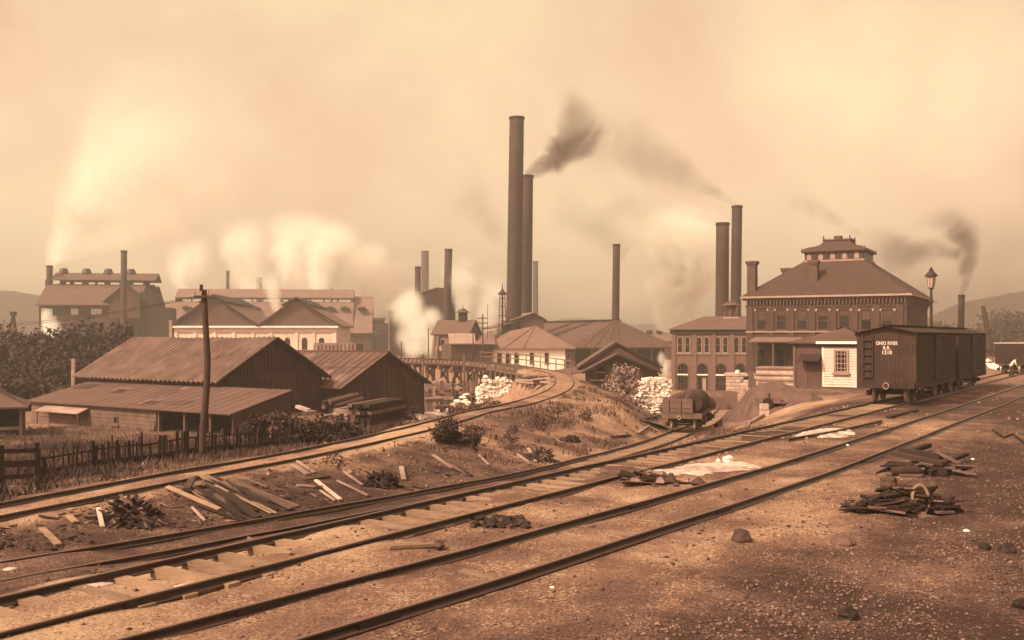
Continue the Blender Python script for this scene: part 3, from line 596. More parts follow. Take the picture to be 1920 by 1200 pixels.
for px in (119.5, 162.5, 203, 246):
    x = fx(r, 11, px); c = MB(); c.lathe(x, 11, [(1.15, zm1 - 0.6), (1.1, zm1 + 0.1), (1.2, zm1 + 0.2), (0.9, zm1 + 1.0), (0.75, zm1 + 1.3)], 12); c.obj('roof_vent', M['iron'], r)
w = MB(); w.mm(fx(r, 0, 106), L - 2.2, 0, 0.5, 0, zz(590)); w.obj('wall', M['board'], r)
MB().mm(0, L - 1, 21.5, 22, 0, zz(592)).obj('rear_wall', M['board'], r)
w = MB()
for a, b_ in ((73, 76), (99, 103), (104, 132), (147, 170), (191, 206)): w.mm(fx(r, 0, a), fx(r, 0, b_), -0.1, 0.4, zz(592) if a > 80 else 0, ze + 0.1)
w.mm(0, L - 2, -0.05, 0.35, ze - 0.5, ze); w.obj('columns', M['dark'], r)
m = MB()
for k in range(9): x = fx(r, 0, 108) + k * 1.9; m.mm(x, x + 0.25, -0.12, 0, 0.2, zz(591))
m.obj('wall_posts', M['board'], r)
v = [(L - 2.2, -0.2, 0), (L - 2.2, 22.2, 0), (L - 2.2, 22.2, ze), (L - 2.2, 14, zt_), (L - 2.2, 14, zm0), (L - 2.2, 11, zm1 - 0.2), (L - 2.2, 8, zm0), (L - 2.2, 8, zt_), (L - 2.2, -0.2, ze)]
MB().add(v + [(x - 0.3, y, z) for x, y, z in v], [tuple(range(9)), tuple(range(17, 8, -1))] + [(i, i + 9, (i + 1) % 9 + 9, (i + 1) % 9) for i in range(9)]).obj('end_wall', M['dark'], r)
# hoist house standing out in front, on legs
hx0, hx1 = fx(r, -5, 205), fx(r, -5, 262); hb, he, hr_ = zz(597, -5), zz(559, -5), zz(535, -5)
h = MB(); c = (hx0 + hx1) / 2; h.prism([(hx0, hb), (hx1, hb), (hx1, he), (c, hr_), (hx0, he)], (0, 0), (1, 0), (0, -1), 0.2, 5); h.obj('hoist_house', M['boardm'], r)
MB().slab((hx0 - 1.2, -5.6, he - 1.0), (hx0 - 1.2, 0, he - 1.0), (c, 0, hr_ + 0.1), (c, -5.6, hr_ + 0.1), 0.25).obj('hoist_roof', M['dark'], r)
MB().slab((hx1 + 0.8, -5.6, he - 0.8), (hx1 + 0.8, 0, he - 0.8), (c, 0, hr_ + 0.1), (c, -5.6, hr_ + 0.1), 0.25).obj('hoist_roof', M['dark'], r)
for x in (hx0 + 0.3, (hx0 + hx1) / 2, hx1 - 0.3): MB().box((x, -4.8, hb / 2), (0.4, 0.4, hb)).obj('leg', M['dark'], r)
MB().mm(fx(r, -2, 264), fx(r, -2, 275), -3, 2, 0, zz(548)).obj('side_bin', M['iron'], r)
o = MB(); o.mm(fx(r, -2, 277), fx(r, -2, 290), -4, 6, 0, zz(549)); o.mm(fx(r, -2, 290), fx(r, -2, 320), -4, 6, 0, zz(577)); o.obj('furnace_house', M['dark'], r)
stack('chimney', 'slim dark stack rising in front of the far left mill', 232.5, 470, 640, 11, 222, 231)
stack('chimney', 'short stubby stack on the left end of the vented mill roof', 93, 498, 520, 11, 236, zlow=10)
# --- long mill behind
r, L = bld('long_mill', 'long pale roofed mill with a continuous roof monitor and dark oval vents', xy(288, 292), xy(698, 300), -3.0, 'factory')
zz = lambda py, y=0.0: fz(r, L * 0.6, y, py)
ze, zt_, zm0, zm1 = zz(626), zz(566, 14), zz(560, 15), zz(544, 18)
xa, xb = fx(r, 15, 330), fx(r, 15, 664); zr_ = zz(568, 14)
MB().slab((0, -1, ze), (xb, -1, ze), (xb, 14, zr_), (0, 14, zr_), 0.3).obj('roof', M['rollp'], r)
MB().slab((xb, -1, ze), (L, -1, ze), (L, 20, zz(557, 20)), (xb, 20, zz(557, 20)), 0.3).obj('roof', M['rollp'], r)
MB().slab((0, 41, ze), (L, 41, ze), (L, 21, zt_), (0, 21, zt_), 0.3).obj('roof', M['rollp'], r)
MB().slab((xa, 13.6, zm0), (xb, 13.6, zm0), (xb, 18, zm1), (xa, 18, zm1), 0.3).obj('monitor_roof', M['rollp'], r)
MB().slab((xa, 22.4, zm0), (xb, 22.4, zm0), (xb, 18, zm1), (xa, 18, zm1), 0.3).obj('monitor_roof', M['rollp'], r)
m = MB(); m.mm(xa, xb, 14.1, 14.3, zr_ - 2.5, zr_ + 0.35); px = 332
while px < 662: m.mm(fx(r, 14, px), fx(r, 14, px + random.choice((2, 3, 5))), 14.0, 14.3, zr_ - 0.2, zm0 + 0.4); px += random.choice((14, 20, 26))
m.obj('monitor_wall', M['dark'], r); m = MB(); m.mm(xb - 0.6, xb, 14, 22, zt_ - 2, zm0 + 0.3); m.mm(xa, xa + 0.6, 14, 22, zt_ - 2, zm0 + 0.3); m.obj('monitor_end', M['dark'], r)
MB().mm(0.3, L - 0.3, 0, 0.6, 0, ze + 0.1).obj('wall', M['brickd'], r); MB().mm(0.3, L - 0.3, 39.4, 40, 0, ze + 0.1).obj('rear_wall', M['brickd'], r)
m = MB(); m.prism([(0, 0), (40, 0), (40, ze), (20, zz(557, 20) - 0.1), (0, ze)], (L - 0.3, 0), (0, 1), (1, 0), -0.4, 0); m.obj('end_wall', M['brickd'], r)
slope = (zr_ - ze) / 15
for px in (352, 398, 480, 620, 647, 679):
    y = 10.2; x = fx(r, y, px); z = ze + slope * (y + 1) + 0.3
    d = MB(); d.prism([(x + 1.45 * math.cos(a), z + 0.75 * math.sin(a) + 0.25) for a in np.linspace(0, math.pi, 10)], (0, y - 1.5), (1, 0), (0, -1), -3.5, 0.9); o = d.obj('eyebrow_vent', M['roll'], r)
    MB().prism([(x + 1.2 * math.cos(a), z + 0.6 * math.sin(a) + 0.2) for a in np.linspace(0, math.pi * 2, 14, endpoint=False)], (0, y - 1.5), (1, 0), (0, -1), 0.88, 0.95).obj('vent_mouth', M['black'], o)
for px, yt, w_, Y, lb in ((427, 508, 6, 335, 'thin pale stack standing behind the long mill roof'), (683, 527, 11, 345, 'broad pale stack at the right end of the long mill'), (622, 541, 3, 320, 'very thin pipe above the right half of the long mill roof'), (486, 520, 10, 350, 'hazy stack behind the middle of the long mill')):
    stack('chimney', lb, px, yt, 600, w_, Y)
# --- twin gabled shop
r, L = bld('twin_gable_shop', 'twin gabled workshop with white walls and a white cornice below brown gables', xy(327, 187), xy(632, 189), -3.0, 'factory')
zz = lambda py, y=0.0: fz(r, L / 2, y, py)
ze = zz(611); x1, x2, x3, x4 = 0, fx(r, 0, 478), fx(r, 0, 492), L
MB().mm(0, L, 0, 26, 0, ze).obj('wall', M['cream'], r)
g = MB(); 
for (a, b_, pa, py) in ((x1, x2, 401, 561), (x3, x4, 556, 566)):
    c = fx(r, 0, pa); zr = zz(py); g2 = MB(); g2.prism([(a, ze + 0.02), (b_, ze + 0.02), (c + 1.8, zr - 0.9), (c + 1.4, zr), (c - 1.4, zr), (c - 1.8, zr - 0.9)], (0, 0), (1, 0), (0, -1), -0.6, -0.1); g2.obj('gable', M['roll'], r)
    for s, e_ in ((a, -1), (b_, 1)):
        MB().slab((s + e_ * 0.7, -0.6, ze - 0.15), (s + e_ * 0.7, 26, ze - 0.15), (c + e_ * 1.0, 26, zr - 0.2), (c + e_ * 1.0, -0.6, zr - 0.2), 0.28).obj('roof', M['rollp'], r)
        MB().beam((s + e_ * 0.7, -0.62, ze + 0.0), (c + e_ * 1.2, -0.62, zr - 0.25), 0.12, 0.4).obj('barge_board', M['dark'], r)
    for e_ in (-1, 1): MB().slab((c + e_ * 2.6, -0.9, zr - 0.75), (c + e_ * 2.6, 26, zr - 0.75), (c, 26, zr + 0.7), (c, -0.9, zr + 0.7), 0.25).obj('ridge_monitor', M['dark'], r)
MB().mm(-0.3, L + 0.3, -0.55, 0, ze - 0.35, ze).obj('cornice', M['white'], r); MB().mm(0, L, -0.2, 0, ze - 1.25, ze - 0.95).obj('string_course', M['trim'], r)
for px in (349, 384, 420, 456, 539, 571, 603):
    w_ = 1.25; x = fx(r, 0, px) - w_ / 2; window(r, FRONT(), x, zz(657), w_, zz(632) - zz(657), 1.0, fw=0.1, frame='cream')
for px in (330, 366, 402, 438, 474, 508, 556, 588, 628): x = fx(r, 0, px); MB().mm(x - 0.28, x + 0.28, -0.18, 0, 0, ze - 1.26).obj('pilaster', M['cream'], r)
x = fx(r, -4, 320); o = MB().mm(x - 0.25, x + 0.25, -4.2, -3.7, 0, zz(600, -4)).obj('vent_pipe', M['trim'], r)
# --- boarded wagon beyond the second barn
r, L = bld('boarded_wagon', 'pale slatted goods wagon seen over the roof of the smaller barn', xy(590, 160), xy(681, 162), -3.0, 'wagon')
zz = lambda py, y=0.0: fz(r, L / 2, y, py)
MB().mm(0, L, 0, 2.6, 1.0, zz(646)).obj('body', M['boardm'], r)
x = 0.05
while x < L * 0.8: MB().mm(x, x + 0.42, -0.12, 0, 1.05, zz(644) + random.uniform(-0.1, 0.1)).obj('side_slat', M['light'], r); x += 0.62
MB().mm(0, L * 0.82, -0.14, 2.7, zz(645), zz(643)).obj('top_rail', M['light'], r); MB().mm(L * 0.82, L - 0.05, -0.05, 2.5, 1.1, zz(645)).obj('iron_box', M['iron'], r)
for x in (1.0, 2.2, L - 2.2, L - 1.0): MB().tube([(x, -0.05, 0.5), (x, 0.08, 0.5)], 0.45, 14).obj('wheel', M['iron'], r)
# --- stacks of the furnaces
stack('chimney', 'medium dark stack at the left end of the slant roofed skip house', 783.5, 500, 610, 11, 216)
stack('chimney', 'faint hazy stack behind the slant roofed skip house', 797, 471, 610, 14, 430)
stack('chimney', 'dark stack touching the right end of the slant roofed skip house', 841, 467, 640, 14, 208, 836)
stack('tall_chimney', 'tallest chimney, a thick iron stack in the middle of the works', 969, 220, 640, 27, 188, 962, rings=1, taper=1.08)
stack('tall_chimney', 'second tallest chimney, tucked behind the right side of the tallest and smoking', 988, 329, 640, 23, 197, 984, taper=1.08)
stack('chimney', 'faint hazy stack just right of the two tallest chimneys', 1004, 490, 610, 10, 440)
stack('chimney', 'lone stack above the ridge of the wide shed roof', 1156, 458, 640, 13.5, 196, 1153)
stack('chimney', 'thicker and lower of the two stacks behind the arched brick building', 1355, 418, 650, 24, 172, 1353)
stack('chimney', 'taller and thinner of the two stacks behind the arched brick building', 1382, 386, 650, 19, 182, 1378)
stack('smokestack', 'slender smoking stack rising behind the dark boxcar', 1803, 553, 690, 11, 118, 1800, zlow=-0.5)
r, L = bld('skip_house', 'dark iron clad skip house with a slanting top between two stacks', xy(789, 213), xy(832, 211), -3.0, 'building')
zz = lambda py: fz(r, L / 2, 0, py)
MB().prism([(0, 0), (L, 0), (L, zz(540)), (L * 0.7, zz(541)), (0, zz(550))], (0, 0), (1, 0), (0, -1), -6, 0).obj('wall', M['stack'], r)
m = MB()
for k in range(1, 8): m.mm(L * k / 8 - 0.08, L * k / 8 + 0.08, -0.1, 0, 0, zz(551) + k * 0.13)
m.obj('ribs', M['stack'], r); MB().beam((-0.2, 3, zz(549)), (L * 0.72, 3, zz(540)), 6.6, 0.2).obj('roof', M['roll'], r)
# --- small gabled house with cupola
r, L = bld('cupola_house', 'small gabled house with an arched window and a spired roof cupola', xy(814, 185), xy(877, 183.2), -3.0, 'building')
zz = lambda py, y=0.0: fz(r, L / 2, y, py)
gable_walls(L, 7.0, zz(625), zz(602, 3.5)).obj('wall', M['brickl'], r); gable_roof(L, 7.0, zz(625), zz(602, 3.5), 0.5, 0.5, 0.18).obj('roof', M['roll'], r)
window(r, FRONT(), fx(r, 0, 826), zz(647), 0.95, 1.25, 1.0, frame='trim')
x = fx(r, 3.5, 868); c = MB(); c.box((x, 3.5, zz(597, 3.5) + 0.3), (1.4, 1.4, 2.6)); o = c.obj('cupola', M['dark'], r)
MB().lathe(x, 3.5, [(1.5, zz(586, 3.5)), (0.75, zz(582, 3.5)), (0.35, zz(579, 3.5)), (0.06, zz(577, 3.5)), (0.05, zz(571, 3.5))], 10).obj('cupola_roof', M['roll'], o)
m = MB(); 
for px in (816, 822): m.beam((fx(r, -2.5, px - 8), -2.5, 0), (fx(r, 0, px), -0.05, zz(627)), 0.45, 0.3)
m.obj('buttress', M['plank'], r); MB().slab((fx(r, -2, 826), -2.5, zz(658)), (fx(r, -2, 852), -2.5, zz(658)), (fx(r, 0, 848), 0, zz(649)), (fx(r, 0, 822), 0, zz(649)), 0.15).obj('lean_to_roof', M['light'], r)
# --- low shed left of the white house
r, L = bld('low_shed', 'low dark walled shed with a pale roof joined to the left of the white house', xy(846, 166), xy(924, 168), -3.0, 'shed')
zz = lambda py, y=0.0: fz(r, L / 2, y, py)
MB().mm(0, L, 0, 8, 0, zz(646)).obj('wall', M['boardm'], r)
battens(FRONT(), 0, L, 0, zz(647), 0.4, 0.06, 0.05).obj('boarding', M['boardm'], r)
MB().slab((-0.5, -0.6, zz(646)), (fx(r, 0, 890), -0.6, zz(646)), (fx(r, 6, 890), 6, zz(627, 6)), (0.8, 6, zz(627, 6)), 0.2).obj('roof', M['light'], r)
MB().slab((fx(r, 0, 884), -0.7, zz(647)), (L + 0.3, -0.7, zz(647)), (L + 2, 7, zz(622, 7)), (fx(r, 7, 917), 7, zz(622, 7)), 0.2).obj('roof', M['rollp'], r)
# --- white walled house with hipped roof
r, L = bld('white_house', 'white walled works building with arched windows under a broad hipped roof', xy(920, 169), xy(1060, 170), -2.8, 'building')
zz = lambda py, y=0.0: fz(r, L / 2, y, py)
MB().mm(0, L, 0, 9, 0, zz(652)).obj('wall', M['white'], r)
xa, xb, xp = fx(r, -0.7, 906), fx(r, -0.7, 1080), fx(r, 4.5, 1003); z0, zp = zz(653, -0.7), zz(611, 4.5)
v = [(xa, -0.7, z0), (xb, -0.7, z0), (xb, 9.7, z0), (xa, 9.7, z0), (fx(r, 4.5, 955), 4.5, zz(621, 4.5)), (xp, 4.5, zp)]
MB().add(v + [(x, y, z - 0.18) for x, y, z in v[:4]], [(0, 1, 5), (0, 5, 4), (2, 3, 4), (2, 4, 5), (1, 2, 5), (3, 0, 4), (0, 6, 7, 1), (1, 7, 8, 2), (2, 8, 9, 3), (3, 9, 6, 0), (9, 8, 7, 6)]).obj('roof', M['rollp'], r)
m = MB(); P = [Vector(q) for q in v]; e_ = Vector((fx(r, -0.7, 981), -0.7, z0 + 0.03))
for q in (e_, P[1], P[0].lerp(P[1], 0.22)): m.beam(q + Vector((0, 0, 0.05)), P[5] + Vector((0, 0, 0.06)), 0.16, 0.12)
m.obj('roof_hips', M['rollp'], r)
MB().mm(L, fx(r, 0.5, 1079), 0.5, 8.5, 0, zz(652)).obj('annex_wall', M['brick'], r)
for px in (936, 952, 968, 997, 1025): window(r, FRONT(), fx(r, 0, px) - 0.38, zz(682), 0.76, zz(661) - zz(682), 0.6, fw=0.08, frame='trim', ny=2)
window(r, FRONT(0.5), fx(r, 0.5, 1050) if fx(r, 0.5, 1050) > L else L + 0.4, zz(672), 0.6, 1.0, 0.5, frame='trim')
# --- the raised monitor behind it
r, L = bld('monitor_roof_house', 'brown gabled roof monitor rising behind the white walled house', xy(964, 187), xy(1020, 188), -3.0, 'building')
zz = lambda py, y=0.0: fz(r, L / 2, y, py)
m = MB(); m.prism([(0, 0), (L, 0), (L, zz(600)), (L * 0.62, zz(588)), (0, zz(600))], (0, 0), (1, 0), (0, -1), -14, 0); m.obj('wall', M['roll'], r)
MB().slab((-0.7, -0.6, zz(601)), (-0.7, 14, zz(601)), (L * 0.62, 14, zz(587)), (L * 0.62, -0.6, zz(587)), 0.2).obj('roof', M['light'], r)
MB().slab((L + 0.5, -0.6, zz(602)), (L + 0.5, 14, zz(602)), (L * 0.62, 14, zz(587)), (L * 0.62, -0.6, zz(587)), 0.2).obj('roof', M['roll'], r)
MB().slab((-4.5, -0.5, zz(617)), (-4.5, 12, zz(617)), (-0.1, 12, zz(605)), (-0.1, -0.5, zz(605)), 0.2).obj('side_roof', M['rollp'], r)
# --- standpipe
b0 = at(942, 612, 183); r = thing('standpipe_tower', 'thin open tower with a pointed cap left of the tallest chimney', 'tower', (b0.x, 183, -3)); zz = lambda py: at(0, py, 183).z + 3
for dx, dy in ((-1, -1), (1, -1), (1, 1), (-1, 1)): MB().beam((dx * 0.95, dy * 0.95, 0), (dx * 0.45, dy * 0.45, zz(553)), 0.14, 0.14).obj('leg', M['iron'], r)
m = MB()
for py in (560, 575, 592, 608): k = 0.47 + (py - 553) / 60 * 0.4; m.box((0, 0, zz(py)), (2 * k, 2 * k, 0.1))
m.obj('platforms', M['iron'], r); MB().lathe(0, 0, [(0.55, zz(553)), (0.9, zz(551)), (0.45, zz(547)), (0.12, zz(542)), (0.05, zz(531))], 10).obj('cap', M['iron'], r); MB().lathe(0, 0, [(0.16, 0), (0.16, zz(552))], 8).obj('pipe', M['iron'], r)
# --- wide shed roof behind
r, L = bld('wide_shed', 'wide low casting shed with a broad felt roof behind the wooden shed', xy(1066, 180), xy(1266, 192), -3.6, 'factory')
zz = lambda py, y=0.0: fz(r, L / 2, y, py)
D_ = 52; ap = (fx(r, 7, 1156), 7, zz(600, 7)); bk = (ap[0] - 0.5, D_, zz(600, 7)); ze = zz(651)
v = [(-0.5, -0.5, ze), (L + 0.5, -0.5, ze), (L + 0.5, D_, ze), (-3.5, D_, ze), ap, bk, (-3.5, 6, ze)]
MB().add(v + [(x, y, z - 0.3) for x, y, z in v[:4]], [(0, 1, 4), (1, 2, 5, 4), (2, 3, 5), (3, 6, 4, 5), (6, 0, 4), (0, 7, 8, 1), (1, 8, 9, 2), (2, 9, 10, 3)]).obj('roof', M['roll'], r)
MB().mm(ap[0] - 1.2, ap[0] + 1.2, 7.2, D_, ap[2] - 0.6, ap[2] + 0.15).obj('ridge_vent', M['dark'], r)
m = MB()
for k in range(1, 9): m.beam((ap[0] + (k / 9 * 2 - 1) * L * 0.05, ap[1] - 0.2, ap[2] + 0.02), ((L + 0.5) * k / 9, -0.5, ze + 0.06), 0.06, 0.05)
m.obj('roof_seams', M['roll'], r); MB().mm(0.3, L - 0.3, 3, 3.3, 0, ze).obj('rear_wall', M['dark'], r)
for px in (1075, 1110, 1150, 1192, 1222, 1240, 1262): x = fx(r, 0, px); MB().mm(x - 0.15, x + 0.15, 0, 0.3, 0, ze - 0.1).obj('post', M['plank'], r)
# --- wooden shed in the middle distance
r, L = bld('wooden_shed', 'sagging wooden shed with a raised second gable behind its open front', xy(1099, 101.5), xy(1233, 101), -3.3, 'shed')
zz = lambda py, y=0.0: fz(r, L / 2, y, py)
ze, zr = zz(698), zz(666); c = fx(r, 0, 1158)
MB().prism([(0, 0), (L, 0), (L, ze), (c, zr - 0.05), (0, ze)], (0, 0), (1, 0), (0, -1), -16, -0.25).obj('wall', M['boardm'], r)
for s, x in ((-1, 0), (1, L)):
    MB().slab((x + s * 0.35, -0.8, ze - 0.1), (x + s * 0.35, 5.5, ze - 0.1), (c, 5.5, zr + 0.05), (c, -0.8, zr + 0.05), 0.12).obj('roof', M['roll'], r)
    MB().beam((x + s * 0.4, -0.82, ze - 0.06), (c, -0.82, zr + 0.08), 0.08, 0.22).obj('barge_board', M['dark'], r)
    xe = x + (s * 0.95); zr2 = zz(644, 5.5); ze2 = ze + (0.15 if s < 0 else 0.25)
    MB().slab((xe, 5.0, ze2), (xe, 20, ze2), (c, 20, zr2), (c, 5.0, zr2), 0.12).obj('rear_roof', M['roll'], r)
    MB().beam((xe, 4.98, ze2 + 0.05), (c, 4.98, zr2 + 0.05), 0.08, 0.2).obj('barge_board', M['dark'], r)
MB().prism([(-0.8, ze), (L + 0.8, ze), (c, zz(645, 5.5) - 0.05)], (0, 5.3), (1, 0), (0, -1), -0.2, 0.05).obj('rear_gable', M['boardm'], r)
# long sagging side roof to the left
k = 10; vs = []; fs = []
for i in range(k + 1):
    y = -0.3 + i * 1.9; sag = 0.18 * math.sin(i * 1.3)
    vs += [(-3.4 - 0.12 * i, y, ze - 0.62 + sag * 0.7), (0.0, y, ze + 0.18 + sag * 0.2), (-3.4 - 0.12 * i, y, ze - 0.74 + sag * 0.7), (0.0, y, ze + 0.06 + sag * 0.2)]
for i in range(k): a = i * 4; fs += [(a, a + 1, a + 5, a + 4), (a + 2, a + 6, a + 7, a + 3), (a, a + 4, a + 6, a + 2), (a + 1, a + 3, a + 7, a + 5)]
fs += [(0, 2, 3, 1), (k * 4, k * 4 + 1, k * 4 + 3, k * 4 + 2)]; MB().add(vs, fs).obj('side_roof', M['roll'], r)
for i in range(6): y = i * 3.2; MB().mm(-3.3 - 0.2 * i, -3.15 - 0.2 * i, y, y + 0.15, 0, ze - 0.7).obj('post', M['plank'], r)
f = FRONT(0.0); zt2 = lambda s: (ze + (zr - ze) * (1 - abs(s - c) / (c if s < c else L - c))) - 0.1
battens(Fac((0, 0.25), (1, 0), (0, -1)), 0, L, 1.2, zt2, 0.28, 0.24, 0.05).obj('boarding', M['board'], r)
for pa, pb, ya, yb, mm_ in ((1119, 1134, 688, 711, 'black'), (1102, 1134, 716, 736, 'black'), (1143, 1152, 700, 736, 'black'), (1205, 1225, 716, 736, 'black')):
    MB().obox((0, 0), (1, 0), (0, -1), fx(r, -0.1, pa), fx(r, -0.1, pb), -0.19, -0.02, zz(yb), zz(ya)).obj('opening', M[mm_], r)  # black panels paint the shade behind the open front
for pa in (1103, 1135, 1141, 1198, 1203, 1229): x = fx(r, 0, pa); MB().mm(x - 0.1, x + 0.1, -0.1, 0.1, 0, zt2(min(max(x, 0.1), L - 0.1))).obj('post', M['boardm'], r)
MB().obox((0, 0), (1, 0), (0, -1), fx(r, 0, 1102), fx(r, 0, 1136), 0.0, 0.08, zz(714), zz(712)).obj('counter', M['light'], r)
MB().obox((0, 0), (1, 0), (0, -1), fx(r, 0, 1118), fx(r, 0, 1135), 0.0, 0.08, zz(699), zz(697)).obj('sash_bar', M['light'], r)
# --- arched brick building
r, L = bld('arched_brick_building', 'two storey light brick building with paired arched windows and tall arches below', xy(1259, 141), xy(1410, 138.2), -4.7, 'building')
zz = lambda py, y=0.0: fz(r, L / 2, y, py); ze = zz(619)
MB().mm(0, L, 0, 12, 0, ze).obj('wall', M['brickl'], r); hip_roof(L + 6, 12, ze + 0.15, zz(593, 6), 0.45, inset=4.2).obj('roof', M['roll'], r)
MB().mm(-0.2, L, -0.22, 0, ze - 0.55, ze).obj('cornice', M['dark'], r); MB().mm(-0.1, L, -0.1, 0, zz(666), zz(664)).obj('string_course', M['brickl'], r)
for px in (1261, 1300, 1336, 1371): x = fx(r, 0, px + 2); MB().mm(x - 0.3, x + 0.3, -0.16, 0, 0, ze - 0.56).obj('pilaster', M['brickl'], r)
for px in (1275, 1289, 1311, 1325, 1346, 1360, 1381, 1395): window(r, FRONT(), fx(r, 0, px) - 0.38, zz(662), 0.76, zz(631) - zz(662), 1.0, fw=0.09, ny=2, frame='trim')
for px in (1280, 1317, 1352, 1388):
    x = fx(r, 0, px) - 0.8; o = window(r, FRONT(), x, zz(733), 1.6, zz(680) - zz(733), 1.0, nx=3, ny=4, fw=0.13, frame='brick', glass='glass', sill=False)
    MB().mm(x + 0.05, x + 1.55, -0.12, 0, zz(704), zz(701.5)).obj('transom', M['white'], o)
d_ = MB().mm(fx(r, 0, 1309), fx(r, 0, 1317), -0.09, 0, 0.05, zz(709)).obj('door', M['black'], r); MB().mm(fx(r, 0, 1317), fx(r, 0, 1324), -0.1, 0, 0.05, zz(709)).obj('door_leaf', M['trim'], r)
x = fx(r, 6, 1371); zb_ = zz(600, 6); c = MB(); c.box((x, 6, zz(584, 6)), (1.3, 1.3, 2.9))
for dx in (-0.85, 0, 0.85):
    for dy in (-0.85, 0.85): c.box((x + dx, 6 + dy, zz(585, 6)), (0.2, 0.2, 2.4))
o = c.obj('ventilator', M['boardm'], r); MB().lathe(x, 6, [(1.4, zz(573, 6)), (1.3, zz(571, 6)), (0.3, zz(566, 6)), (0.12, zz(563, 6))], 8).obj('ventilator_roof', M['roll'], o); MB().box((x, 6, zz(597, 6)), (2.3, 2.3, 0.4)).obj('ventilator_base', M['trim'], o)
# far low sheds seen between
r, L = bld('far_shed', 'hazy low shed just visible left of the arched brick building', xy(1196, 250), xy(1262, 252), -3, 'shed'); gable_walls(L, 8, 5.2, 7.0).obj('wall', M['boardm'], r); gable_roof(L, 8, 5.2, 7.0, 0.4, 0.4, 0.2).obj('roof', M['rollp'], r)
for px in (1200, 1218, 1236): x = fx(r, 4, px); MB().mm(x - 0.6, x + 0.6, 3.4, 4.6, 7.0, 8.0).obj('roof_vent', M['dark'], r)
for px, w_, y0, y1, Y, lb in ((715, 26, 600, 640, 330, 'hazy blocky tower house beyond the trestle, left of the white steam'), (745, 30, 585, 640, 340, 'hazy stepped furnace house beside the white steam'), (700, 18, 612, 640, 325, 'hazy low block right of the long mill')):
    r, L = bld('furnace_house', lb, xy(px - w_ / 2, Y), xy(px + w_ / 2, Y + 0.5), -3.0, 'building'); zz = lambda py: fz(r, L / 2, 0, py)
    MB().mm(0, L, 0, 8, 0, zz(y0 + 6)).obj('wall', M['boardm'], r); MB().mm(-0.4, L * 0.7, 0.5, 8, zz(y0 + 6), zz(y0)).obj('upper_storey', M['boardm'], r); MB().slab((-0.6, -0.5, zz(y0)), (L * 0.75, -0.5, zz(y0)), (L * 0.75, 8, zz(y0 - 4)), (-0.6, 8, zz(y0 - 4)), 0.3).obj('roof', M['roll'], r)
    for k in range(3): window(r, FRONT(), L * (0.15 + 0.28 * k), zz(y0 + 16), 1.0, 1.3, fw=0.12)
# --- big brick office with roof lantern
r, L = bld('brick_office', 'large dark brick office with a steep slate roof and a curved roof lantern', (25.7, 108.2), (40.0, 100.0), -0.7, 'building')
D_ = 16.0; zz = lambda px, py, y=0.0: fz(r, fx(r, y, px), y, py); ze = 8.0
MB().mm(0, L, 0, D_, -1.5, ze).obj('wall', M['brickd'], r)
MB().mm(-0.35, L + 0.35, -0.35, D_ + 0.35, ze, ze + 0.22).obj('cornice', M['slate'], r); MB().mm(-0.55, L + 0.55, -0.55, D_ + 0.55, ze + 0.22, ze + 0.42).obj('eaves', M['trim'], r)
m = MB(); x = 0.1
while x < L: m.mm(x, x + 0.17, -0.3, 0, ze - 0.55, ze); x += 0.36
y = 0.1
while y < D_: m.mm(L, L + 0.3, y, y + 0.17, ze - 0.55, ze); y += 0.36
m.obj('cornice_brackets', M['brick'], r); MB().mm(-0.08, L + 0.08, -0.1, D_, ze - 0.82, ze - 0.56).obj('frieze', M['brick'], r)
cx, cyy, hw = L / 2, D_ / 2, 3.25; zb_ = 12.35; s = 0.5
v = [(-s, -s, ze + 0.42), (L + s, -s, ze + 0.42), (L + s, D_ + s, ze + 0.42), (-s, D_ + s, ze + 0.42)] + [(cx + a * hw, cyy + b_ * hw, zb_) for a, b_ in ((-1, -1), (1, -1), (1, 1), (-1, 1))]
MB().add(v, [(0, 1, 5, 4), (1, 2, 6, 5), (2, 3, 7, 6), (3, 0, 4, 7), (4, 5, 6, 7), (3, 2, 1, 0)]).obj('roof', M['slate'], r)
lan = MB(); lan.mm(cx - 3.1, cx + 3.1, cyy - 3.1, cyy + 3.1, zb_ - 0.1, zb_ + 1.05); lan = lan.obj('roof_lantern', M['boardm'], r)
MB().mm(cx - 3.3, cx + 3.3, cyy - 3.3, cyy + 3.3, zb_ - 0.05, zb_ + 0.16).obj('lantern_sill', M['trim'], lan)
for k in range(9):
    x = cx - 2.85 + k * 0.635; MB().prism(arch_poly(x, x + 0.46, zb_ + 0.22, zb_ + 0.92, 1.0), (0, cyy - 3.1), (1, 0), (0, -1), 0.0, 0.04).obj('lantern_pane', M['glass' if k % 2 else 'trim'], lan)
    MB().prism(arch_poly(x - cx + cyy, x - cx + cyy + 0.46, zb_ + 0.22, zb_ + 0.92, 1.0), (cx + 3.1, 0), (0, 1), (1, 0), 0.0, 0.04).obj('lantern_pane', M['glass'], lan)
prof = [(3.42, zb_ + 1.02), (3.44, zb_ + 1.16), (3.25, zb_ + 1.42), (2.9, zb_ + 1.6), (2.2, zb_ + 1.76), (1.8, zb_ + 1.92), (1.55, zb_ + 2.14), (1.42, zb_ + 2.38)]
vs = []; fs = []
for k, (q, z) in enumerate(prof): vs += [(cx + a * q, cyy + b_ * q, z) for a, b_ in ((-1, -1), (1, -1), (1, 1), (-1, 1))]
for k in range(len(prof) - 1):
    for j in range(4): fs.append((k * 4 + j, k * 4 + (j + 1) % 4, k * 4 + 4 + (j + 1) % 4, k * 4 + 4 + j))
fs += [(3, 2, 1, 0), tuple(len(vs) - 4 + j for j in range(4))]; MB().add(vs, fs).obj('lantern_roof', M['slate'], lan)
m = MB(); zt3 = prof[-1][1]
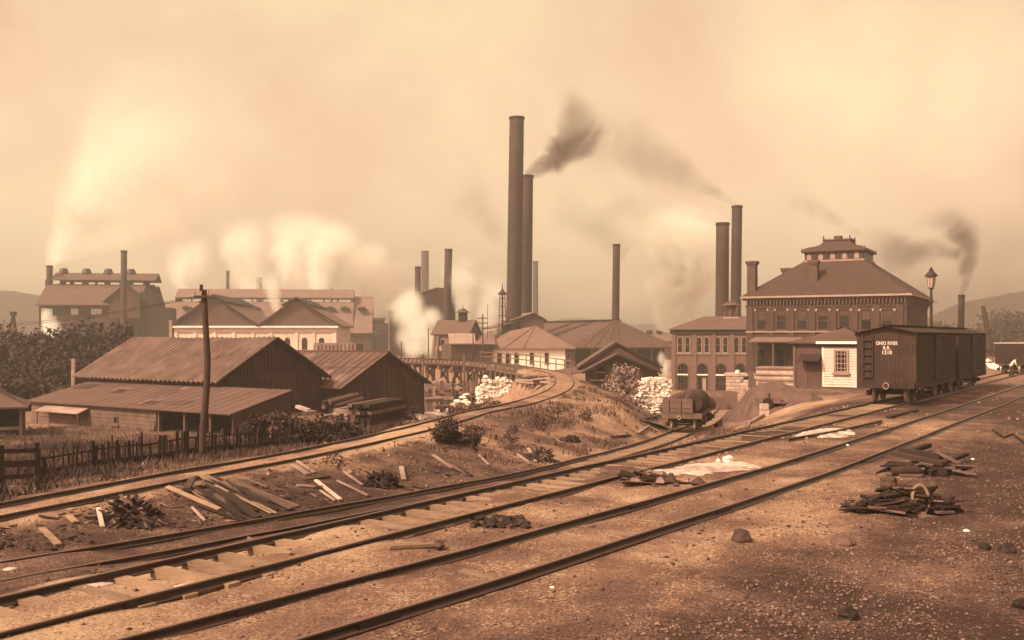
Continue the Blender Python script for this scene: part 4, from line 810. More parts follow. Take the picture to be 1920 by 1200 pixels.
m.mm(cx - 1.5, cx + 1.5, cyy - 1.5, cyy + 1.5, zt3, zt3 + 0.14)
for a, b_ in ((-1, -1), (1, -1), (1, 1), (-1, 1)): m.lathe(cx + a * 1.42, cyy + b_ * 1.42, [(0.09, zt3 + 0.13), (0.05, zt3 + 0.3), (0.09, zt3 + 0.36), (0.02, zt3 + 0.62)], 6); m.lathe(cx + a * 3.36, cyy + b_ * 3.36, [(0.1, zb_ + 1.05), (0.06, zb_ + 1.35), (0.02, zb_ + 1.6)], 6)
k = -1.4
while k < 1.4:
    for b_ in (-1.45, 1.45): m.box((cx + k, cyy + b_, zt3 + 0.2), (0.06, 0.06, 0.16)); m.box((cx + b_, cyy + k, zt3 + 0.2), (0.06, 0.06, 0.16))
    k += 0.2
tag(m.obj('cresting', M['slate'], lan), kind='stuff'); MB().box((cx - 0.1, cyy, zt3 + 0.3), (0.8, 0.8, 0.7)).obj('roof_stack', M['brick'], lan)
def chim(x, y, w_, z0, z1):
    c = MB(); c.box((x, y, (z0 + z1) / 2), (w_, w_, z1 - z0)); c.box((x, y, z0 + (z1 - z0) * 0.55), (w_ * 1.1, w_ * 1.1, 0.14)); c.box((x, y, z1 - 0.32), (w_ * 1.2, w_ * 1.2, 0.16)); c.box((x, y, z1 - 0.12), (w_ * 1.34, w_ * 1.34, 0.24)); o = c.obj('chimney', M['brick'], r)
    MB().box((x, y, z1 + 0.006), (w_ * 0.7, w_ * 0.7, 0.01)).obj('flue', M['black'], o)
chim(fx(r, 0.6, 1410.5), 0.6, 0.92, ze - 0.2, zz(1410, 490, 0.6)); x = fx(r, 1.6, 1525); chim(x, 1.9, 0.85, ze + 0.8, zz(1525, 489, 1.9)); chim(fx(r, 9, 1475), 9.0, 0.9, ze + 1.0, zz(1475, 503, 9.0))
m = MB(); m.lathe(fx(r, 2.2, 1534), 2.4, [(0.12, ze + 1.5), (0.12, ze + 2.6), (0.2, ze + 2.62), (0.2, ze + 2.8)], 8); m.obj('roof_pipe', M['iron'], r)
for px in (1428, 1465, 1504, 1543, 1583, 1624, 1664):
    x = fx(r, 0, px); z0, z1_ = zz(px, 619), zz(px, 583); o = window(r, FRONT(), x - 0.58, z0, 1.16, z1_ - z0, 0.25, ny=2, fw=0.09, frame='brick', glass='glass' if px not in (1624,) else 'black', sill=True)
    m = MB(); m.mm(x - 0.8, x - 0.58, -0.12, 0, z1_ - 0.02, z1_ + 0.25); m.mm(x + 0.58, x + 0.8, -0.12, 0, z1_ - 0.02, z1_ + 0.25); m.obj('lintel_blocks', M['trim'], o); MB().mm(x - 0.57, x + 0.57, -0.1, 0, z1_ + 0.05, z1_ + 0.22).obj('lintel', M['slate'], o)
    MB().mm(x - 0.4, x + 0.4, -0.03, 0, z0 + (z1_ - z0) * (0.75 if px % 2 else 0.55), z1_ - 0.12).obj('blind', M['boardm'], o)
for px in (1407, 1446, 1484, 1523, 1563, 1603, 1644, 1688): x = fx(r, 0, px); MB().mm(x - 0.3, x + 0.3, -0.14, 0, -1.5, ze - 0.83).obj('pilaster', M['brickd'], r)
MB().mm(-0.05, L + 0.05, -0.18, 0, zz(1430, 623.5), zz(1430, 621)).obj('string_course', M['trim'], r)
x0, x1 = fx(r, -2.4, 1404), fx(r, -2.4, 1496); zp = zz(1440, 642, -2.4)
MB().slab((x0, -2.6, zp), (x1, -2.6, zp), (x1, 0, zp + 0.45), (x0, 0, zp + 0.45), 0.12).obj('porch_roof', M['rollp'], r)
for px in (1412, 1450, 1489): x = fx(r, -2.3, px); MB().mm(x - 0.09, x + 0.09, -2.4, -2.22, 0.3, zp).obj('porch_post', M['boardm'], r)
MB().mm(x0, x1, -2.6, 0, -1.5, 0.35).obj('porch_floor', M['brick'], r)
for px in (1427, 1463): x = fx(r, 0, px); window(r, FRONT(), x - 0.5, 0.75, 1.0, 2.0, ny=2, fw=0.1, frame='brick', glass='black')
# --- yard office: clapboard shed
r, L = bld('yard_office', 'small yard office, half white clapboard and half dark boards, beside the boxcar', xy(1488, 64.5), xy(1650, 61.5), -0.15, 'shed')
zz = lambda px, py, y=0.0: fz(r, fx(r, y, px), y, py); ze = zz(1560, 643); xm = fx(r, 0, 1543)
MB().mm(0, L, 0, 4.2, 0, ze).obj('wall', M['brick'], r); hip_roof(L, 4.2, ze + 0.05, zz(1572, 613, 2.1), 0.3, inset=2.9).obj('roof', M['roll'], r)
MB().mm(xm - 0.35, L + 0.3, -0.36, -0.3, ze - 0.06, ze + 0.1).obj('fascia', M['white'], r)
f = FRONT(-0.03); MB().mm(xm, L, -0.03, 0, 0.25, ze - 0.25).obj('clapboard_backing', M['cream'], r)
z = 0.28; m = MB()
while z < ze - 0.35:
    v = [(xm, -0.034, z), (L, -0.034, z), (L, -0.034, z + 0.166), (xm, -0.034, z + 0.166), (xm, -0.105, z), (L, -0.105, z), (L, -0.04, z + 0.166), (xm, -0.04, z + 0.166)]
    m.add(v, [(4, 5, 6, 7), (0, 4, 7, 3), (1, 2, 6, 5), (0, 1, 5, 4), (3, 7, 6, 2), (0, 3, 2, 1)]); z += 0.165
o = m.obj('clapboards', M['cream'], r); MB().mm(xm - 0.05, xm + 0.1, -0.09, -0.035, 0.25, ze - 0.25).obj('corner_board', M['white'], r)
wx = fx(r, 0, 1564.5); o = window(r, FRONT(-0.115), wx, zz(1577, 699), 0.92, zz(1577, 655) - zz(1577, 699), nx=4, ny=5, fw=0.12, frame='trim'); MB().mm(xm, L, -0.2, 0, ze - 0.24, ze).obj('frieze', M['dark'], r)
MB().mm(-0.05, L, -0.1, 0.02, -0.3, 0.24).obj('plinth', M['brick'], r)
dx0, dx1 = fx(r, 0, 1513), fx(r, 0, 1540); MB().mm(dx0, dx1, -0.06, 0, 0.0, zz(1525, 684)).obj('door', M['boardm'], r)
for x in (dx0 - 0.08, dx1 + 0.02): MB().mm(x, x + 0.07, -0.09, 0, 0.0, zz(1525, 682)).obj('door_jamb', M['plank'], r)
MB().slab((dx0 - 0.4, -0.75, zz(1520, 678, -0.7)), (dx1 + 0.05, -0.75, zz(1520, 678, -0.7)), (dx1 + 0.05, 0, zz(1520, 664)), (dx0 - 0.4, 0, zz(1520, 664)), 0.05).obj('door_hood', M['dark'], r)
MB().mm(0.0, 0.14, -0.08, 0.0, 0, ze).obj('corner_post', M['plank'], r)
m = MB()
for k in range(3): m.mm(-0.4 - 0.1, 0.5, -1.0 - 0.4 * k, -0.62 - 0.4 * k, 0.02, 0.3 - 0.09 * k)
m.obj('step', M['plank'], r); MB().mm(xm - 0.3, L, -1.6, -0.15, 0.02, 0.1).obj('platform', M['plank'], r)
# --- stone retaining walls in front of the office
r, L = bld('stone_wall', 'pale stone abutment below the brick office with a flat capstone', xy(1361, 107.2), xy(1394, 106.8), -5.2, 'wall')
zz = lambda py: fz(r, L / 2, 0, py)
MB().mm(0, L, 0, 5, 0, zz(705)).obj('wall', M['stone'], r); MB().mm(-0.15, L + 0.9, -0.15, 5, zz(705), zz(701.5)).obj('capstone', M['stone'], r)
for k in range(5): MB().mm(L - 0.3, L + 1.9 - k * 0.32, -0.6 + 0.15 * k, 4, 0 + k * 0.0, zz(738 - k * 6.5)).obj('step_block', M['stone'], r)
for k in range(5):
    for j in range(3 - (k % 2)):
        x = L * (j + 0.5 * (k % 2)) / 3; MB().mm(x + 0.02, x + L / 3 - 0.02, -0.05, 0, zz(736 - k * 6.2), zz(730.4 - k * 6.2)).obj('stone', M['stone'], r)
o = MB(); o.lathe(0, 0, [(0.16, 0), (0.3, 0.12), (0.28, 0.4), (0.12, 0.55)], 9); p = at(1383, 703, 107); o = o.obj('white_bundle', M['block'], None, p); tag(o, 'small white bundle lying on the capstone of the pale stone abutment', 'bundle')
r, L = bld('terrace_wall', 'pale layered terrace wall running below the porch of the brick office', xy(1412, 97.5), xy(1500, 95.5), -1.6, 'wall')
zz = lambda py: fz(r, L / 2, 0, py)
for k, (ya, yb, dy) in enumerate(((689, 692, 1.2), (692, 701, 1.4), (701, 703, 0.3), (703, 711, 0.5), (711, 713, -0.2), (713, 724, 0.0))): MB().mm(0 if k < 4 else 0.3, L, dy, 4, zz(yb), zz(ya)).obj('ledge', M['stone' if k % 2 else 'light'], r)
# ------------------------------------------------------------------ rolling stock
ANG_A = math.atan2(U[1], U[0])
def pA(t, off=0.75, z=0.0): q = O0 + U * t + N * off; return (q[0], q[1], z)
def bogie(par, x, hw=0.75, wr=0.42, mat_='iron'):
    """truck centred at x: side frames, journal boxes and two wheelsets"""
    m = MB()
    for s in (-1, 1):
        y = s * 0.98
        m.beam((x - 0.95, y, wr), (x + 0.95, y, wr), 0.1, 0.09); m.beam((x - 0.95, y, wr + 0.02), (x, y, wr + 0.33), 0.09, 0.06); m.beam((x + 0.95, y, wr + 0.02), (x, y, wr + 0.33), 0.09, 0.06); m.beam((x - 0.7, y, wr), (x, y, wr - 0.2), 0.09, 0.05); m.beam((x + 0.7, y, wr), (x, y, wr - 0.2), 0.09, 0.05)
        for dx in (-0.78, 0.78): m.box((x + dx, y + s * 0.06, wr), (0.24, 0.2, 0.24))
    m.box((x, 0, wr + 0.2), (0.3, 2.0, 0.22)); o = m.obj('truck', M[mat_], par)
    for dx in (-0.78, 0.78):
        for s in (-1, 1):
            w = MB(); y = s * hw; w.tube([(x + dx, y - 0.05, wr), (x + dx, y + 0.05, wr)], wr, 22); w.tube([(x + dx, y - s * 0.07, wr), (x + dx, y - s * 0.045, wr)], wr + 0.035, 22); w.obj('wheel', M['wheel'], o)
        MB().tube([(x + dx, -hw, wr), (x + dx, hw, wr)], 0.06, 8).obj('axle', M[mat_], o)
    return o
M['wheel'] = mat('worn_wheel_tread', 0.30, 0.3, 6, 0.4, 0.1, spec=0.5, metallic=0.0)
def boxcar(t0, Lc, label, lettered):
    r = thing('boxcar', label, 'boxcar', pA(t0, 0.75, 0.125), ANG_A, 'boxcars on the main track'); hw = 1.36; zf, ze, zr = 0.98, 3.36, 3.66
    b = MB(); b.prism([(-hw, zf), (hw, zf), (hw, ze), (0, zr - 0.03), (-hw, ze)], (0, 0), (0, 1), (1, 0), 0.0, Lc); b.obj('body', M['carred'], r)
    for s in (-1, 1): MB().slab((-0.22, s * (hw + 0.13), ze - 0.0), (Lc + 0.22, s * (hw + 0.13), ze - 0.0), (Lc + 0.22, 0, zr), (-0.22, 0, zr), 0.05).obj('roof', M['dark'], r)
    MB().mm(-0.35, Lc + 0.35, -0.25, 0.25, zr + 0.07, zr + 0.12).obj('running_board', M['dark'], r)
    m = MB(); m.prism([(-hw - 0.1, ze - 0.16), (0, zr - 0.16), (hw + 0.1, ze - 0.16), (hw + 0.1, ze - 0.02), (0, zr - 0.02), (-hw - 0.1, ze - 0.02)], (0, 0), (0, 1), (-1, 0), 0.0, 0.05); m.obj('end_fascia', M['carred'], r)
    for s in (-1, 1):
        MB().mm(0, Lc, s * hw - 0.03 * (s < 0), s * hw + 0.03 * (s > 0), zf - 0.28, zf + 0.02).obj('side_sill', M['carred'], r)
        MB().mm(-0.03, 0.12, s * (hw - 0.02) - 0.03, s * (hw - 0.02) + 0.05, zf, ze - 0.05).obj('corner_post', M['carred'], r)
        d = MB(); d.mm(Lc / 2 - 0.9, Lc / 2 + 0.9, s * (hw + 0.05) - 0.03, s * (hw + 0.05) + 0.03, zf + 0.05, ze - 0.12); d = d.obj('sliding_door', M['carred'], r); q = MB()
        for z in (zf + 0.1, ze - 0.1): q.mm(Lc / 2 - 1.0, Lc / 2 + 2.4, s * (hw + 0.1) - 0.02, s * (hw + 0.1) + 0.02, z - 0.03, z + 0.03)
        q.obj('door_rail', M['iron'], r)
    f = Fac((0, 0), (0, 1), (-1, 0)); gs = MB(); y = -hw + 0.12
    while y < hw - 0.05: gs.obox(f.o, f.a, f.n, y - 0.055, y + 0.05, 0, 0.02, zf + 0.01, ze - 0.18 + (1 - abs(y) / hw) * 0.25); y += 0.125
    gs = gs.obj('end_boarding', M['carred'], r)
    for s in (-1, 1):
        y = s * hw; q = MB(); x = 0.15
        while x < Lc - 0.1: q.obox((0, y), (1, 0), (0, s), x - 0.055, x + 0.05, 0, 0.018, zf, ze - 0.05); x += 0.125
        q.obj('side_boarding', M['carred'], r)
    MB().box((-0.06, 0, zf - 0.14), (0.16, 2 * hw - 0.1, 0.28)).obj('end_sill', M['carred'], r)
    y0 = 0.62; lad = MB()
    for y in (y0, y0 + 0.46): lad.box((-0.08, y, (zf + ze) / 2 + 0.08), (0.05, 0.06, ze - zf - 0.15))
    lad = lad.obj('end_ladder', M['carred'], r)
    for k in range(6): MB().box((-0.1, y0 + 0.23, zf + 0.25 + k * 0.36), (0.05, 0.5, 0.055)).obj('rung', M['iron'], lad)
    c = MB(); c.box((-0.2, -0.06, zf - 0.18), (0.3, 0.24, 0.22)); c = c.obj('coupler', M['iron'], r)
    k = MB(); P = [(-0.37, -0.06 + 0.13 * math.cos(a), zf - 0.15 + 0.15 * math.sin(a)) for a in np.linspace(0, 2 * math.pi, 15)]; k.tube(P, 0.028, 6); k.obj('coupling_ring', M['wheel'], c)
    MB().tube([(-0.16, -hw + 0.45, zf - 0.2), (-0.16, -hw + 0.45, zf + 0.1)], 0.03, 6).obj('grab_iron', M['iron'], r)
    bogie(r, 1.75); bogie(r, Lc - 1.75)
    MB().box((Lc / 2, 0, zf - 0.2), (Lc - 5.2, 0.5, 0.25)).obj('centre_beam', M['iron'], r); q = MB()
    for s in (-1, 1): q.beam((2.9, s * 0.9, zf - 0.2), (4.0, s * 0.9, zf - 0.55), 0.05, 0.05); q.beam((4.0, s * 0.9, zf - 0.55), (Lc - 4.0, s * 0.9, zf - 0.55), 0.05, 0.05); q.beam((Lc - 4.0, s * 0.9, zf - 0.55), (Lc - 2.9, s * 0.9, zf - 0.2), 0.05, 0.05)
    q.obj('truss_rod', M['iron'], r)
    if lettered:
        for txt, z, size, sx in (('OHIO RIVER', 2.80, 0.19, 0.72), ('R.R.', 2.58, 0.18, 0.85), ('1210', 2.35, 0.20, 0.9)):
            cu = bpy.data.curves.new('lettering', 'FONT'); cu.body = txt; cu.size = size * 1.25; cu.align_x = 'CENTER'; cu.extrude = 0.003; cu.space_character = 1.08; cu.offset = 0.006
            o = bpy.data.objects.new('lettering', cu); COL.objects.link(o); o.parent = r; o.rotation_euler = (R(90), 0, R(-90)); o.location = (-0.026, 0.0 - 0.02, z); o.scale = (sx, 1, 1); cu.materials.append(M['letter'])
            bpy.context.view_layer.update(); me_ = bpy.data.meshes.new_from_object(o.evaluated_get(bpy.context.evaluated_depsgraph_get())); q = bpy.data.objects.new('lettering', me_); COL.objects.link(q); q.parent = r; q.rotation_euler = o.rotation_euler; q.location = o.location; q.scale = o.scale; bpy.data.objects.remove(o)
    return r
boxcar(43.0, 10.4, 'dark red wooden boxcar with white lettering and a ladder on its end', True)
boxcar(54.7, 10.2, 'unlettered dark boxcar coupled behind the lettered one', False)
# open wagon on the sunken siding
i = int(np.argmin(np.abs(lineC[:, 1] - 60.8))); tC = lineC[i + 6, :2] - lineC[i - 6, :2]; aC = math.atan2(tC[1], tC[0])
r = thing('open_wagon', 'open plank wagon carrying a rusty tank on the sunken siding', 'wagon', (lineC[i, 0], lineC[i, 1], lineC[i, 2] + 0.0), aC)
bogie(r, 1.4, 0.72, 0.38); bogie(r, 6.6, 0.72, 0.38); hw = 1.18
MB().mm(0, 8, -hw, hw, 0.92, 1.12).obj('floor', M['plank'], r); MB().mm(-0.12, 0.0, -hw - 0.05, hw + 0.05, 0.8, 1.1).obj('end_sill', M['plank'], r)
for k in range(3): MB().mm(-0.06, 0.03, -0.62, hw, 1.14 + 0.3 * k, 1.42 + 0.3 * k + random.uniform(-0.01, 0.01)).obj('end_board', M['plank'], r)
for k in range(2): MB().mm(0.03, 7.9, hw - 0.08, hw, 1.14 + 0.3 * k, 1.42 + 0.3 * k).obj('side_board', M['plank'], r)
for y in (-0.6, 0.1, 0.85): MB().mm(-0.14, -0.06, y - 0.06, y + 0.06, 0.95, 1.95).obj('stake', M['plank'], r)
m = MB(); m.tube([(0.1, -0.72, 1.72), (0.25, -0.72, 1.72), (3.4, -0.72, 1.72), (3.55, -0.72, 1.72)], [0.5, 0.6, 0.6, 0.5], 24); o = m.obj('tank', M['rust'] if 'rust' in M else M['carred'], r)
m = MB()
for x in (0.7, 1.8, 2.9): m.tube([(x - 0.04, -0.72, 1.72), (x + 0.04, -0.72, 1.72)], 0.615, 24)
m.obj('tank_hoop', M['iron'], o)
m = MB(); m.rock((4.6, 0.1, 1.3), (5.6, 2.0, 2.2), 3, 0.2); o = m.obj('ore_load', M['cinder'], r)
MB().tube([(-0.2 + 0.0, 0.15 + 0.11 * math.cos(a), 0.85 + 0.11 * math.sin(a)) for a in np.linspace(0, 6.28, 13)], 0.03, 6).obj('coupling_ring', M['wheel'], r)
# dark wagon at the right edge
r = thing('ballast_wagon', 'dark high sided wagon at the right edge beside the working man', 'wagon', (*xy(1893, 88), 0.0), R(52))
MB().mm(0, 7, -1.2, 1.2, 0.9, 2.7).obj('body', M['dark'], r); MB().mm(-0.05, 7.05, -1.28, 1.28, 2.7, 2.82).obj('top_rail', M['light'], r)
for x in (0.1, 1.4, 2.8): MB().mm(x, x + 0.14, -1.3, -1.2, 0.9, 2.7).obj('stake', M['plank'], r)
bogie(r, 1.3); bogie(r, 5.6)
# ------------------------------------------------------------------ gas lamp
p = at(1746, 640, 71); r = thing('gas_lamp', 'tall gas lamp with a glazed lantern standing behind the boxcar', 'street lamp', (p.x, 71, 0)); zz = lambda py: at(0, py, 71).z
MB().lathe(0, 0, [(0.22, 0), (0.2, 0.8), (0.12, 0.9), (0.1, zz(568)), (0.14, zz(567)), (0.14, zz(564)), (0.085, zz(562)), (0.08, zz(542))], 12).obj('post', M['iron'], r)
la = MB(); la.lathe(0, 0, [(0.12, zz(542)), (0.2, zz(541)), (0.2, zz(540)), (0.14, zz(539.5))], 8); la = la.obj('lantern', M['iron'], r)
MB()._lathe(0, 0, [(0.20, zz(539)), (0.32, zz(519))], 8).obj('lantern_pane', M['glassl'], la); m = MB()
for k in range(8): a = k * math.pi / 4; m.beam((0.21 * math.cos(a), 0.21 * math.sin(a), zz(539)), (0.33 * math.cos(a), 0.33 * math.sin(a), zz(518)), 0.03, 0.03)
m.obj('lantern_bars', M['iron'], la)
MB().lathe(0, 0, [(0.46, zz(518)), (0.46, zz(517)), (0.27, zz(511)), (0.16, zz(509)), (0.16, zz(506)), (0.09, zz(505)), (0.1, zz(503)), (0.02, zz(501))], 12).obj('lantern_hood', M['iron'], la)
MB().beam((-0.45, 0, zz(566)), (0.45, 0, zz(566)), 0.04, 0.04).obj('ladder_bar', M['iron'], r)
# ------------------------------------------------------------------ telegraph poles
def bent_pole(name, label, pts, Y, r0, r1, cat='pole', arms=(), m='pole', group=None):
    """pts: (px, py) from foot to tip at distance Y"""
    P = [at(px, py, Y) for px, py in pts]; root = thing(name, label, cat, P[0], 0, group); L = [q - P[0] for q in P]
    n = len(L); MB().tube(L, [r0 + (r1 - r0) * i / (n - 1) for i in range(n)], 10).obj('shaft', M[m], root, smooth=True)
    for (py, x0, x1, th) in arms:
        z = at(0, py, Y).z - P[0].z; xs = [(x - pts[0][0]) / FPX * Y for x in (x0, x1)]; yy = -r0 - th / 2
        a = MB().beam((xs[0], yy, z), (xs[1], yy, z + 0.02), th, th); a = a.obj('crossarm', M[m], root)
        k = max(2, int(abs(xs[1] - xs[0]) / 0.45))
        for i in range(k + 1): x = xs[0] + (xs[1] - xs[0]) * (0.04 + 0.92 * i / k); MB().lathe(x, yy, [(0.02, z + th / 2), (0.02, z + th / 2 + 0.08), (0.045, z + th / 2 + 0.09), (0.03, z + th / 2 + 0.18)], 6).obj('insulator', M['trim'], a)
    return root
bent_pole('telegraph_pole', 'tall crooked wooden pole standing in the weeds in front of the big barn', [(382.5, 866), (380, 838), (381, 800), (385, 760), (388, 715), (389, 670), (386.5, 630), (384.5, 590), (382, 544)], 37.0, 0.14, 0.105, 'telegraph pole', ((557, 367, 394, 0.09),))
bpy.data.objects['telegraph_pole']['label'] = 'tall crooked wooden pole standing in the weeds in front of the big barn'
o = bpy.data.objects['telegraph_pole']; MB().box((at(379, 0, 37).x - o.location[0], -0.1, at(0, 541, 37).z - o.location[2]), (0.1, 0.1, 0.28)).obj('bracket', M['pole'], o)
for px, yb, yt, Y, rr, arms, lb in ((905, 690, 589, 150, 0.13, ((597, 896, 915, 0.12), (606, 896, 915, 0.12), (615, 898, 914, 0.1)), 'telegraph pole with three crossarms in front of the white walled house'),
        (792.5, 746, 664, 98, 0.13, ((668, 785, 799, 0.1),), 'pale pole with one short arm in front of the trestle, right of the smaller barn'), (870.5, 735, 664, 100, 0.12, (), 'pale plain post standing against the middle of the trestle'),
        (752.5, 676, 640, 112, 0.1, (), 'thin pale post above the roof peak of the smaller barn'), (887, 690, 625, 118, 0.09, (), 'thin post rising from the trestle left of the white walled house'),
        (803, 662, 615, 160, 0.1, (), 'thin dark post just left of the cupola house'), (914, 650, 570, 170, 0.06, (), 'very thin pole left of the thin open tower')):
    bent_pole('pole', lb, [(px, yb + 8), (px + 0.3, (yb + yt) / 2), (px, yt)], Y, rr, rr * 0.75, 'pole', arms, 'plank' if 'pale' in lb else 'pole')
tw = thing('telegraph_wire', 'pair of thin wires running left from the tall crooked pole', 'wire', (0, 0, 0))
for px0, y0, y1 in ((372, 554, 600), (390, 553, 606)):
    p, q = at(px0, y0, 36.9), at(-160, y1, 62); MB().tube([p.lerp(q, t_) - Vector((0, 0, 2.4 * t_ * (1 - t_))) for t_ in np.linspace(0, 1, 14)], 0.011, 5).obj('wire', M['iron'], tw)
# tripod derrick, far left
r = thing('derrick', 'three legged lifting derrick among the trees at the far left', 'derrick', (*xy(25, 150), -3.0)); P = lambda px, py: at(px, py, 150) - Vector(r.location)
for px, dy in ((8, -1), (25.5, 1.5), (44, -1)): MB().tube([(P(px, 660).x, dy * 2, 0.0), (P(25, 588).x, 0, P(25, 588).z)], 0.16, 7).obj('leg', M['pole'], r)
MB().box((P(25, 588).x, 0, P(25, 588).z), (0.7, 0.7, 0.6)).obj('head_block', M['iron'], r)
# crane jib at right
a, b_ = at(1857, 640, 170), at(1843, 574, 170); r = thing('crane', 'slanting crane jib far behind the boxcars at the right', 'crane', (a.x, 170, 0)); MB().tube([(0, 0, a.z - 2.0), ((b_.x - a.x) * 0.6, 0, a.z + (b_.z - a.z) * 0.55), (b_.x - a.x, 0, b_.z)], [0.5, 0.42, 0.34], 8).obj('jib', M['iron'], r)
MB().mm(-1.5, 1.5, -1, 1, 0, a.z - 1.4).obj('base', M['dark'], r)
# ------------------------------------------------------------------ trestle under the curved track
r = thing('trestle', 'long timber trestle carrying the curved track towards the left', 'trestle', (0, 0, 0))
E_ = lineD[DT0 - 6:len(lineD) - 2]; Lf, Rt = offset(E_, -0.75), offset(E_, 0.75)
for Q in (Lf, Rt):
    V = [];
    for i, (x, y, z) in enumerate(Q): T = E_[min(i + 1, len(E_) - 1), :2] - E_[max(i - 1, 0), :2]; T = T / np.linalg.norm(T); n_ = (T[1] * 0.17, -T[0] * 0.17); V += [(x - n_[0], y - n_[1], z - 0.66), (x + n_[0], y + n_[1], z - 0.66), (x + n_[0], y + n_[1], z - 0.205), (x - n_[0], y - n_[1], z - 0.205)]
    V = np.array(V); n = len(Q); F_ = np.array([(i * 4 + j, i * 4 + (j + 1) % 4, i * 4 + 4 + (j + 1) % 4, i * 4 + 4 + j) for i in range(n - 1) for j in range(4)]); np_obj('stringer', V, F_, M['plank'], r)
i = DT0 + 1
while i < len(lineD) - 2:
    x, y, z = lineD[i]; T = lineD[min(i + 1, len(lineD) - 1), :2] - lineD[i - 1, :2]; T /= np.linalg.norm(T); n_ = np.array([T[1], -T[0]])
    zg_ = z1(x, y) - 0.1; zt0 = z - 0.67
    if zt0 - zg_ > 0.8:
        w = lambda o, zz_: (x + n_[0] * o, y + n_[1] * o, zz_)
        MB().beam(w(-1.8, zt0 - 0.17), w(1.8, zt0 - 0.17), 0.33, 0.33).obj('cap', M['plank'], r)
        for o in (-1.4, -0.5, 0.5, 1.4): MB().tube([w(o * 1.25, zg_), w(o, zt0 - 0.34)], [0.17, 0.14], 8).obj('post', M['tie'] if random.random() < 0.4 else M['plank'], r)
        for s in (-1, 1): MB().beam(w(-1.6 * s, zg_ + 0.4), w(1.4 * s, zt0 - 0.5), 0.08, 0.22).obj('brace', M['plank'], r)
    i += 5
i = DT0 - 14
rl = thing('handrail', 'wooden handrail beside the curved track in front of the white walled house', 'railing', (0, 0, 0)); prev = None
while i < DT0 + 34:
    x, y, z = offset(lineD, 1.9)[i]; MB().beam((x, y, z - 0.5), (x, y, z + 1.0), 0.1, 0.1).obj('post', M['plank'], rl)
    if prev:
        for dz in (0.95, 0.45): MB().beam((prev[0], prev[1], prev[2] + dz), (x, y, z + dz), 0.07, 0.09).obj('rail', M['plank'], rl)
    prev = (x, y, z); i += 4
r = thing('timber_staging', 'crowded staging of upright timbers and rails standing below the trestle', 'staging', (0, 0, 0))
for k in range(46):
    px = random.uniform(772, 884); Y = random.uniform(93, 108); x, y = xy(px, Y); zg_ = z1(x, y); h = random.uniform(1.2, 3.6); MB().beam((x, y, zg_ - 0.1), (x + random.gauss(0, 0.12), y, zg_ + h), random.uniform(0.12, 0.26), random.uniform(0.12, 0.26)).obj('upright', M[random.choice(('plank', 'dark', 'light', 'plank', 'tie'))], r)
for k in range(16):
    px = random.uniform(775, 865); Y = random.uniform(93, 106); x, y = xy(px, Y); zg_ = z1(x, y) + random.uniform(0.3, 3.0); MB().beam((x, y, zg_), (x + random.uniform(1.0, 3.2), y + random.uniform(-0.5, 0.5), zg_ + random.gauss(0, 0.25)), 0.18, 0.18).obj('cross_rail', M[random.choice(('plank', 'dark', 'light'))], r)
for k, (px, w_, Y, h, m_) in enumerate(((800, 3.0, 109, 2.0, 'boardm'), (845, 2.4, 106, 1.5, 'dark'), (770, 3.2, 112, 1.7, 'plank'))):
    x, y = xy(px, Y); q, _ = bld('lean_to', ('low brown lean-to under the left part of the trestle', 'small dark lean-to under the middle of the trestle', 'low weathered lean-to behind the peak of the smaller barn')[k], (x, y), (x + w_, y + 0.1), z1(x, y) - 0.1, 'shed'); gable_walls(w_, 2.2, h, h + 0.5).obj('wall', M[m_], q); gable_roof(w_, 2.2, h, h + 0.5, 0.2, 0.2, 0.08).obj('roof', M['roll'], q)
# dark panels added to paint the shaded void under the trestle
r = thing('timber_bulkhead', 'dark panels painting the shaded void under the curved track with a pale top beam behind the white blocks', 'bulkhead', (0, 0, 0)); Q = offset(lineD, -2.2)
ids = [k for k in range(DT0 - 22, DT0 + 14)]; top = [Q[k] for k in ids]
for k in range(0, len(top) - 3, 3):
    a, b_ = top[k], top[k + 3]; za = z1(a[0], a[1]); MB().add([(a[0], a[1], min(za - 0.6, -3.6)), (b_[0], b_[1], min(z1(b_[0], b_[1]) - 0.6, -3.6)), (b_[0], b_[1], b_[2] - 0.55), (a[0], a[1], a[2] - 0.55)] + [(p[0] + 0.12, p[1] + 0.1, p[2]) for p in [(a[0], a[1], -3.6), (b_[0], b_[1], -3.6), (b_[0], b_[1], b_[2] - 0.55), (a[0], a[1], a[2] - 0.55)]], [(0, 1, 2, 3), (7, 6, 5, 4), (3, 2, 6, 7), (0, 3, 7, 4), (1, 5, 6, 2), (0, 4, 5, 1)]).obj('plank_panel', M['dark'], r)
    MB().beam((a[0], a[1], a[2] - 0.48), (b_[0], b_[1], b_[2] - 0.48), 0.3, 0.16).obj('top_beam', M['plank'], r); MB().tube([(a[0] - 0.1, a[1] - 0.15, -3.6), (a[0] - 0.1, a[1] - 0.15, a[2] - 0.4)], 0.14, 7).obj('pile', M['plank'], r)
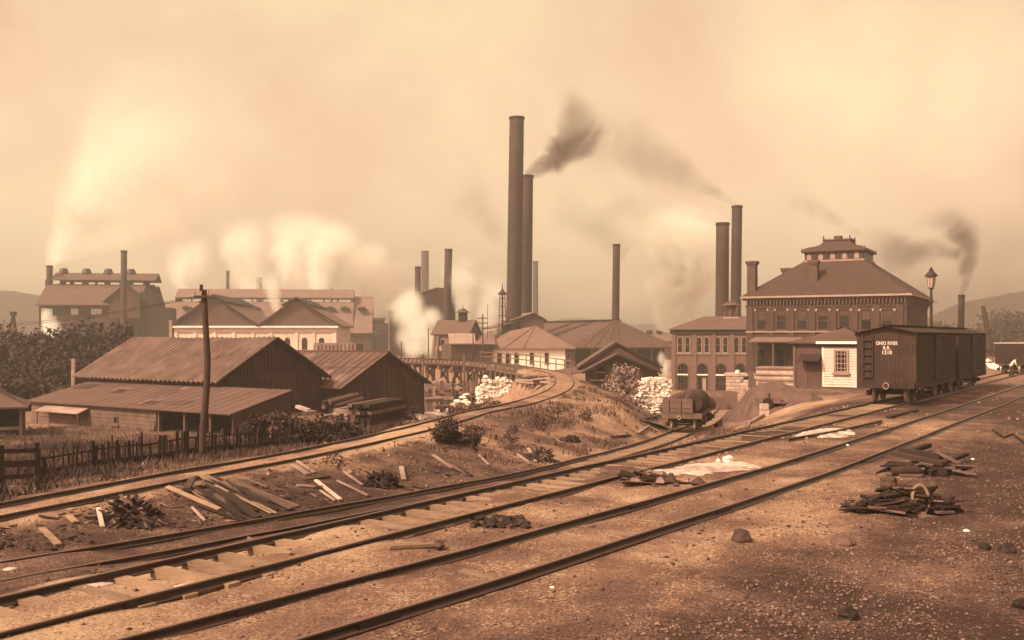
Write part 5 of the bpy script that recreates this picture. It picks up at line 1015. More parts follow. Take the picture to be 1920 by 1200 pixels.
# ------------------------------------------------------------------ white block stacks
def blocks(label, group, spots, d=(0.62, 0.5, 0.27), jit=0.1):
    pr = []
    for k in range(4):
        m = MB()
        if k % 2: m.rock((0, 0, 0), d, 2, jit * 2.4, 0)
        else:
            m.box((0, 0, 0), (d[0] * 0.92, d[1] * 0.9, d[2] * 0.8)); m.v = [(x * random.uniform(0.82, 1.1), y * random.uniform(0.82, 1.1), z * random.uniform(0.8, 1.15)) for x, y, z in m.v]
        me = m.obj('white_block', M['block' if k != 2 else 'cream'], None); pr.append(me)
    used = [False] * 4
    for p, s in spots:
        k = random.randrange(4); o = pr[k] if not used[k] else pr[k].copy()
        if used[k]: COL.objects.link(o)
        used[k] = True; o.location = p; o.scale = s; o.rotation_euler = (random.uniform(-0.2, 0.2), random.uniform(-0.2, 0.2), random.uniform(0, 6.28)); tag(o, label, 'block', group)
    for k in range(4):
        if not used[k]: bpy.data.objects.remove(pr[k])
sp = []; c = at(1224, 779, 84); zb_ = z1(c.x, 84)
for lay in range(13):
    z = zb_ + 0.14 + lay * 0.235; f = lay / 12; hw_ = (1.55 - 0.55 * f if lay < 7 else 1.05 + 0.12 * math.sin((lay - 7) * 0.6)); shift = -0.25 + 0.45 * min(f * 1.6, 1); n = int(2 * hw_ / 0.42)
    if lay == 12: hw_ *= 0.7; n = int(2 * hw_ / 0.45)
    for k in range(n + 1):
        for row in range(2): sp.append(((c.x + shift - hw_ + 2 * hw_ * k / max(n, 1) + random.uniform(-0.07, 0.07), 84 + row * 0.5 + random.uniform(-0.1, 0.1), z + random.uniform(-0.03, 0.03)), (random.uniform(0.9, 1.25), random.uniform(0.9, 1.25), random.uniform(0.85, 1.2))))
blocks('white rounded block in the tall stack between the leafy bush and the open wagon', 'blocks of the tall white stack', sp)
sp = []
for px in range(897, 962, 6):
    top_ = {897: 727, 903: 720, 909: 704, 915: 712, 921: 714, 927: 712, 933: 706, 939: 710, 945: 706, 951: 712, 957: 712}[px] if px in (897, 903, 909, 915, 921, 927, 933, 939, 945, 951, 957) else 712
    b0 = 756 - (px - 897) * 0.42; x, Y = xy(px, 86); zlo, zhi = at(px, b0, 86).z, at(px, top_, 86).z; z = zlo
    while z < zhi: sp.append(((x + random.uniform(-0.05, 0.05), Y + random.uniform(-0.2, 0.2), z), (random.uniform(0.8, 1.1), random.uniform(0.9, 1.2), random.uniform(0.9, 1.3)))); z += random.uniform(0.2, 0.28)
blocks('white block in the uneven stack leaning against the painted dark void below the trestle', 'blocks of the uneven white stack', sp, (0.48, 0.44, 0.32))
sp = [((at(px, py, 88)), (1.3, 1.2, 0.8)) for px, py in ((1128, 742), (1134, 739), (1140, 745), (1146, 746), (1136, 746))]
blocks('white block in the low heap left of the leafy bush', 'blocks of the low white heap', sp)
sp = [((at(px, py, Y)), (1.0, 1.0, 1.0)) for px, py, Y in ((868, 745, 82), (872, 752, 80), (874, 740, 83), (877, 756, 79), (852, 757, 80), (857, 752, 81))]
blocks('white block scattered in the weeds left of the painted dark void', 'blocks scattered left of the bulkhead', sp)
# ------------------------------------------------------------------ lumber stacks by the smaller barn
def lumber(label, group, p0, p1, n_w, n_h, w=0.22, h=0.16, m=('plank', 'dark'), gap=0.03):
    p0, p1 = Vector(p0), Vector(p1); d = (p1 - p0); L = d.length; a = math.atan2(d.y, d.x); base = MB(); base.mm(0, L, -w / 2, w / 2, 0, h); first = {}
    for k in range(n_h):
        for j in range(n_w):
            mm_ = random.choice(m); key = mm_
            if key not in first: o = base.obj('timber', M[mm_]); first[key] = o
            else: o = first[key].copy(); COL.objects.link(o)
            s = random.uniform(-0.3, 0.3); off = (j - (n_w - 1) / 2) * (w + gap)
            o.location = (p0.x + math.cos(a) * s - math.sin(a) * off, p0.y + math.sin(a) * s + math.cos(a) * off, p0.z + k * (h + 0.012)); o.rotation_euler = (0, -math.asin(max(-1, min(1, d.z / L))), a + random.uniform(-0.02, 0.02)); tag(o, label, 'timber', group)
def g(px, Y, dz=0.0): x, y = xy(px, Y); return (x, y, z1(x, y) + dz)
a, b_ = g(673, 56.0), g(741, 61.0); lumber('long dark timber in the squared stack nearest the curved track', 'timbers of the nearest stack', (a[0], a[1], a[2] - 0.05), (b_[0], b_[1], a[2] - 0.0), 5, 8, 0.26, 0.19, ('dark', 'dark', 'plank'))
a, b_ = g(640, 62.5), g(700, 67.0); lumber('weathered timber in the middle stack in front of the smaller barn', 'timbers of the middle stack', (a[0], a[1], a[2]), (b_[0], b_[1], a[2] + 0.1), 4, 6, 0.26, 0.19, ('plank', 'light', 'dark'))
a, b_ = g(606, 64.5), g(660, 69.0)
for k in range(5): 
    o = MB().tube([(0, 0, 0), Vector((b_[0] - a[0], b_[1] - a[1], 0.25))], 0.15, 10).obj('iron_pipe', M['iron' if k % 2 else 'plank'], None, (a[0] + 0.32 * (k % 3), a[1] + 0.35 * (k % 3), a[2] + 1.15 + 0.28 * (k // 3))); tag(o, 'long round pipe lying on the timbers by the open barn door', 'pipe', 'pipes on the timbers')
for k, (px, py, px2, py2, Y, Y2) in enumerate(((557, 762, 580, 770, 66, 65), (598, 784, 624, 778, 63, 66), (570, 775, 590, 772, 62, 64))):
    a, b_ = at(px, py, Y), at(px2, py2, Y2); o = MB().beam((0, 0, 0), b_ - a, 0.3, 0.2).obj('timber_baulk', M['pale' if k == 0 else 'light'], None, a)
    tag(o, ('pale squared timber jutting out below the end of the lean-to', 'pale timber end poking from the weeds beside the pipes', 'short pale timber lying low in the weeds under the lean-to')[k], 'timber')
r = thing('trestle_table', 'rough sawhorse of thick timbers by the weeds left of the nearest stack', 'sawhorse', g(664, 56.5)); MB().mm(-1.0, 0.7, -0.2, 0.2, 1.05, 1.28).obj('top', M['light'], r)
for x in (-0.75, 0.45):
    for s in (-1, 1): MB().beam((x, s * 0.35, 0), (x, s * 0.1, 1.05), 0.14, 0.14).obj('leg', M['dark'], r)
for k, (px, py, px2, py2, Y) in enumerate(((792, 748, 850, 746, 92), (793, 741, 845, 738, 95), (800, 731, 840, 729, 97), (796, 752, 830, 750, 90))):
    a, b_ = at(px, py, Y), at(px2, py2, Y + 1); o = MB().beam((0, 0, 0), b_ - a, 0.35, 0.3).obj('log', M['light' if k % 2 == 0 else 'plank'], None, a); tag(o, 'long log lying at the foot of the trestle beyond the smaller barn', 'log', 'logs at the foot of the trestle')
# slabs heaped above the white stack, beside the curve
for k in range(26):
    px = random.uniform(960, 1018); py = 702 + (px - 960) * 0.12 + random.uniform(-3, 16); a = at(px, py, 80 + random.uniform(-2, 2)); an = random.uniform(-0.7, 0.5); o = MB().beam((0, 0, 0), (1.5 * math.cos(an), 1.5 * math.sin(an), random.uniform(-0.15, 0.15)), 0.35, 0.14).obj('slab', M['light' if random.random() < 0.45 else 'plank'], None, a)
    tag(o, 'rough timber slab dumped inside the bend of the curved track', 'slab', 'slabs inside the bend')
# ------------------------------------------------------------------ people
def person(name, label, loc, rz, J, E__, rad, shirt, legs, hat):
    """one skinned body: J joints (name -> xyz), E__ bones"""
    root = thing(name, label, 'person', loc, rz); names = list(J); me = bpy.data.meshes.new('body'); me.from_pydata([J[k] for k in names], [(names.index(a), names.index(b_)) for a, b_ in E__], [])
    o = bpy.data.objects.new('body', me); COL.objects.link(o); o.parent = root; sk = o.modifiers.new('skin', 'SKIN'); sk.use_smooth_shade = True
    for i, k in enumerate(names): q = rad.get(k, 0.06); me.skin_vertices[0].data[i].radius = (q, q)
    me.skin_vertices[0].data[0].use_root = True; o.modifiers.new('sub', 'SUBSURF').levels = 1; o.modifiers['sub'].render_levels = 1; me.materials.append(M[shirt])
    h = J['head']; hd = MB(); hd.rock((h[0], h[1], h[2]), (0.19, 0.22, 0.25), 2, 0.03, 0); hd = hd.obj('head', M['skin'], root, smooth=True)
    MB().rock((h[0] + 0.1, h[1], h[2] - 0.01), (0.05, 0.04, 0.06), 1, 0.05, 0).obj('nose', M['skin'], hd); 
    MB().lathe(h[0], h[1], [(0.21, h[2] + 0.05), (0.2, h[2] + 0.07), (0.11, h[2] + 0.08), (0.1, h[2] + 0.17), (0.04, h[2] + 0.18)], 14).obj('hat', M[hat], hd)
    for s in ('l', 'r'):
        t = MB(); t.tube([Vector(J['hip' + s]) + Vector((0, 0, 0.06)), J['knee' + s], Vector(J['foot' + s]) + Vector((0, 0, 0.08))], [0.115, 0.09, 0.075], 12); t.obj('trouser_leg', M[legs], root, smooth=True)
        f = Vector(J['foot' + s]); MB().rock((f.x + 0.07, f.y, f.z + 0.05), (0.28, 0.11, 0.1), 2, 0.05, 0).obj('boot', M['iron'], root, smooth=True)
        hnd = Vector(J['hand' + s]); d = (hnd - Vector(J['elb' + s])).normalized(); q = MB(); q.rock(hnd + d * 0.05, (0.08, 0.05, 0.09), 1, 0.05, 0)
        for k in range(4): q.tube([hnd + d * 0.07 + Vector((0, (k - 1.5) * 0.022, 0)), hnd + d * 0.13 + Vector((0.01, (k - 1.5) * 0.024, -0.01)), hnd + d * (0.16 - 0.008 * abs(k - 1.5)) + Vector((0.03, (k - 1.5) * 0.022, -0.03))], [0.011, 0.01, 0.008], 6)
        q.tube([hnd + d * 0.03 + Vector((0.03, 0, 0)), hnd + d * 0.09 + Vector((0.055, 0, -0.01))], [0.012, 0.009], 6); q.obj('hand', M['skin'], root)
    return root
J = dict(pelvis=(0, 0, 0.88), spine=(0.10, 0, 1.08), chest=(0.24, 0, 1.26), neck=(0.36, 0, 1.40), head=(0.46, 0, 1.47), hipl=(0, 0.1, 0.86), kneel=(0.08, 0.14, 0.46), footl=(-0.05, 0.16, 0.0), hipr=(0, -0.1, 0.86), kneer=(0.12, -0.12, 0.46), footr=(0.12, -0.16, 0.0),
         shl=(0.28, 0.19, 1.32), elbl=(0.38, 0.22, 1.04), handl=(0.52, 0.12, 0.86), shr=(0.28, -0.19, 1.32), elbr=(0.36, -0.24, 1.05), handr=(0.46, -0.14, 0.82))
B = [('pelvis', 'spine'), ('spine', 'chest'), ('chest', 'neck'), ('neck', 'head'), ('pelvis', 'hipl'), ('hipl', 'kneel'), ('kneel', 'footl'), ('pelvis', 'hipr'), ('hipr', 'kneer'), ('kneer', 'footr'), ('chest', 'shl'), ('shl', 'elbl'), ('elbl', 'handl'), ('chest', 'shr'), ('shr', 'elbr'), ('elbr', 'handr')]
RD = dict(pelvis=0.15, spine=0.15, chest=0.17, neck=0.06, head=0.07, hipl=0.1, hipr=0.1, kneel=0.07, kneer=0.07, footl=0.045, footr=0.045, shl=0.08, shr=0.08, elbl=0.055, elbr=0.055, handl=0.035, handr=0.035)
x, y = xy(1895, 82); person('person', 'man in a pale shirt and dark hat bending beside the tracks at the right edge', (x, y, z1(x, y)), R(-15), J, B, RD, 'shirt', 'cloth', 'cloth')
r = thing('shovel', 'long handled shovel held by the bending man', 'shovel', (x, y, z1(x, y)), R(-15)); MB().tube([(0.34, -0.16, 1.05), (0.46, -0.14, 0.82), (0.72, -0.05, 0.22)], 0.02, 6).obj('handle', M['plank'], r); MB().slab((0.66, -0.14, 0.24), (0.66, 0.06, 0.24), (0.92, 0.05, 0.03), (0.92, -0.13, 0.03), 0.015).obj('blade', M['iron'], r)
# ------------------------------------------------------------------ clutter at the right
r = thing('white_canvas', 'white canvas sheets leaning behind the boxcars at the right', 'canvas', (*xy(1855, 98), z1(*xy(1855, 98)))); zb_ = r.location[2]
P = lambda px, py, dy=0: (at(px, py, 98).x - r.location[0], dy, at(px, py, 98).z - zb_)
MB().slab(P(1851, 690, -0.4), P(1862, 693, -0.4), P(1858, 681, 0.2), P(1849, 681, 0.2), 0.04).obj('sheet', M['white'], r); MB().slab(P(1862, 693, -0.5), P(1876, 691, -0.5), P(1866, 681, 0.2), P(1860, 681, 0.2), 0.04).obj('sheet', M['white'], r); MB().slab(P(1849, 679, 0), P(1858, 677, 0), P(1856, 673, 0.3), P(1851, 675, 0.3), 0.04).obj('sheet', M['white'], r)
r = thing('paling_fence', 'short hazy paling fence beyond the white canvas sheets', 'fence', (*xy(1845, 112), 0))
for k in range(12): x = k * 0.34; MB().box((x, 0, 0.75), (0.16, 0.04, 1.5)).obj('paling', M['plank'], r)
MB().mm(-0.1, 4.0, 0.02, 0.08, 1.0, 1.1).obj('rail', M['plank'], r)
r = thing('handcart', 'dark wooden handcart frame standing at the edge of the cinder heap', 'handcart', (*xy(1441, 56), z1(*xy(1441, 56))), R(-10)); 
for x in (0.0, 0.75): MB().mm(x, x + 0.09, -0.05, 0.04, 0, 0.75 if x else 1.15).obj('leg', M['dark'], r); MB().mm(x, x + 0.08, 0.8, 0.88, 0, 0.75).obj('leg', M['dark'], r)
MB().mm(-0.1, 0.95, -0.06, 0.95, 0.58, 0.68).obj('bed', M['plank'], r); MB().tube([(-0.05, -0.1, 0.6), (-0.05, -0.05, 0.6)], 0.3, 14).obj('wheel', M['dark'], r); MB().mm(0.2, 0.7, 0.1, 0.6, 0.68, 0.95).obj('tray', M['plank'], r)
o = MB().mm(-0.22, 0.22, -0.2, 0.2, -0.1, 0.72).obj('stone_post', M['stone'], None, g(1433, 55)); tag(o, 'pale square stone block beside the handcart frame', 'stone block')
# cinder heap with plank edging
k = 44; xs = np.linspace(-1, 1, k); XX, YY = np.meshgrid(xs, xs); ax = at(1424, 745, 61)
hgt = np.clip(1.0 - np.maximum(np.abs(XX * 1.0 + 0.12 * YY), np.abs(YY)) ** 1.0, 0, 1) ** 0.9 * 1.9 + (fbm(XX.ravel() * 4 + 9, YY.ravel() * 4 + 3, 4, 2).reshape(k, k) - 0.45) * 0.7
PX = ax.x + XX * 1.9 - 0.25 + 0.25 * (XX > 0) * XX * 2.4; PY = 60 + YY * 4.6
V = np.c_[PX.ravel(), PY.ravel(), zt(PX.ravel(), PY.ravel()) + hgt.ravel() * 1.0 - 0.12]; ii = np.arange(k * k).reshape(k, k)
o = np_obj('cinder_heap', V, np.c_[ii[:-1, :-1].ravel(), ii[:-1, 1:].ravel(), ii[1:, 1:].ravel(), ii[1:, :-1].ravel()], M['ash']); o.data.polygons.foreach_set('use_smooth', [True] * len(o.data.polygons)); tag(o, 'dark sloping cinder heap between the open wagon and the yard office', 'cinder heap')
for k, (p, q, lb) in enumerate(((at(1357, 746, 62), at(1403, 778, 52.5), 'pale plank edging the left foot of the cinder heap'), (at(1404, 777, 52.5), at(1434, 762, 55), 'pale plank edging the right foot of the cinder heap'))):
    p.z = z1(p.x, p.y) + 0.08; q.z = z1(q.x, q.y) + 0.08; o = MB().beam((0, 0, 0), q - p, 0.1, 0.26).obj('edging_plank', M['light'], None, p); tag(o, lb, 'plank')
o = MB().beam((0, 0, 0), at(1352, 729, 96) - at(1284, 727, 94), 0.5, 0.35).obj('retaining_beam', M['light'], None, at(1284, 738.5, 94)); o.location = at(1284, 739, 94); tag(o, 'long pale beam lying behind the open wagon in front of the arched brick building', 'beam')
o = MB().mm(-0.2, 5.2, 0, 0.6, -1.4, 0.95).obj('low_wall', M['brickl'], None, at(1284, 752, 97)); tag(o, 'low brick wall behind the open wagon', 'wall')
# ------------------------------------------------------------------ vegetation
def leaf_cloud(blobs, n, size, shell=0.4, flat=0.0):
    """n small quads spread through ellipsoid blobs (cx,cy,cz,rx,ry,rz)"""
    B_ = np.array(blobs, float); w = (B_[:, 3] * B_[:, 4] * B_[:, 5]) ** 0.7; k = RNG.choice(len(B_), n, p=w / w.sum()); d = RNG.normal(size=(n, 3)); d /= np.linalg.norm(d, axis=1)[:, None]
    rr = (shell + (1 - shell) * RNG.random(n) ** 0.6) * (1 + 0.27 * RNG.normal(size=n)); C = B_[k, :3] + d * B_[k, 3:] * rr[:, None]
    nrm = d * 0.7 + RNG.normal(size=(n, 3)) * 0.6; nrm /= np.linalg.norm(nrm, axis=1)[:, None]; a = np.cross(nrm, RNG.normal(size=(n, 3))); a /= np.linalg.norm(a, axis=1)[:, None]; b_ = np.cross(nrm, a)
    s = size * (0.55 + 0.9 * RNG.random(n))[:, None]; V = np.stack([C - a * s - b_ * s * 0.1, C - a * s * 0.1 + b_ * s * 0.55, C + a * s + b_ * s * 0.1, C + a * s * 0.1 - b_ * s * 0.55], 1).reshape(-1, 3)
    return V, np.arange(4 * n).reshape(n, 4)
def tree(name, label, x, y, z, h, w_, n, size, m='leaf', cat='tree', group=None, low=0.15, nb=9, trunk=True):
    r = thing(name, label, cat, (x, y, z), random.uniform(0, 6), group); bl = []
    for k in range(nb):
        f = low + (0.92 - low) * (k + 0.5) / nb; a = random.uniform(0, 6.28); q = w_ * 0.5 * math.sin(math.pi * (0.18 + 0.72 * f)) ; rad = w_ * random.uniform(0.2, 0.34)
        bl.append((q * 0.62 * math.cos(a), q * 0.62 * math.sin(a), h * f, rad, rad, min(rad * 0.85, h * 0.22)))
    if trunk:
        MB().tube([(0, 0, -0.1), (0.05, 0.02, h * 0.35), (0, 0.05, h * 0.75)], [w_ * 0.05 + 0.03, w_ * 0.038 + 0.02, 0.03], 7).obj('trunk', M['bark'], r)
        lm = MB()
        for b_ in bl[1:]: lm.tube([(0, 0, b_[2] * 0.55), (b_[0] * 0.5, b_[1] * 0.5, b_[2] * 0.82), (b_[0], b_[1], b_[2])], [w_ * 0.02 + 0.01, w_ * 0.013 + 0.008, 0.01], 5)
        lm.obj('limb', M['bark'], r)
    V, F_ = leaf_cloud(bl, n, size); np_obj('crown', V, F_, M[m], r); return r
tl = [(-8, 612, 128, 9.0, 8.5, 'dark dense tree cut by the left edge of the picture'), (18, 632, 118, 6.6, 7, 'low rounded tree under the lifting derrick'), (52, 634, 124, 6.8, 7.5, 'broad dark tree right of the lifting derrick'), (88, 628, 116, 6.6, 6.5, 'dark tree below the left end of the vented mill'),
      (118, 632, 126, 7.2, 7, 'dark tree in front of the middle of the vented mill'), (150, 614, 120, 7.4, 7, 'taller dark tree in front of the hoist legs of the mill'), (182, 620, 128, 7.4, 6.5, 'dark tree left of the slim stack'), (212, 612, 122, 7.0, 6.0, 'dark tree beside the slim stack just above the barn ridge')]
for px, py, Y, h, w_, lb in tl:
    x, y = xy(px, Y); tree('tree', lb, x, y, at(0, py, Y).z - h, h, w_, 2600, 0.3, cat='tree', group='trees behind the big barn', low=0.05, nb=11)
for px, py, Y, h, w_, lb in ((20, 676, 96, 4.2, 8, 'dark scrubby bush behind the small open shed'), (62, 690, 92, 4.0, 7, 'dark scrubby bush left of the pale stove pipe'), (108, 680, 96, 4.4, 7, 'dark scrubby bush touching the left end of the big barn roof'), (140, 668, 100, 4.4, 6, 'dark scrub rising behind the left slope of the big barn roof'), (-25, 690, 90, 4.5, 8, 'dark bush at the left edge behind the small open shed'), (85, 712, 84, 2.6, 6, 'low scrub between the small open shed and the big barn'), (30, 718, 82, 2.4, 6, 'low pale scrub just above the roof of the small open shed')):
    x, y = xy(px, Y); tree('bush', lb, x, y, at(0, py, Y).z - h, h, w_, 2200, 0.2, 'leaf', 'bush', 'scrub behind the barns', 0.03, 9)
def bush(label, px, py_top, py_bot, wpx, Y, n, size, m='leaf', nb=8, group=None, trunk=True):
    x, y = xy(px, Y); zb = at(0, py_bot, Y).z; h = (py_bot - py_top) / FPX * Y; w_ = wpx / FPX * Y; return tree('bush', label, x, y, zb, h, w_, n, size, m, 'bush', group, 0.1, nb, trunk)
bush('large pale leaved bush between the wooden shed and the tall white stack', 1171, 684, 796, 66, 80, 4200, 0.12, 'leafp', 12)
bush('rounded scrubby bush on the near edge of the curved track', 845, 788, 834, 66, 40.5, 2600, 0.065, 'leaf', 9)
bush('smaller scrub growing right of the rounded bush beside the curved track', 885, 800, 836, 50, 40, 1200, 0.06, 'grass', 7)
bush('tall weedy shrub against the foot of the smaller barn wall', 735, 752, 792, 60, 72, 900, 0.12, 'grass', 7)
bush('dark weedy shrub at the foot of the smaller barn, right end', 765, 762, 790, 40, 73, 500, 0.12, 'leaf', 6)
for px, yt, yb, w_, Y, lb in ((535, 772, 828, 90, 47, 'wide weedy shrub below the lean-to right end'), (590, 782, 838, 90, 46, 'weedy shrub left of the nearest timber stack'), (640, 790, 838, 70, 45, 'dark weedy shrub touching the nearest timber stack'), (480, 782, 830, 80, 47, 'weedy shrub right of the tall crooked pole'), (560, 795, 848, 80, 43.5, 'low shrub at the right end of the picket fence')):
    bush(lb, px, yt, yb, w_, Y, 1800, 0.085, 'leaf' if px != 535 else 'grass', 9, 'weedy shrubs at the end of the fence')
for px, yt, yb, w_, Y, lb in ((625, 845, 882, 46, 27.5, 'thin scrub in front of the curved track above the scattered planks'), (958, 795, 832, 30, 43, 'thin weed clump on the bank right of the rounded bush'), (1040, 760, 800, 46, 52, 'weed clump high on the bank below the bend'), (1010, 772, 806, 40, 49, 'weed clump on the middle of the bank'), (1085, 770, 800, 50, 55, 'weed clump on the bank left of the pale leaved bush'), (1110, 752, 792, 50, 62, 'weed clump on the shoulder of the bend'), (1140, 768, 806, 44, 60, 'weed clump at the bank foot below the pale leaved bush'), (1072, 742, 770, 20, 66, 'small upright weed right beside the bend of the track'), (925, 752, 772, 44, 66, 'low weeds inside the bend below the uneven white stack'), (895, 757, 776, 40, 62, 'low weeds left of the uneven white stack'), (857, 762, 784, 40, 58, 'low weeds beyond the curved track right of the smaller barn')):
    bush(lb, px, yt, yb, w_, Y, 380, 0.05 * Y / 45, 'grass', 7, 'weed clumps on the bank', False)
# right distance: small hazy trees
for px, py, Y, h, w_, lb in ((1838, 622, 250, 8, 10, 'hazy tree rising behind the rear boxcar end'), (1892, 590, 270, 12, 15, 'tall hazy tree behind the dark wagon'), (1935, 596, 260, 12, 14, 'hazy tree cut by the right edge behind the dark wagon'), (1868, 622, 230, 7, 11, 'rounded hazy tree right of the crane jib'), (1775, 610, 300, 12, 16, 'hazy tree seen between the lamp and the slender stack'), (1858, 632, 240, 5, 7, 'hazy small tree at the foot of the crane jib'), (1838, 640, 230, 4, 6, 'hazy low tree just right of the rear boxcar'), (1880, 655, 220, 3, 6, 'hazy low scrub behind the bending man')):
    x, y = xy(px, Y); tree('tree', lb, x, y, at(0, py, Y).z - h, h, w_, 2600, 0.6, low=0.05, nb=12)
# grass and weeds nobody could count
def blades(name, X, Y, h0, h1, wd, m):
    n = len(X); Z = height(X, Y) - 0.02; h = RNG.uniform(h0, h1, n); a = RNG.uniform(0, 6.28, n); w_ = wd * (0.6 + RNG.random(n)); lean = RNG.normal(size=(n, 2)) * 0.35 * h[:, None]
    dx, dy = np.cos(a) * w_, np.sin(a) * w_
    V = np.stack([np.c_[X - dx, Y - dy, Z], np.c_[X + dx, Y + dy, Z], np.c_[X + lean[:, 0] * 0.5 + dx * 0.7, Y + lean[:, 1] * 0.5 + dy * 0.7, Z + h * 0.6], np.c_[X + lean[:, 0], Y + lean[:, 1], Z + h]], 1).reshape(-1, 3)
    return tag(np_obj(name, V, np.arange(4 * n).reshape(n, 4), m), kind='stuff')
def scatter(n, x0, x1, y0, y1, wfun):
    X = RNG.uniform(x0, x1, n); Y = y0 * (y1 / y0) ** RNG.random(n); k = RNG.random(n) < wfun(X, Y); return X[k], Y[k]
X, Y = scatter(170000, -40, 4, 20, 66, lambda x, y: meadow(x, y) * np.clip((fbm(x * 0.5, y * 0.5, 3, 41) - 0.28) * 3.2, 0.1, 1) * np.clip(0.2 + (near_line(x, y, lineD[:DT0])[0] - 1.2) / 3, 0, 1)); blades('grass', X, Y, 0.08, 0.36, 0.016, M['grass'])
X, Y = scatter(50000, -30, 2, 22, 50, lambda x, y: meadow(x, y) * (fbm(x * 0.35, y * 0.35, 3, 55) > 0.52) * (near_line(x, y, lineD[:DT0])[0] > 1.4)); blades('weeds', X, Y, 0.18, 0.55, 0.02, M['leaf'])
def bankw(x, y):
    dC_ = near_line(x, y, lineC)[0]; dD_, _ = near_line(x, y, lineD[:DT0]); o = (x - O0[0]) * N[0] + (y - O0[1]) * N[1]; Dx = np.interp(y, lineD[:170, 1], lineD[:170, 0]); return (o < -3) * (dC_ > 1.2) * (dD_ > 1.2) * (x > Dx)
X, Y = scatter(90000, -6, 12, 30, 80, lambda x, y: bankw(x, y) * np.clip((fbm(x * 0.7, y * 0.7, 4, 61) - 0.47) * 4, 0, 1) * np.clip((y - 34) / 16, 0.02, 0.8)); blades('bank_grass', X, Y, 0.08, 0.34, 0.025, M['grass'])
# ------------------------------------------------------------------ fences
A_, B_ = np.array(xy(72, 31.5)), np.array(xy(640, 46.0)); dv = B_ - A_; Lf_ = np.linalg.norm(dv); dv /= Lf_; an = math.atan2(dv[1], dv[0])
r = thing('picket_fence', 'long dark ragged picket fence running through the weeds before the barn', 'fence', (A_[0], A_[1], hz(*A_)), an); zb = r.location[2]
s = 0.0; pk = {}
while s < Lf_:
    w_ = random.choice((0.05, 0.05, 0.07, 0.09, 0.14)); h = random.uniform(0.72, 0.95) if random.random() < 0.85 else random.uniform(1.0, 1.15); p = A_ + dv * s; z = hz(*p) - zb
    if random.random() > 0.12:
        o = MB().box((0, 0, 0.5), (w_, 0.025, 1.0)).obj('picket', M['dark'], r) if w_ not in pk else bpy.data.objects.new('picket', pk[w_])
        if w_ in pk: COL.objects.link(o); o.parent = r
        pk[w_] = o.data; o.location = (s, -0.05, z + 0.04); o.scale = (1, 1, h); o.rotation_euler = (random.uniform(-0.05, 0.05), random.uniform(-0.07, 0.07), 0)
    s += random.uniform(0.12, 0.26)
s = 0.0; prev = None
while s < Lf_ + 0.5:
    p = A_ + dv * s; z = hz(*p) - zb; MB().box((s, 0.03, z + 0.5), (0.13, 0.12, 1.25 if int(s) % 2 else 1.05)).obj('post', M['dark'], r)
    if prev is not None:
        for dz, hh in ((0.72, 0.06), (0.25, 0.2)): MB().beam((prev[0], 0, prev[1] + dz + random.uniform(-0.04, 0.04)), (s, 0, z + dz + random.uniform(-0.04, 0.04)), 0.035, hh).obj('rail', M['dark'], r)
    prev = (s, z); s += 2.1
A2 = np.array(xy(-70, 29.0)); dv2 = A_ - A2; L2 = np.linalg.norm(dv2); r = thing('plank_fence', 'three rail dark plank fence left of the ragged picket fence', 'fence', (A2[0], A2[1], hz(*A2)), math.atan2(dv2[1], dv2[0])); zb = r.location[2]
for k, (z, hh) in enumerate(((0.18, 0.14), (0.58, 0.2), (0.98, 0.14))): MB().beam((0, 0, z), (L2, 0, z + hz(*A_) - zb), 0.05, hh).obj('rail', M['dark'], r)
for q in (0.05, 0.5, 0.985): p = A2 + dv2 * q; MB().box((L2 * q, 0.08, hz(*p) - zb + 0.55), (0.17, 0.15, 1.35)).obj('post', M['dark'], r)
# ------------------------------------------------------------------ scrap heaps
def P3(px, py, z=-0.95): q = gz(px, py, z); return q.x, q.y
def board(name, label, p0, p1, w_, h, m, cat, group=None, roll=0.0):
    p0, p1 = Vector(p0), Vector(p1); o = MB().beam((0, 0, 0), p1 - p0, w_, h, roll).obj(name, M[m], None, p0); return tag(o, label, cat, group)
def gpt(px, py, z, dz=0.03):
    """a ground point under a pixel (one refinement of the height)"""
    for _ in range(4): q = gz(px, py, z); z = hz(q.x, q.y)
    return Vector((q.x, q.y, z + dz))
def heap(label, group, c, rx, ry, h, n, L0, L1, w_, mats, fan=None, cat='board', name='board', flat=False):
    zc = hz(*c)
    for k in range(n):
        f = random.random() ** 0.6; a = random.uniform(0, 6.28) if fan is None else fan + random.gauss(0, 0.35); px_, py_ = c[0] + rx * f * math.cos(2.4 * k), c[1] + ry * f * math.sin(2.4 * k); z = zc + h * (1 - f) * random.uniform(0.55, 1.0) + 0.05
        l = random.uniform(L0, L1); out = (px_ - c[0], py_ - c[1]); dd = Vector((math.cos(a), math.sin(a), 0)); 
        if fan is None: dd = Vector((out[0] + random.gauss(0, 0.4), out[1] + random.gauss(0, 0.4), 0)).normalized()
        p0 = Vector((px_, py_, z)) - dd * l * 0.5; p1 = Vector((px_, py_, z)) + dd * l * 0.5; p0.z += random.uniform(0.0, 0.12); p1.z = max(hz(p1.x, p1.y) + 0.02, p1.z - h * random.uniform(0.3, 0.9)); p0.z = max(p0.z, hz(p0.x, p0.y) + 0.03)
        if flat: p1.z = max(hz(p1.x, p1.y) + 0.02, p0.z + random.gauss(0, 0.05))
        board(name, label, p0, p1, random.uniform(*w_), random.uniform(0.02, 0.05), random.choice(mats), cat, group, random.uniform(-0.5, 0.5))
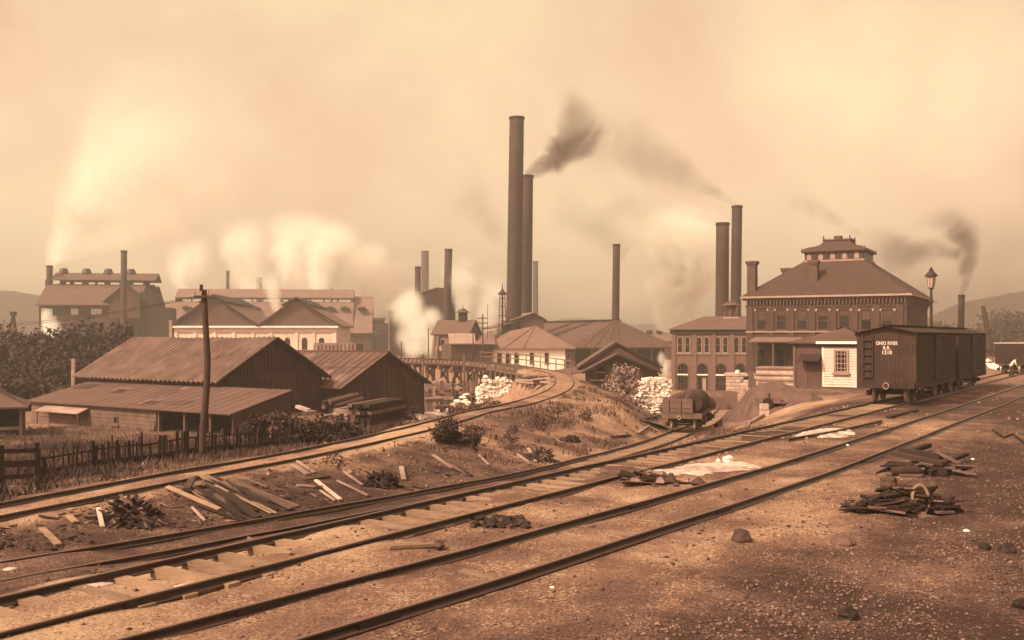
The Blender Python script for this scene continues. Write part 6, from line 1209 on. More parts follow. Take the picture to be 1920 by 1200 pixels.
def core(name, label, c, d, m='coal', cat='heap', n=1, jit=0.3):
    mb = MB(); zc = hz(*c)
    for k in range(n): mb.rock((random.gauss(0, d[0] * 0.18) * (n > 1), random.gauss(0, d[1] * 0.18) * (n > 1), random.uniform(0, d[2] * 0.2)), (d[0] / (1 + 0.4 * (n > 1)), d[1] / (1 + 0.4 * (n > 1)), d[2] * 2 * 0.9), 3, jit)
    return tag(mb.obj(name, M[m], None, (c[0], c[1], zc - 0.05)), label, cat)
c = P3(245, 968, -0.95); core('scrap_heap', 'dark matted core of the round heap of sticks at left', c, (1.3, 0.9, 0.26), 'cinder', 'scrap heap'); heap('broken dark stick fanned over the round scrap heap at left', 'sticks of the round scrap heap', c, 0.8, 0.6, 0.62, 150, 0.35, 1.0, (0.03, 0.11), ('dark', 'dark', 'plank', 'dark'), cat='stick', name='stick')
a, b_ = gpt(184, 962, -1), gpt(192, 990, -1); board('plank', 'pale short plank leaning on the left side of the round heap of sticks', a + Vector((0, 0, .1)), b_, 0.1, 0.03, 'pale', 'plank'); a, b_ = gpt(206, 962, -1), gpt(192, 970, -1); board('plank', 'pale stub of wood lying beside the leaning pale plank', a + Vector((0, 0, .08)), b_, 0.09, 0.04, 'pale', 'plank'); a, b_ = gpt(246, 955, -1), gpt(240, 983, -1); board('plank', 'broad brown plank sliding down the front of the round heap of sticks', a + Vector((0, 0, .12)), b_ + Vector((0, 0, .05)), 0.2, 0.05, 'tie', 'plank')
c = P3(420, 945, -0.95); core('scrap_heap', 'dark matted core of the long board heap', c, (1.4, 0.9, 0.12), 'ash', 'scrap heap')
for k in range(46):
    px, py = random.gauss(425, 34), random.gauss(940, 13); l = random.uniform(30, 110); a, b_ = gpt(px - l * 0.4, py - l * 0.17, -0.95, random.uniform(0.06, 0.34)), gpt(px + l * 0.6, py + l * 0.22 + random.gauss(0, 6), -0.95, random.uniform(0.02, 0.1)); board('board', 'dark weathered board in the long spilled board heap left of the scattered pale planks', a, b_, random.uniform(0.05, 0.16), 0.035, random.choice(('dark', 'plank', 'dark', 'tie')), 'board', 'boards of the long spilled heap', random.uniform(-0.4, 0.4))
a, b_ = gpt(398, 914, -0.9, 0.3), gpt(450, 938, -0.9, 0.12); board('barrel_lid_panel', 'broad ribbed panel of dark boards tilted on top of the long board heap', a, b_, 0.62, 0.06, 'plank', 'panel', None, 0.5); a, b_ = gpt(350, 926, -0.9, 0.12), gpt(362, 912, -0.9, 0.25); board('iron_scrap', 'bent dark iron scrap at the left tip of the long board heap', a, b_, 0.25, 0.05, 'carred', 'scrap', None, 0.4)
for k, (x0, y0, x1, y1) in enumerate(((440, 925, 560, 953), (460, 930, 548, 957), (430, 933, 520, 960))): board('long_pole', ('longest grey pole trailing right from the long board heap', 'second grey pole trailing under the longest one', 'dark pole lying across the front of the long board heap')[k], gpt(x0, y0, -0.9, 0.3 - 0.1 * k), gpt(x1, y1, -0.95, 0.04), 0.09, 0.07, 'plank' if k < 2 else 'dark', 'pole')
def tarheap(label, px, py, wd, h, n_s, m='coal'):
    c = P3(px, py, -1.0); c = (gpt(px, py, -1.0).x, gpt(px, py, -1.0).y); o = core('tar_heap', label, (0 + c[0], c[1]), (wd, wd * 0.8, h), m, 'heap', 5, 0.35); return c, o
c, o = tarheap('black tangled heap of roofing waste on the bank below the rounded bush', 712, 912, 0.95, 0.36, 0); heap('black curled strip in the tangled heap of roofing waste', 'strips of the black waste heap', c, 0.55, 0.42, 0.55, 80, 0.2, 0.6, (0.05, 0.12), ('coal', 'coal', 'dark'), cat='strip', name='strip')
c, o = tarheap('dark brown heap of waste at the foot of the bank below the thin weeds', 1012, 860, 1.2, 0.3, 0, 'coal'); heap('dark stick in the heap at the foot of the bank', 'sticks of the bank foot heap', c, 0.7, 0.55, 0.5, 60, 0.25, 0.8, (0.04, 0.1), ('dark', 'plank'), cat='stick', name='stick')
c, o = tarheap('small dark heap in the weeds halfway up the bank', 1065, 832, 0.9, 0.24, 0, 'coal')
c = (gpt(1215, 905, 0).x, gpt(1215, 905, 0).y); heap('dark broken board in the rubble between the two main tracks', 'boards of the rubble between the tracks', c, 0.6, 0.5, 0.16, 14, 0.4, 0.9, (0.08, 0.18), ('dark', 'plank'), fan=0.1, cat='board')
def lumps(label, group, px0, px1, py0, py1, n, s0, s1, m, z=0.0, cat='stone', name='stone', flat=0.7):
    for k in range(n):
        px, py = random.uniform(px0, px1), random.uniform(py0, py1); q = gpt(px, py, z, 0); s = random.uniform(s0, s1); o = MB().rock((0, 0, 0), (s, s * random.uniform(0.7, 1), s * flat), 2, 0.3).obj(name, M[m], None, (q.x, q.y, q.z + s * flat * 0.25 + (0.5 - abs(k / n - 0.5)) * 0.0)); tag(o, label, cat, group)
lumps('dark stone in the rubble strung along the white sand patch', 'stones of the rubble', 1175, 1315, 892, 912, 24, 0.12, 0.34, 'cinder'); lumps('pale brown stone in the rubble strung along the white sand patch', 'stones of the rubble', 1180, 1310, 893, 910, 9, 0.14, 0.36, 'stonef')
lumps('black lump in the flat coal heap between the main tracks', 'lumps of the coal heap', 885, 988, 972, 992, 46, 0.08, 0.2, 'coal', cat='coal lump', name='coal_lump'); lumps('grey clinker in the flat coal heap between the main tracks', 'lumps of the coal heap', 885, 985, 974, 992, 16, 0.08, 0.17, 'cinder', cat='clinker', name='clinker')
# heavy timbers, right side
def T_(label, x0, y0, x1, y1, z0, z1_, w_, h, m, cat='timber', name='old_timber', roll=0.0): return board(name, label, gpt(x0, y0, 0, z0), gpt(x1, y1, 0, z1_), w_, h, m, cat, None, roll)
T_('long red brown timber lying on top of the beam heap at right', 1676, 876, 1772, 892, 0.34, 0.28, 0.2, 0.1, 'carred'); T_('dark beam under the long red brown timber', 1668, 880, 1780, 893, 0.12, 0.1, 0.26, 0.18, 'dark'); T_('flat pointed slab at the left tip of the beam heap', 1630, 890, 1664, 878, 0.04, 0.1, 0.3, 0.05, 'plank', 'slab', 'slab'); T_('broad thin board lying in front of the beam heap', 1662, 889, 1730, 895, 0.04, 0.04, 0.3, 0.04, 'plank', 'board', 'board'); T_('dark beam end sticking back from the beam heap', 1690, 857, 1742, 845, 0.06, 0.16, 0.16, 0.12, 'dark'); T_('dark beam at the rear of the beam heap', 1688, 858, 1765, 868, 0.2, 0.18, 0.18, 0.14, 'dark'); T_('splintered dark timber at the right end of the beam heap', 1760, 876, 1812, 866, 0.06, 0.2, 0.13, 0.08, 'dark'); T_('thin splinter crossing the right end of the beam heap', 1756, 866, 1800, 880, 0.26, 0.14, 0.08, 0.05, 'plank'); T_('squared block end under the right half of the beam heap', 1746, 892, 1774, 888, 0.08, 0.08, 0.2, 0.14, 'cinder')
q = gpt(1672, 890, 0, 0.12); o = MB().tube([(0, 0, 0), (0.25, 0.0, 0.01), (0.6, 0.02, 0.0), (0.72, 0.02, -0.02)], [0.09, 0.12, 0.12, 0.07], 12).obj('log', M['carred'], None, q); tag(o, 'short rounded log on the left of the beam heap', 'log')
heap('broken dark piece lying about the beam heap at right', 'broken pieces of the beam heap', (gpt(1730, 886, 0).x, gpt(1730, 886, 0).y), 1.2, 0.6, 0.16, 40, 0.15, 0.6, (0.05, 0.16), ('dark', 'plank', 'dark'), fan=0.1, cat='scrap', name='scrap_piece', flat=True)
tag(core('earth_mound', 'low dark earth mound under the beam heap at right', (gpt(1725, 884, 0).x, gpt(1725, 884, 0).y), (2.2, 0.7, 0.06), 'ash'), cat='mound')
c = (gpt(1690, 962, 0).x, gpt(1690, 962, 0).y); tag(core('earth_mound', 'dark mound under the iron scrap heap at right', c, (2.0, 0.6, 0.12), 'ash'), cat='mound')
heap('dark flat piece in the iron scrap heap with the hoop', 'pieces of the iron scrap heap', c, 1.0, 0.4, 0.42, 190, 0.12, 0.6, (0.05, 0.15), ('dark', 'dark', 'iron', 'plank'), fan=0.0, cat='scrap', name='scrap_piece', flat=True)
hp = gpt(1703, 958, 0, 0.0); o = MB().tube([(0.15 * math.cos(a), 0.05 * math.sin(a), 0.25 + 0.25 * math.sin(a)) for a in np.linspace(0, 6.28, 25)], 0.03, 8).obj('iron_hoop', M['tie'], None, hp + Vector((0.02, -0.52, 0.06)), smooth=True); tag(o, 'round iron hoop standing in the front of the iron scrap heap', 'hoop')
for px, py, dz, s, m, lb in ((1667, 950, 0.46, 0.36, 'cinder', 'rounded dark boulder perched on the left of the iron scrap heap'), (1732, 955, 0.42, 0.46, 'cinder', 'largest dark boulder on the right of the iron scrap heap'), (1757, 960, 0.24, 0.3, 'cinder', 'dark boulder at the right foot of the iron scrap heap'), (1390, 1012, 0.03, 0.36, 'cinder', 'lone dark rounded rock in the open dirt right of the nearest track'), (1580, 1018, -0.03, 0.42, 'ash', 'low brown earth lump in the open dirt below the iron scrap heap'), (1365, 866, 0.06, 0.3, 'block', 'white boulder beside the white sand patch between the tracks'), (1347, 867, 0.04, 0.16, 'block', 'small white stone left of the white boulder'), (1846, 1030, 0.02, 0.22, 'coal', 'black lump in the dirt near the right edge'), (1888, 1032, 0.03, 0.26, 'coal', 'flat black lump nearest the right edge'), (1548, 984, 0.03, 0.16, 'stonef', 'pale flat stone left of the iron scrap heap front'), (1812, 996, 0.0, 0.11, 'block', 'white flat stone in the dirt right of the iron scrap heap'), (1587, 837, 0.03, 0.14, 'block', 'small white stone beside the loose rail'), (822, 1030, 0.06, 0.22, 'cinder', 'dark stone by the old board between the main tracks'), (1824, 862, 0.0, 0.1, 'block', 'small white stone right of the beam heap'), (1590, 1158, 0.0, 0.3, 'coal', 'flat dark cinder lump low in the foreground dirt'), (1035, 1102, 0.0, 0.07, 'block', 'pale chip of stone in the dirt right of the nearest track'), (1917, 1140, 0.02, 0.26, 'coal', 'dark lump cut by the right edge low in the foreground')):
    q = gpt(px, py, 0, 0); o = MB().rock((0, 0, 0), (s, s * 0.85, s * 0.7), 3, 0.22).obj('rock', M[m], None, q + Vector((0, 0, dz))); tag(o, lb, 'rock')
q0, q1, q2 = gpt(1480, 829, 0, 0.1), gpt(1570, 814, 0, 0.1), gpt(1657, 794, 0, 0.12); V, F_ = rail_mesh(cat_spline([tuple(q0), tuple(q1), tuple(q2)]), 0.03); tag(np_obj('loose_rail', V, F_, M['rail']), 'loose rail lying beside the long white sand patch right of the main track', 'rail')
tag(MB().tube([gpt(1862, 811, 0, 0.1), gpt(1871, 816, 0, 0.11), gpt(1882, 820, 0, 0.1), gpt(1900, 825, 0, 0.08), gpt(1920, 831, 0, 0.07), gpt(1945, 838, 0, 0.06)], 0.04, 7).obj('bent_bar', M['iron']), 'bent dark iron bar lying in the dirt at the right edge', 'bar')
board('old_board', 'cracked old board lying between the two main tracks', gpt(728, 1030, 0, 0.04), gpt(826, 1026, 0, 0.05), 0.16, 0.05, 'tie', 'board'); board('board', 'dark narrow board lying across between the boxcar and the nearest track', gpt(1665, 785, 0, 0.05), gpt(1718, 772, 0, 0.05), 0.2, 0.08, 'dark', 'board')
pl = [(592, 905, 638, 940, 0.12, 'pale', 'brightest long pale plank on the bank, pointing down to the siding'), (548, 874, 578, 892, 0.16, 'light', 'pale wide plank on the upper bank left of the brightest one'), (557, 868, 590, 886, 0.09, 'light', 'narrow pale plank beside the wide one on the upper bank'), (570, 905, 618, 897, 0.1, 'dark', 'dark bar with a pale edge crossing the bank above the brightest plank'), (555, 914, 590, 920, 0.09, 'light', 'short pale slat left of the brightest plank'), (600, 930, 628, 942, 0.06, 'light', 'thin slat just below the brightest plank'), (632, 905, 690, 932, 0.06, 'light', 'long thin slat curving towards the black waste heap'), (644, 890, 680, 912, 0.07, 'light', 'thin pale slat above the black waste heap'), (752, 885, 757, 903, 0.16, 'light', 'short pale board standing out on the bank right of the black waste heap'), (812, 858, 848, 882, 0.13, 'light', 'pale plank on the bank below the rounded bush'), (845, 878, 878, 893, 0.12, 'plank', 'grey plank lying below the pale one under the rounded bush'), (858, 880, 884, 895, 0.12, 'dark', 'dark plank tight beside the grey one under the rounded bush'), (898, 858, 916, 876, 0.08, 'light', 'bent pale branch on the bank left of the bank foot heap'), (970, 855, 995, 872, 0.13, 'light', 'pale slab left of the bank foot heap'), (990, 846, 1004, 868, 0.12, 'light', 'second pale slab leaning on the bank foot heap'), (1002, 852, 1020, 866, 0.14, 'tie', 'brown slab at the front of the bank foot heap'), (78, 996, 110, 1026, 0.14, 'tie', 'brown plank on the dark cinders left of the round heap of sticks'), (128, 972, 142, 982, 0.14, 'tie', 'short brown board above the left plank on the dark cinders'), (360, 962, 384, 980, 0.05, 'light', 'thin pale stick in front of the long board heap'), (1145, 818, 1180, 822, 0.2, 'dark', 'dark plank at the bank foot before the open wagon'), (1195, 800, 1215, 806, 0.3, 'light', 'pale slab in the timber rubble left of the open wagon'), (1205, 790, 1250, 804, 0.3, 'dark', 'dark slab in the timber rubble left of the open wagon'), (1210, 786, 1245, 776, 0.2, 'dark', 'dark pole slanting up left of the open wagon'), (1222, 796, 1240, 800, 0.25, 'light', 'small pale slab nearest the open wagon')]
for x0, y0, x1, y1, w_, m, lb in pl: zz_ = -1.0 if x0 < 1100 else -2.0; board('plank', lb, gpt(x0, y0, zz_, 0.07), gpt(x1, y1, zz_, 0.05), w_, 0.04, m, 'plank')
# white sand spills
def spill(label, px0, px1, py0, py1, h, z=0.0, n=40, seed=0, skew=0.0):
    xs = np.linspace(-1, 1, n); XX, YY = np.meshgrid(xs, xs); C = gpt((px0 + px1) / 2, (py0 + py1) / 2, z); rx = (px1 - px0) / 2 / FPX * C.y; nr, fr_ = gpt((px0 + px1) / 2, py1, z), gpt((px0 + px1) / 2, py0, z); ry = (fr_ - nr).length / 2
    X_ = C.x + XX.ravel() * rx * 1.2 + YY.ravel() * skew; Y_ = C.y + YY.ravel() * ry * 1.2 + XX.ravel() * rx * 0.35 * (skew != 0); rr = np.sqrt(XX.ravel() ** 2 + YY.ravel() ** 2) * 1.2 + (fbm(X_ * 1.7, Y_ * 1.7, 4, seed) - 0.47) * 1.1 + (fbm(X_ * 7, Y_ * 7, 3, seed + 3) - 0.47) * 0.4
    Z_ = height(X_, Y_) + np.where(rr < 1, h * (1 - rr) ** 0.6 + 0.006, -0.06); ii = np.arange(n * n).reshape(n, n); o = np_obj('sand_spill', np.c_[X_, Y_, Z_], np.c_[ii[:-1, :-1].ravel(), ii[:-1, 1:].ravel(), ii[1:, 1:].ravel(), ii[1:, :-1].ravel()], M['sand']); return tag(o, label, 'sand patch')
spill('small white sand spill between the rails at the far left', 160, 228, 1081, 1100, 0.05, seed=3); spill('small white sand spill against the near rail at the lower left', 322, 392, 1096, 1116, 0.06, seed=8); spill('large white sand spill between the main tracks with a boulder on it', 1220, 1440, 868, 893, 0.07, n=60, seed=5, skew=0.9); spill('long white sand patch beside the loose rail', 1492, 1600, 806, 822, 0.10, seed=6, skew=0.8)
spill('pale sand bank by the corner of the smaller barn beside the curved track', 735, 798, 783, 805, 0.35, -2.2, seed=11); spill('pale trampled sand yard between the smaller barn and the trestle', 792, 850, 757, 790, 0.15, -3.2, n=40, seed=13)
spill('thin pale sand strip on the left end of the sunken siding', 4, 36, 1064, 1070, 0.03, -0.9, seed=17)
# ------------------------------------------------------------------ gravel, chips, clods
def stones(name, X, Y, s0, s1, m, flat=0.6, sub=0):
    n = len(X); bv, bf = ICO[sub]; bv = np.array(bv); bf = np.array(bf); k = len(bv); Z = height(X, Y); s = s0 * (s1 / s0) ** (RNG.random(n) ** 2.2); a = RNG.uniform(0, 6.28, n)
    V = bv[None] * (1 + 0.35 * RNG.normal(size=(n, k, 1))) * s[:, None, None] * 0.5; V[:, :, 2] *= flat; x = V[:, :, 0] * np.cos(a)[:, None] - V[:, :, 1] * np.sin(a)[:, None] * 0.8; y = V[:, :, 0] * np.sin(a)[:, None] + V[:, :, 1] * np.cos(a)[:, None] * 0.8
    V = np.stack([x + X[:, None], y + Y[:, None], V[:, :, 2] + (Z + s * 0.12)[:, None]], 2).reshape(-1, 3); return tag(np_obj(name, V, (bf[None] + (np.arange(n) * k)[:, None, None]).reshape(-1, 3), m), kind='stuff')
def yard(x, y): o = (x - O0[0]) * N[0] + (y - O0[1]) * N[1]; return o
X, Y = scatter(150000, -9, 26, 9.6, 34, lambda x, y: (np.abs(x / y) < 0.56) * np.clip((yard(x, y) - 5.0) / 3.5, 0.03, 1) * np.clip((fbm(x * 0.7, y * 0.7, 4, 71) - 0.33) * 3, 0.08, 1) * np.clip(18 / y, 0, 1)); stones('gravel', X, Y, 0.014, 0.075, M['stonef'])
X, Y = scatter(60000, -9, 26, 9.6, 40, lambda x, y: (np.abs(x / y) < 0.56) * np.clip((fbm(x * 0.9, y * 0.9, 4, 77) - 0.42) * 3, 0, 1) * np.clip(16 / y, 0, 1) * 0.6); stones('dark_clods', X, Y, 0.015, 0.10, M['cinder'])
X, Y = scatter(9000, -9, 30, 9.6, 40, lambda x, y: (np.abs(x / y) < 0.56) * np.clip((fbm(x * 1.1, y * 1.1, 3, 83) - 0.45) * 4, 0, 1) * np.clip(14 / y, 0, 1)); stones('pale_chips', X, Y, 0.015, 0.07, M['light'], 0.4)
def chips(name, X, Y, l0, l1, m, dz=0.02):
    n = len(X); bv = np.array([(x, y, z) for z in (-1, 1) for y in (-1, 1) for x in (-1, 1)], float) / 2; bf = np.array([(0, 2, 3, 1), (4, 5, 7, 6), (0, 1, 5, 4), (2, 6, 7, 3), (0, 4, 6, 2), (1, 3, 7, 5)]); l = l0 * (l1 / l0) ** (RNG.random(n) ** 1.8); a = RNG.normal(-0.6, 0.9, n); t_ = RNG.normal(0, 0.18, n)
    V = bv[None] * np.stack([l, l * RNG.uniform(0.1, 0.3, n), l * 0.06 + 0.012], 1)[:, None]; x = V[:, :, 0] * np.cos(a)[:, None] - V[:, :, 1] * np.sin(a)[:, None]; y = V[:, :, 0] * np.sin(a)[:, None] + V[:, :, 1] * np.cos(a)[:, None]; z = V[:, :, 2] + V[:, :, 0] * t_[:, None]
    V = np.stack([x + X[:, None], y + Y[:, None], z + (height(X, Y) + dz)[:, None]], 2).reshape(-1, 3); return tag(np_obj(name, V, (bf[None] + (np.arange(n) * 8)[:, None, None]).reshape(-1, 4), m), kind='stuff')
bw_ = lambda k, s: (lambda x, y: bankw(x, y) * np.clip((fbm(x * 0.6, y * 0.6, 4, s) - 0.40) * 4, 0.04, 1) * k * np.clip(30 / y, 0, 1))
X, Y = scatter(16000, -13, 10, 18, 70, bw_(0.5, 91)); chips('wood_chips', X, Y, 0.06, 0.4, M['plank']); X, Y = scatter(7000, -13, 10, 18, 70, bw_(0.4, 94)); chips('pale_wood_chips', X, Y, 0.05, 0.35, M['light']); X, Y = scatter(14000, -13, 10, 18, 70, bw_(0.6, 97)); chips('dark_wood_chips', X, Y, 0.06, 0.45, M['dark'])
X, Y = scatter(30000, -14, 10, 16, 66, bw_(0.8, 99)); stones('bank_cinders', X, Y, 0.02, 0.13, M['cinder'])
X, Y = scatter(7000, -16, -2, 19, 34, lambda x, y: (meadow(x, y) > 0.2) * (fbm(x * 0.8, y * 0.8, 3, 5) > 0.5) * 0.5); chips('meadow_litter', X, Y, 0.05, 0.3, M['light'])
X, Y = scatter(20000, -16, 30, 30, 90, lambda x, y: (near_line(x, y, lineA)[0] > 0.9) * np.clip((fbm(x * 0.5, y * 0.5, 4, 15) - 0.45) * 3, 0, 1) * 0.5); stones('yard_rubble', X, Y, 0.04, 0.22, M['tie'])
# ------------------------------------------------------------------ air: haze, steam and smoke
def volmat(name, color, dens, nscale=0.35, soft=1.0, contrast=(0.42, 0.62), aniso=0.2, seed=0.0, even=False, detail=4, cone=None):
    """cone = (length, r0, r1, bend): a widening plume along local X; otherwise a soft ball in a unit sphere"""
    m = bpy.data.materials.new(name); m.use_nodes = True; t = m.node_tree; t.nodes.clear(); out = nd(t, 'ShaderNodeOutputMaterial'); v = nd(t, 'ShaderNodeVolumePrincipled')
    v.inputs['Color'].default_value = (*color, 1); v.inputs['Anisotropy'].default_value = aniso; v.inputs['Density Attribute'].default_value = ''; v.inputs['Density'].default_value = dens; t.links.new(v.outputs[0], out.inputs['Volume'])
    if even: return m
    def mth(op, *ins):
        n = nd(t, 'ShaderNodeMath', operation=op)
        for k, q in enumerate(ins):
            if isinstance(q, (int, float)): n.inputs[k].default_value = q
            else: t.links.new(q, n.inputs[k])
        return n.outputs[0]
    def rng(val, a, b_, c=0.0, d=1.0, smooth=True):
        n = nd(t, 'ShaderNodeMapRange', interpolation_type='SMOOTHSTEP' if smooth else 'LINEAR')
        for k, q in (('From Min', a), ('From Max', b_), ('To Min', c), ('To Max', d)): n.inputs[k].default_value = q
        t.links.new(val, n.inputs['Value']); return n.outputs[0]
    tcx = nd(t, 'ShaderNodeTexCoord'); ge = nd(t, 'ShaderNodeNewGeometry'); mp = nd(t, 'ShaderNodeMapping'); mp.inputs['Location'].default_value = (seed * 3.7, seed * 1.3, seed * 2.1); t.links.new(ge.outputs['Position'], mp.inputs[0])
    n = nd(t, 'ShaderNodeTexNoise'); n.inputs['Scale'].default_value = nscale; n.inputs['Detail'].default_value = detail; n.inputs['Roughness'].default_value = 0.6; n.inputs['Distortion'].default_value = 0.9; t.links.new(mp.outputs[0], n.inputs[0])
    lo, hi = contrast
    if cone is None:
        ln = nd(t, 'ShaderNodeVectorMath', operation='LENGTH'); t.links.new(tcx.outputs['Object'], ln.inputs[0]); fall = rng(ln.outputs['Value'], 0.98, 0.98 - soft)
        d = mth('MULTIPLY', mth('POWER', fall, 1.3), rng(n.outputs[0], lo, hi, 0.0, 1.0, False)); t.links.new(mth('MULTIPLY', d, dens), v.inputs['Density']); return m
    L_, r0, r1, bend = cone; sp = nd(t, 'ShaderNodeSeparateXYZ'); t.links.new(tcx.outputs['Object'], sp.inputs[0]); tt = mth('DIVIDE', sp.outputs[0], L_)
    n2 = nd(t, 'ShaderNodeTexNoise'); n2.inputs['Scale'].default_value = nscale * 0.35; n2.inputs['Detail'].default_value = 2; t.links.new(mp.outputs[0], n2.inputs[0])
    rad = mth('MULTIPLY_ADD', tt, r1 - r0, r0); wig = mth('MULTIPLY', mth('SUBTRACT', n2.outputs[0], 0.5), mth('MULTIPLY', rad, 1.3))
    zc = mth('SUBTRACT', mth('SUBTRACT', sp.outputs[2], mth('MULTIPLY', mth('MULTIPLY', tt, mth('SUBTRACT', 1.0, tt)), bend * 4)), wig); yc = mth('ADD', sp.outputs[1], wig)
    rr = mth('DIVIDE', mth('SQRT', mth('ADD', mth('MULTIPLY', zc, zc), mth('MULTIPLY', yc, yc))), rad); fall = rng(rr, 1.0, 1.0 - soft)
    ero = mth('MULTIPLY_ADD', n.outputs[0], 1.0 / (hi - lo), -lo / (hi - lo)); a = nd(t, 'ShaderNodeClamp'); t.links.new(mth('SUBTRACT', mth('ADD', fall, ero), 0.75), a.inputs[0])
    dil = mth('POWER', mth('DIVIDE', r0 * 1.6, mth('ADD', rad, r0 * 0.6)), 1.15); end = mth('MULTIPLY', rng(tt, 1.0, 0.45), rng(tt, -0.02, 0.01))
    d = mth('MULTIPLY', mth('MULTIPLY', mth('MULTIPLY', a.outputs[0], fall), dil), end); t.links.new(mth('MULTIPLY', d, dens), v.inputs['Density']); return m
def cone_plume(name, label, cat, p0, p1, Y, r0, r1, bend, col, dens, nscale, contrast, seed, detail=7, dY=0.0, soft=0.9):
    """a plume that leaves p0 and widens towards p1 (photo pixels at distance Y); radii and bend in metres"""
    a, b_ = at(*p0, Y), at(*p1, Y + dY); d = b_ - a; L_ = d.length; x = d.normalized(); yv = Vector((0, 1, 0)); zv = x.cross(yv).normalized(); yv = zv.cross(x)
    if zv.z < 0 or (abs(zv.z) < 0.05 and zv.x < 0): zv = -zv; yv = -yv
    o_ = MB(); ts = np.linspace(0, 1, 14); o_.tube([(t_ * L_, 0, bend * 4 * t_ * (1 - t_)) for t_ in ts], [(r0 + (r1 - r0) * t_) * 1.9 + 0.2 for t_ in ts], 14)
    m = volmat(name + '_' + str(seed), col, dens, nscale, soft, contrast, seed=seed, detail=detail, cone=(L_, r0, r1, bend)); o = o_.obj(name, m)
    R_ = Matrix((x, yv, zv)).transposed(); o.matrix_world = Matrix.Translation(a) @ R_.to_4x4(); return tag(o, label, cat, kind='stuff')
def plume(name, label, cat, puffs, vm):
    """puffs: (px, py, rx_px, ry_px, Y, ry_depth_factor)"""
    P0 = at(puffs[0][0], puffs[0][1], puffs[0][4]); r = thing(name, label, cat, P0); r['kind'] = 'stuff'
    for px, py, rx, ry, Y, dd, rot in puffs:
        p = at(px, py, Y) - P0; o = MB().add(ICO[3][0], ICO[3][1]).obj('puff', vm, r, p); o.scale = (rx / FPX * Y, dd * rx / FPX * Y, ry / FPX * Y); o.rotation_euler = (0, R(rot), 0)
    return r
WHITE = (0.985, 0.975, 0.955); SM = (0.22, 0.16, 0.15)
random.seed(21)
def cloud(n, cx, cy, sx, sy, r0, r1, Y, dd=0.7):
    """a bank of overlapping puffs spread about a centre (photo pixels at distance Y)"""
    return [(cx + random.gauss(0, 1) * sx, cy + random.gauss(0, 1) * sy, random.uniform(r0, r1), random.uniform(r0, r1) * 0.85, Y + random.uniform(-6, 6), dd, random.uniform(-30, 30)) for _ in range(n)]
cp = cone_plume
cp('steam', 'broad white steam fan drifting right from the stubby stack of the vented mill', 'steam', (93, 500), (440, 150), 240, 2.0, 44, 5.0, WHITE, 0.95, 0.05, (0.36, 0.64), 1, dY=20)
cp('steam', 'low white steam trailing right over the roof of the vented mill', 'steam', (95, 492), (480, 380), 246, 1.4, 26, 3.0, WHITE, 0.988, 0.07, (0.36, 0.64), 2, dY=20)
plume('steam', 'bright steam glowing out of the open left end of the vented mill', 'steam', [(96, 617, 24, 28, 226, 1, 0), (88, 598, 18, 30, 232, 1, 0), (110, 628, 20, 16, 222, 1, 0)], volmat('mill_end_steam', WHITE, 1.8, 0.2, 0.95, (0.2, 0.6), detail=6))
for k, (p0, p1, r0, r1, dn, lb) in enumerate((((470, 560), (430, 400), 6, 17, 0.10, 'leftmost white steam column rising behind the long mill'), ((545, 560), (520, 380), 7, 20, 0.13, 'middle white steam column rising behind the long mill'), ((610, 565), (640, 400), 8, 20, 0.13, 'bright white steam column rising behind the right half of the long mill'), ((690, 580), (700, 440), 8, 16, 0.10, 'white steam rising behind the right end of the long mill'), ((350, 560), (330, 440), 6, 16, 0.07, 'thin steam rising behind the left end of the long mill'))):
    cp('steam', lb, 'steam', p0, p1, 336, r0, r1, 0.0, WHITE, dn * 5, 0.055, (0.36, 0.64), 3 + k)
cp('steam', 'thin steam drifting over the middle of the long mill roof', 'steam', (524, 600), (505, 500), 286, 2.2, 5.5, 0.0, WHITE, 1.0868, 0.12, (0.36, 0.64), 9)
plume('steam', 'dense white steam billowing beside the cupola house', 'steam', [(790, 622, 36, 44, 195, 1, 0), (766, 634, 34, 34, 200, 1, 0), (808, 598, 32, 32, 196, 1, 0), (806, 648, 20, 40, 190, 1, 0), (778, 655, 34, 26, 192, 1, 0)], volmat('cupola_steam', WHITE, 1.1, 0.16, 0.98, (0.2, 0.65), detail=7, seed=4))
cp('steam', 'white steam thrown up in front of the slant topped skip house', 'steam', (800, 640), (745, 540), 198, 3.0, 7.0, 0.0, WHITE, 1.729, 0.14, (0.36, 0.64), 10)
cp('steam', 'pale steam rising between the cupola house and the slant topped skip house', 'steam', (872, 610), (862, 470), 210, 2.2, 7.0, 0.0, WHITE, 1.482, 0.1, (0.36, 0.64), 11)
cp('steam', 'pale steam rising just left of the tallest chimney', 'steam', (915, 630), (900, 500), 208, 2.5, 7.5, 0.0, WHITE, 0.8892, 0.1, (0.36, 0.64), 12)
cp('steam', 'pale steam beyond the trestle left of the dense steam', 'steam', (735, 640), (720, 480), 350, 6, 14, 0.0, WHITE, 0.5928, 0.07, (0.36, 0.64), 13)
cp('steam', 'bright steam column rising left of the two stacks behind the arched brick building', 'steam', (1262, 625), (1300, 380), 214, 5.6, 15, 0.0, WHITE, 2.47, 0.075, (0.36, 0.64), 14)
cp('steam', 'short bright steam jet left of the bright column', 'steam', (1242, 615), (1215, 510), 214, 2.6, 6, 0.0, WHITE, 2.47, 0.1, (0.36, 0.64), 15)
cp('steam', 'short bright steam jet right of the bright column', 'steam', (1290, 612), (1320, 480), 213, 2.4, 7, 0.0, WHITE, 1.482, 0.1, (0.36, 0.64), 16)
plume('steam', 'small bright steam puff under the right end of the wide shed roof', 'steam', [(1248, 690, 13, 28, 150, 1, 0), (1240, 672, 11, 18, 152, 1, 0)], volmat('puff_steam', WHITE, 2.2, 0.3, 0.98, (0.2, 0.55), seed=7, detail=5))
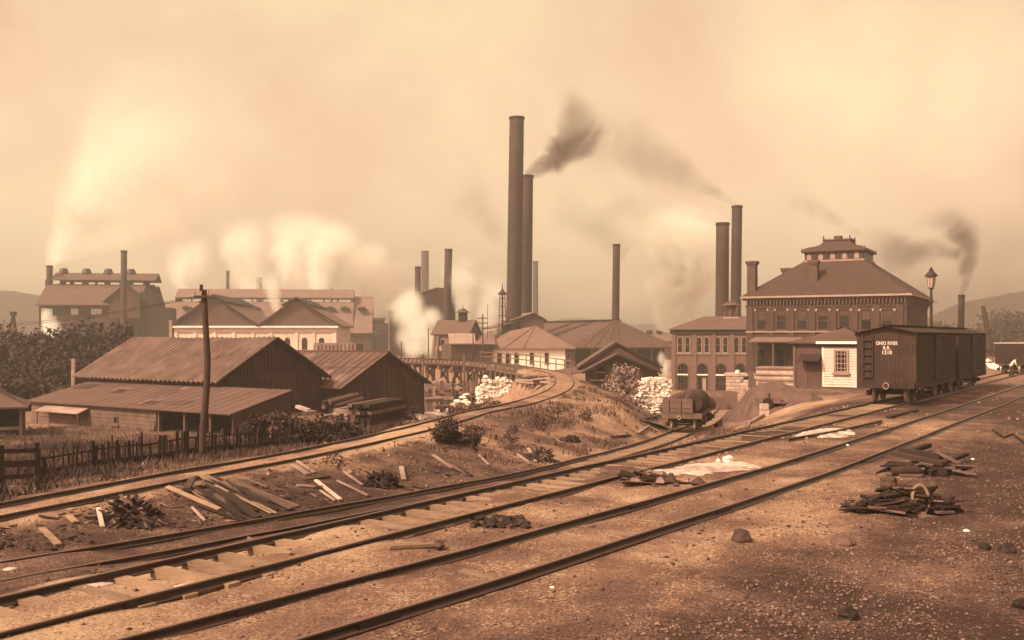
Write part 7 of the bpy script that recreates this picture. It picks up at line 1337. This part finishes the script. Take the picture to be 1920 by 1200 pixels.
cp('smoke', 'dark smoke rolling right from the second tallest chimney', 'smoke', (988, 330), (1115, 185), 197, 1.7, 11.5, -2.4, SM, 2.2, 0.13, (0.36, 0.64), 20)
cp('smoke', 'long thin smoke drifting left from the taller stack behind the arched brick building', 'smoke', (1382, 386), (1060, 230), 182, 1.0, 17, 1.5, SM, 0.612, 0.1, (0.36, 0.64), 21, dY=12)
cp('smoke', 'lower thin smoke drifting left from the thicker stack behind the arched brick building', 'smoke', (1355, 418), (1020, 400), 172, 1.0, 11, 2.0, SM, 0.216, 0.1, (0.36, 0.64), 22, dY=12)
cp('smoke', 'dark smoke rising and bending left over the slender stack behind the boxcars', 'smoke', (1803, 553), (1735, 390), 118, 0.6, 5.6, 2.6, SM, 3.4, 0.25, (0.36, 0.64), 23)
cp('smoke', 'thin smoke trailing left of the dark smoke over the boxcars', 'smoke', (1800, 480), (1610, 470), 119, 1.4, 5.5, 0.6, SM, 1.0, 0.2, (0.36, 0.64), 24)
cp('smoke', 'faint smoke drifting left above the roof lantern of the brick office', 'smoke', (1622, 446), (1440, 380), 128, 0.8, 4.5, 0.8, SM, 0.396, 0.18, (0.36, 0.64), 25)
cp('smoke', 'broad drifting smoke low in the sky right of the tallest chimney', 'smoke', (1180, 470), (1020, 360), 245, 6, 15, 0.0, SM, 0.10, 0.06, (0.36, 0.64), 27)
cp('smoke', 'thin smoke hanging left of the tallest chimney', 'smoke', (960, 470), (840, 330), 240, 5, 13, 0.0, SM, 0.08, 0.07, (0.36, 0.64), 26)
plume('steam', 'wide pale bank of steam hanging low behind the mills', 'steam', [(420, 560, 130, 60, 350, 0.4, 0), (560, 540, 150, 80, 352, 0.4, 0), (690, 550, 120, 80, 354, 0.4, 0), (820, 560, 110, 80, 356, 0.4, 0), (1180, 560, 130, 80, 300, 0.4, 0), (1060, 570, 100, 60, 310, 0.4, 0), (260, 500, 140, 80, 345, 0.4, 0)], volmat('steam_bank', WHITE, 0.035, 0.05, 0.98, (0.25, 0.7), detail=6, seed=17))
plume('smoke', 'wide low smoke lying over the hills at the right', 'smoke', [(1760, 560, 180, 90, 300, 0.6, 0), (1890, 560, 190, 120, 320, 0.6, 0), (1680, 520, 140, 90, 310, 0.6, 0), (1900, 470, 180, 130, 320, 0.6, 0)], volmat('hill_smoke', SM, 0.034, 0.045, 0.98, (0.2, 0.75), seed=13, detail=6))
plume('smoke', 'thin smoke over the hill at the far left', 'smoke', [(20, 570, 140, 80, 330, 0.6, 0), (-20, 470, 140, 130, 340, 0.6, 0)], volmat('left_smoke', SM, 0.014, 0.05, 0.98, (0.2, 0.75), seed=14, detail=6))
hb = MB().mm(-1400, 1400, -60, 1100, -9, 75).obj('haze', volmat('haze_air', (0.97, 0.95, 0.92), 0.0007, even=True, aniso=0.35)); tag(hb, kind='stuff')
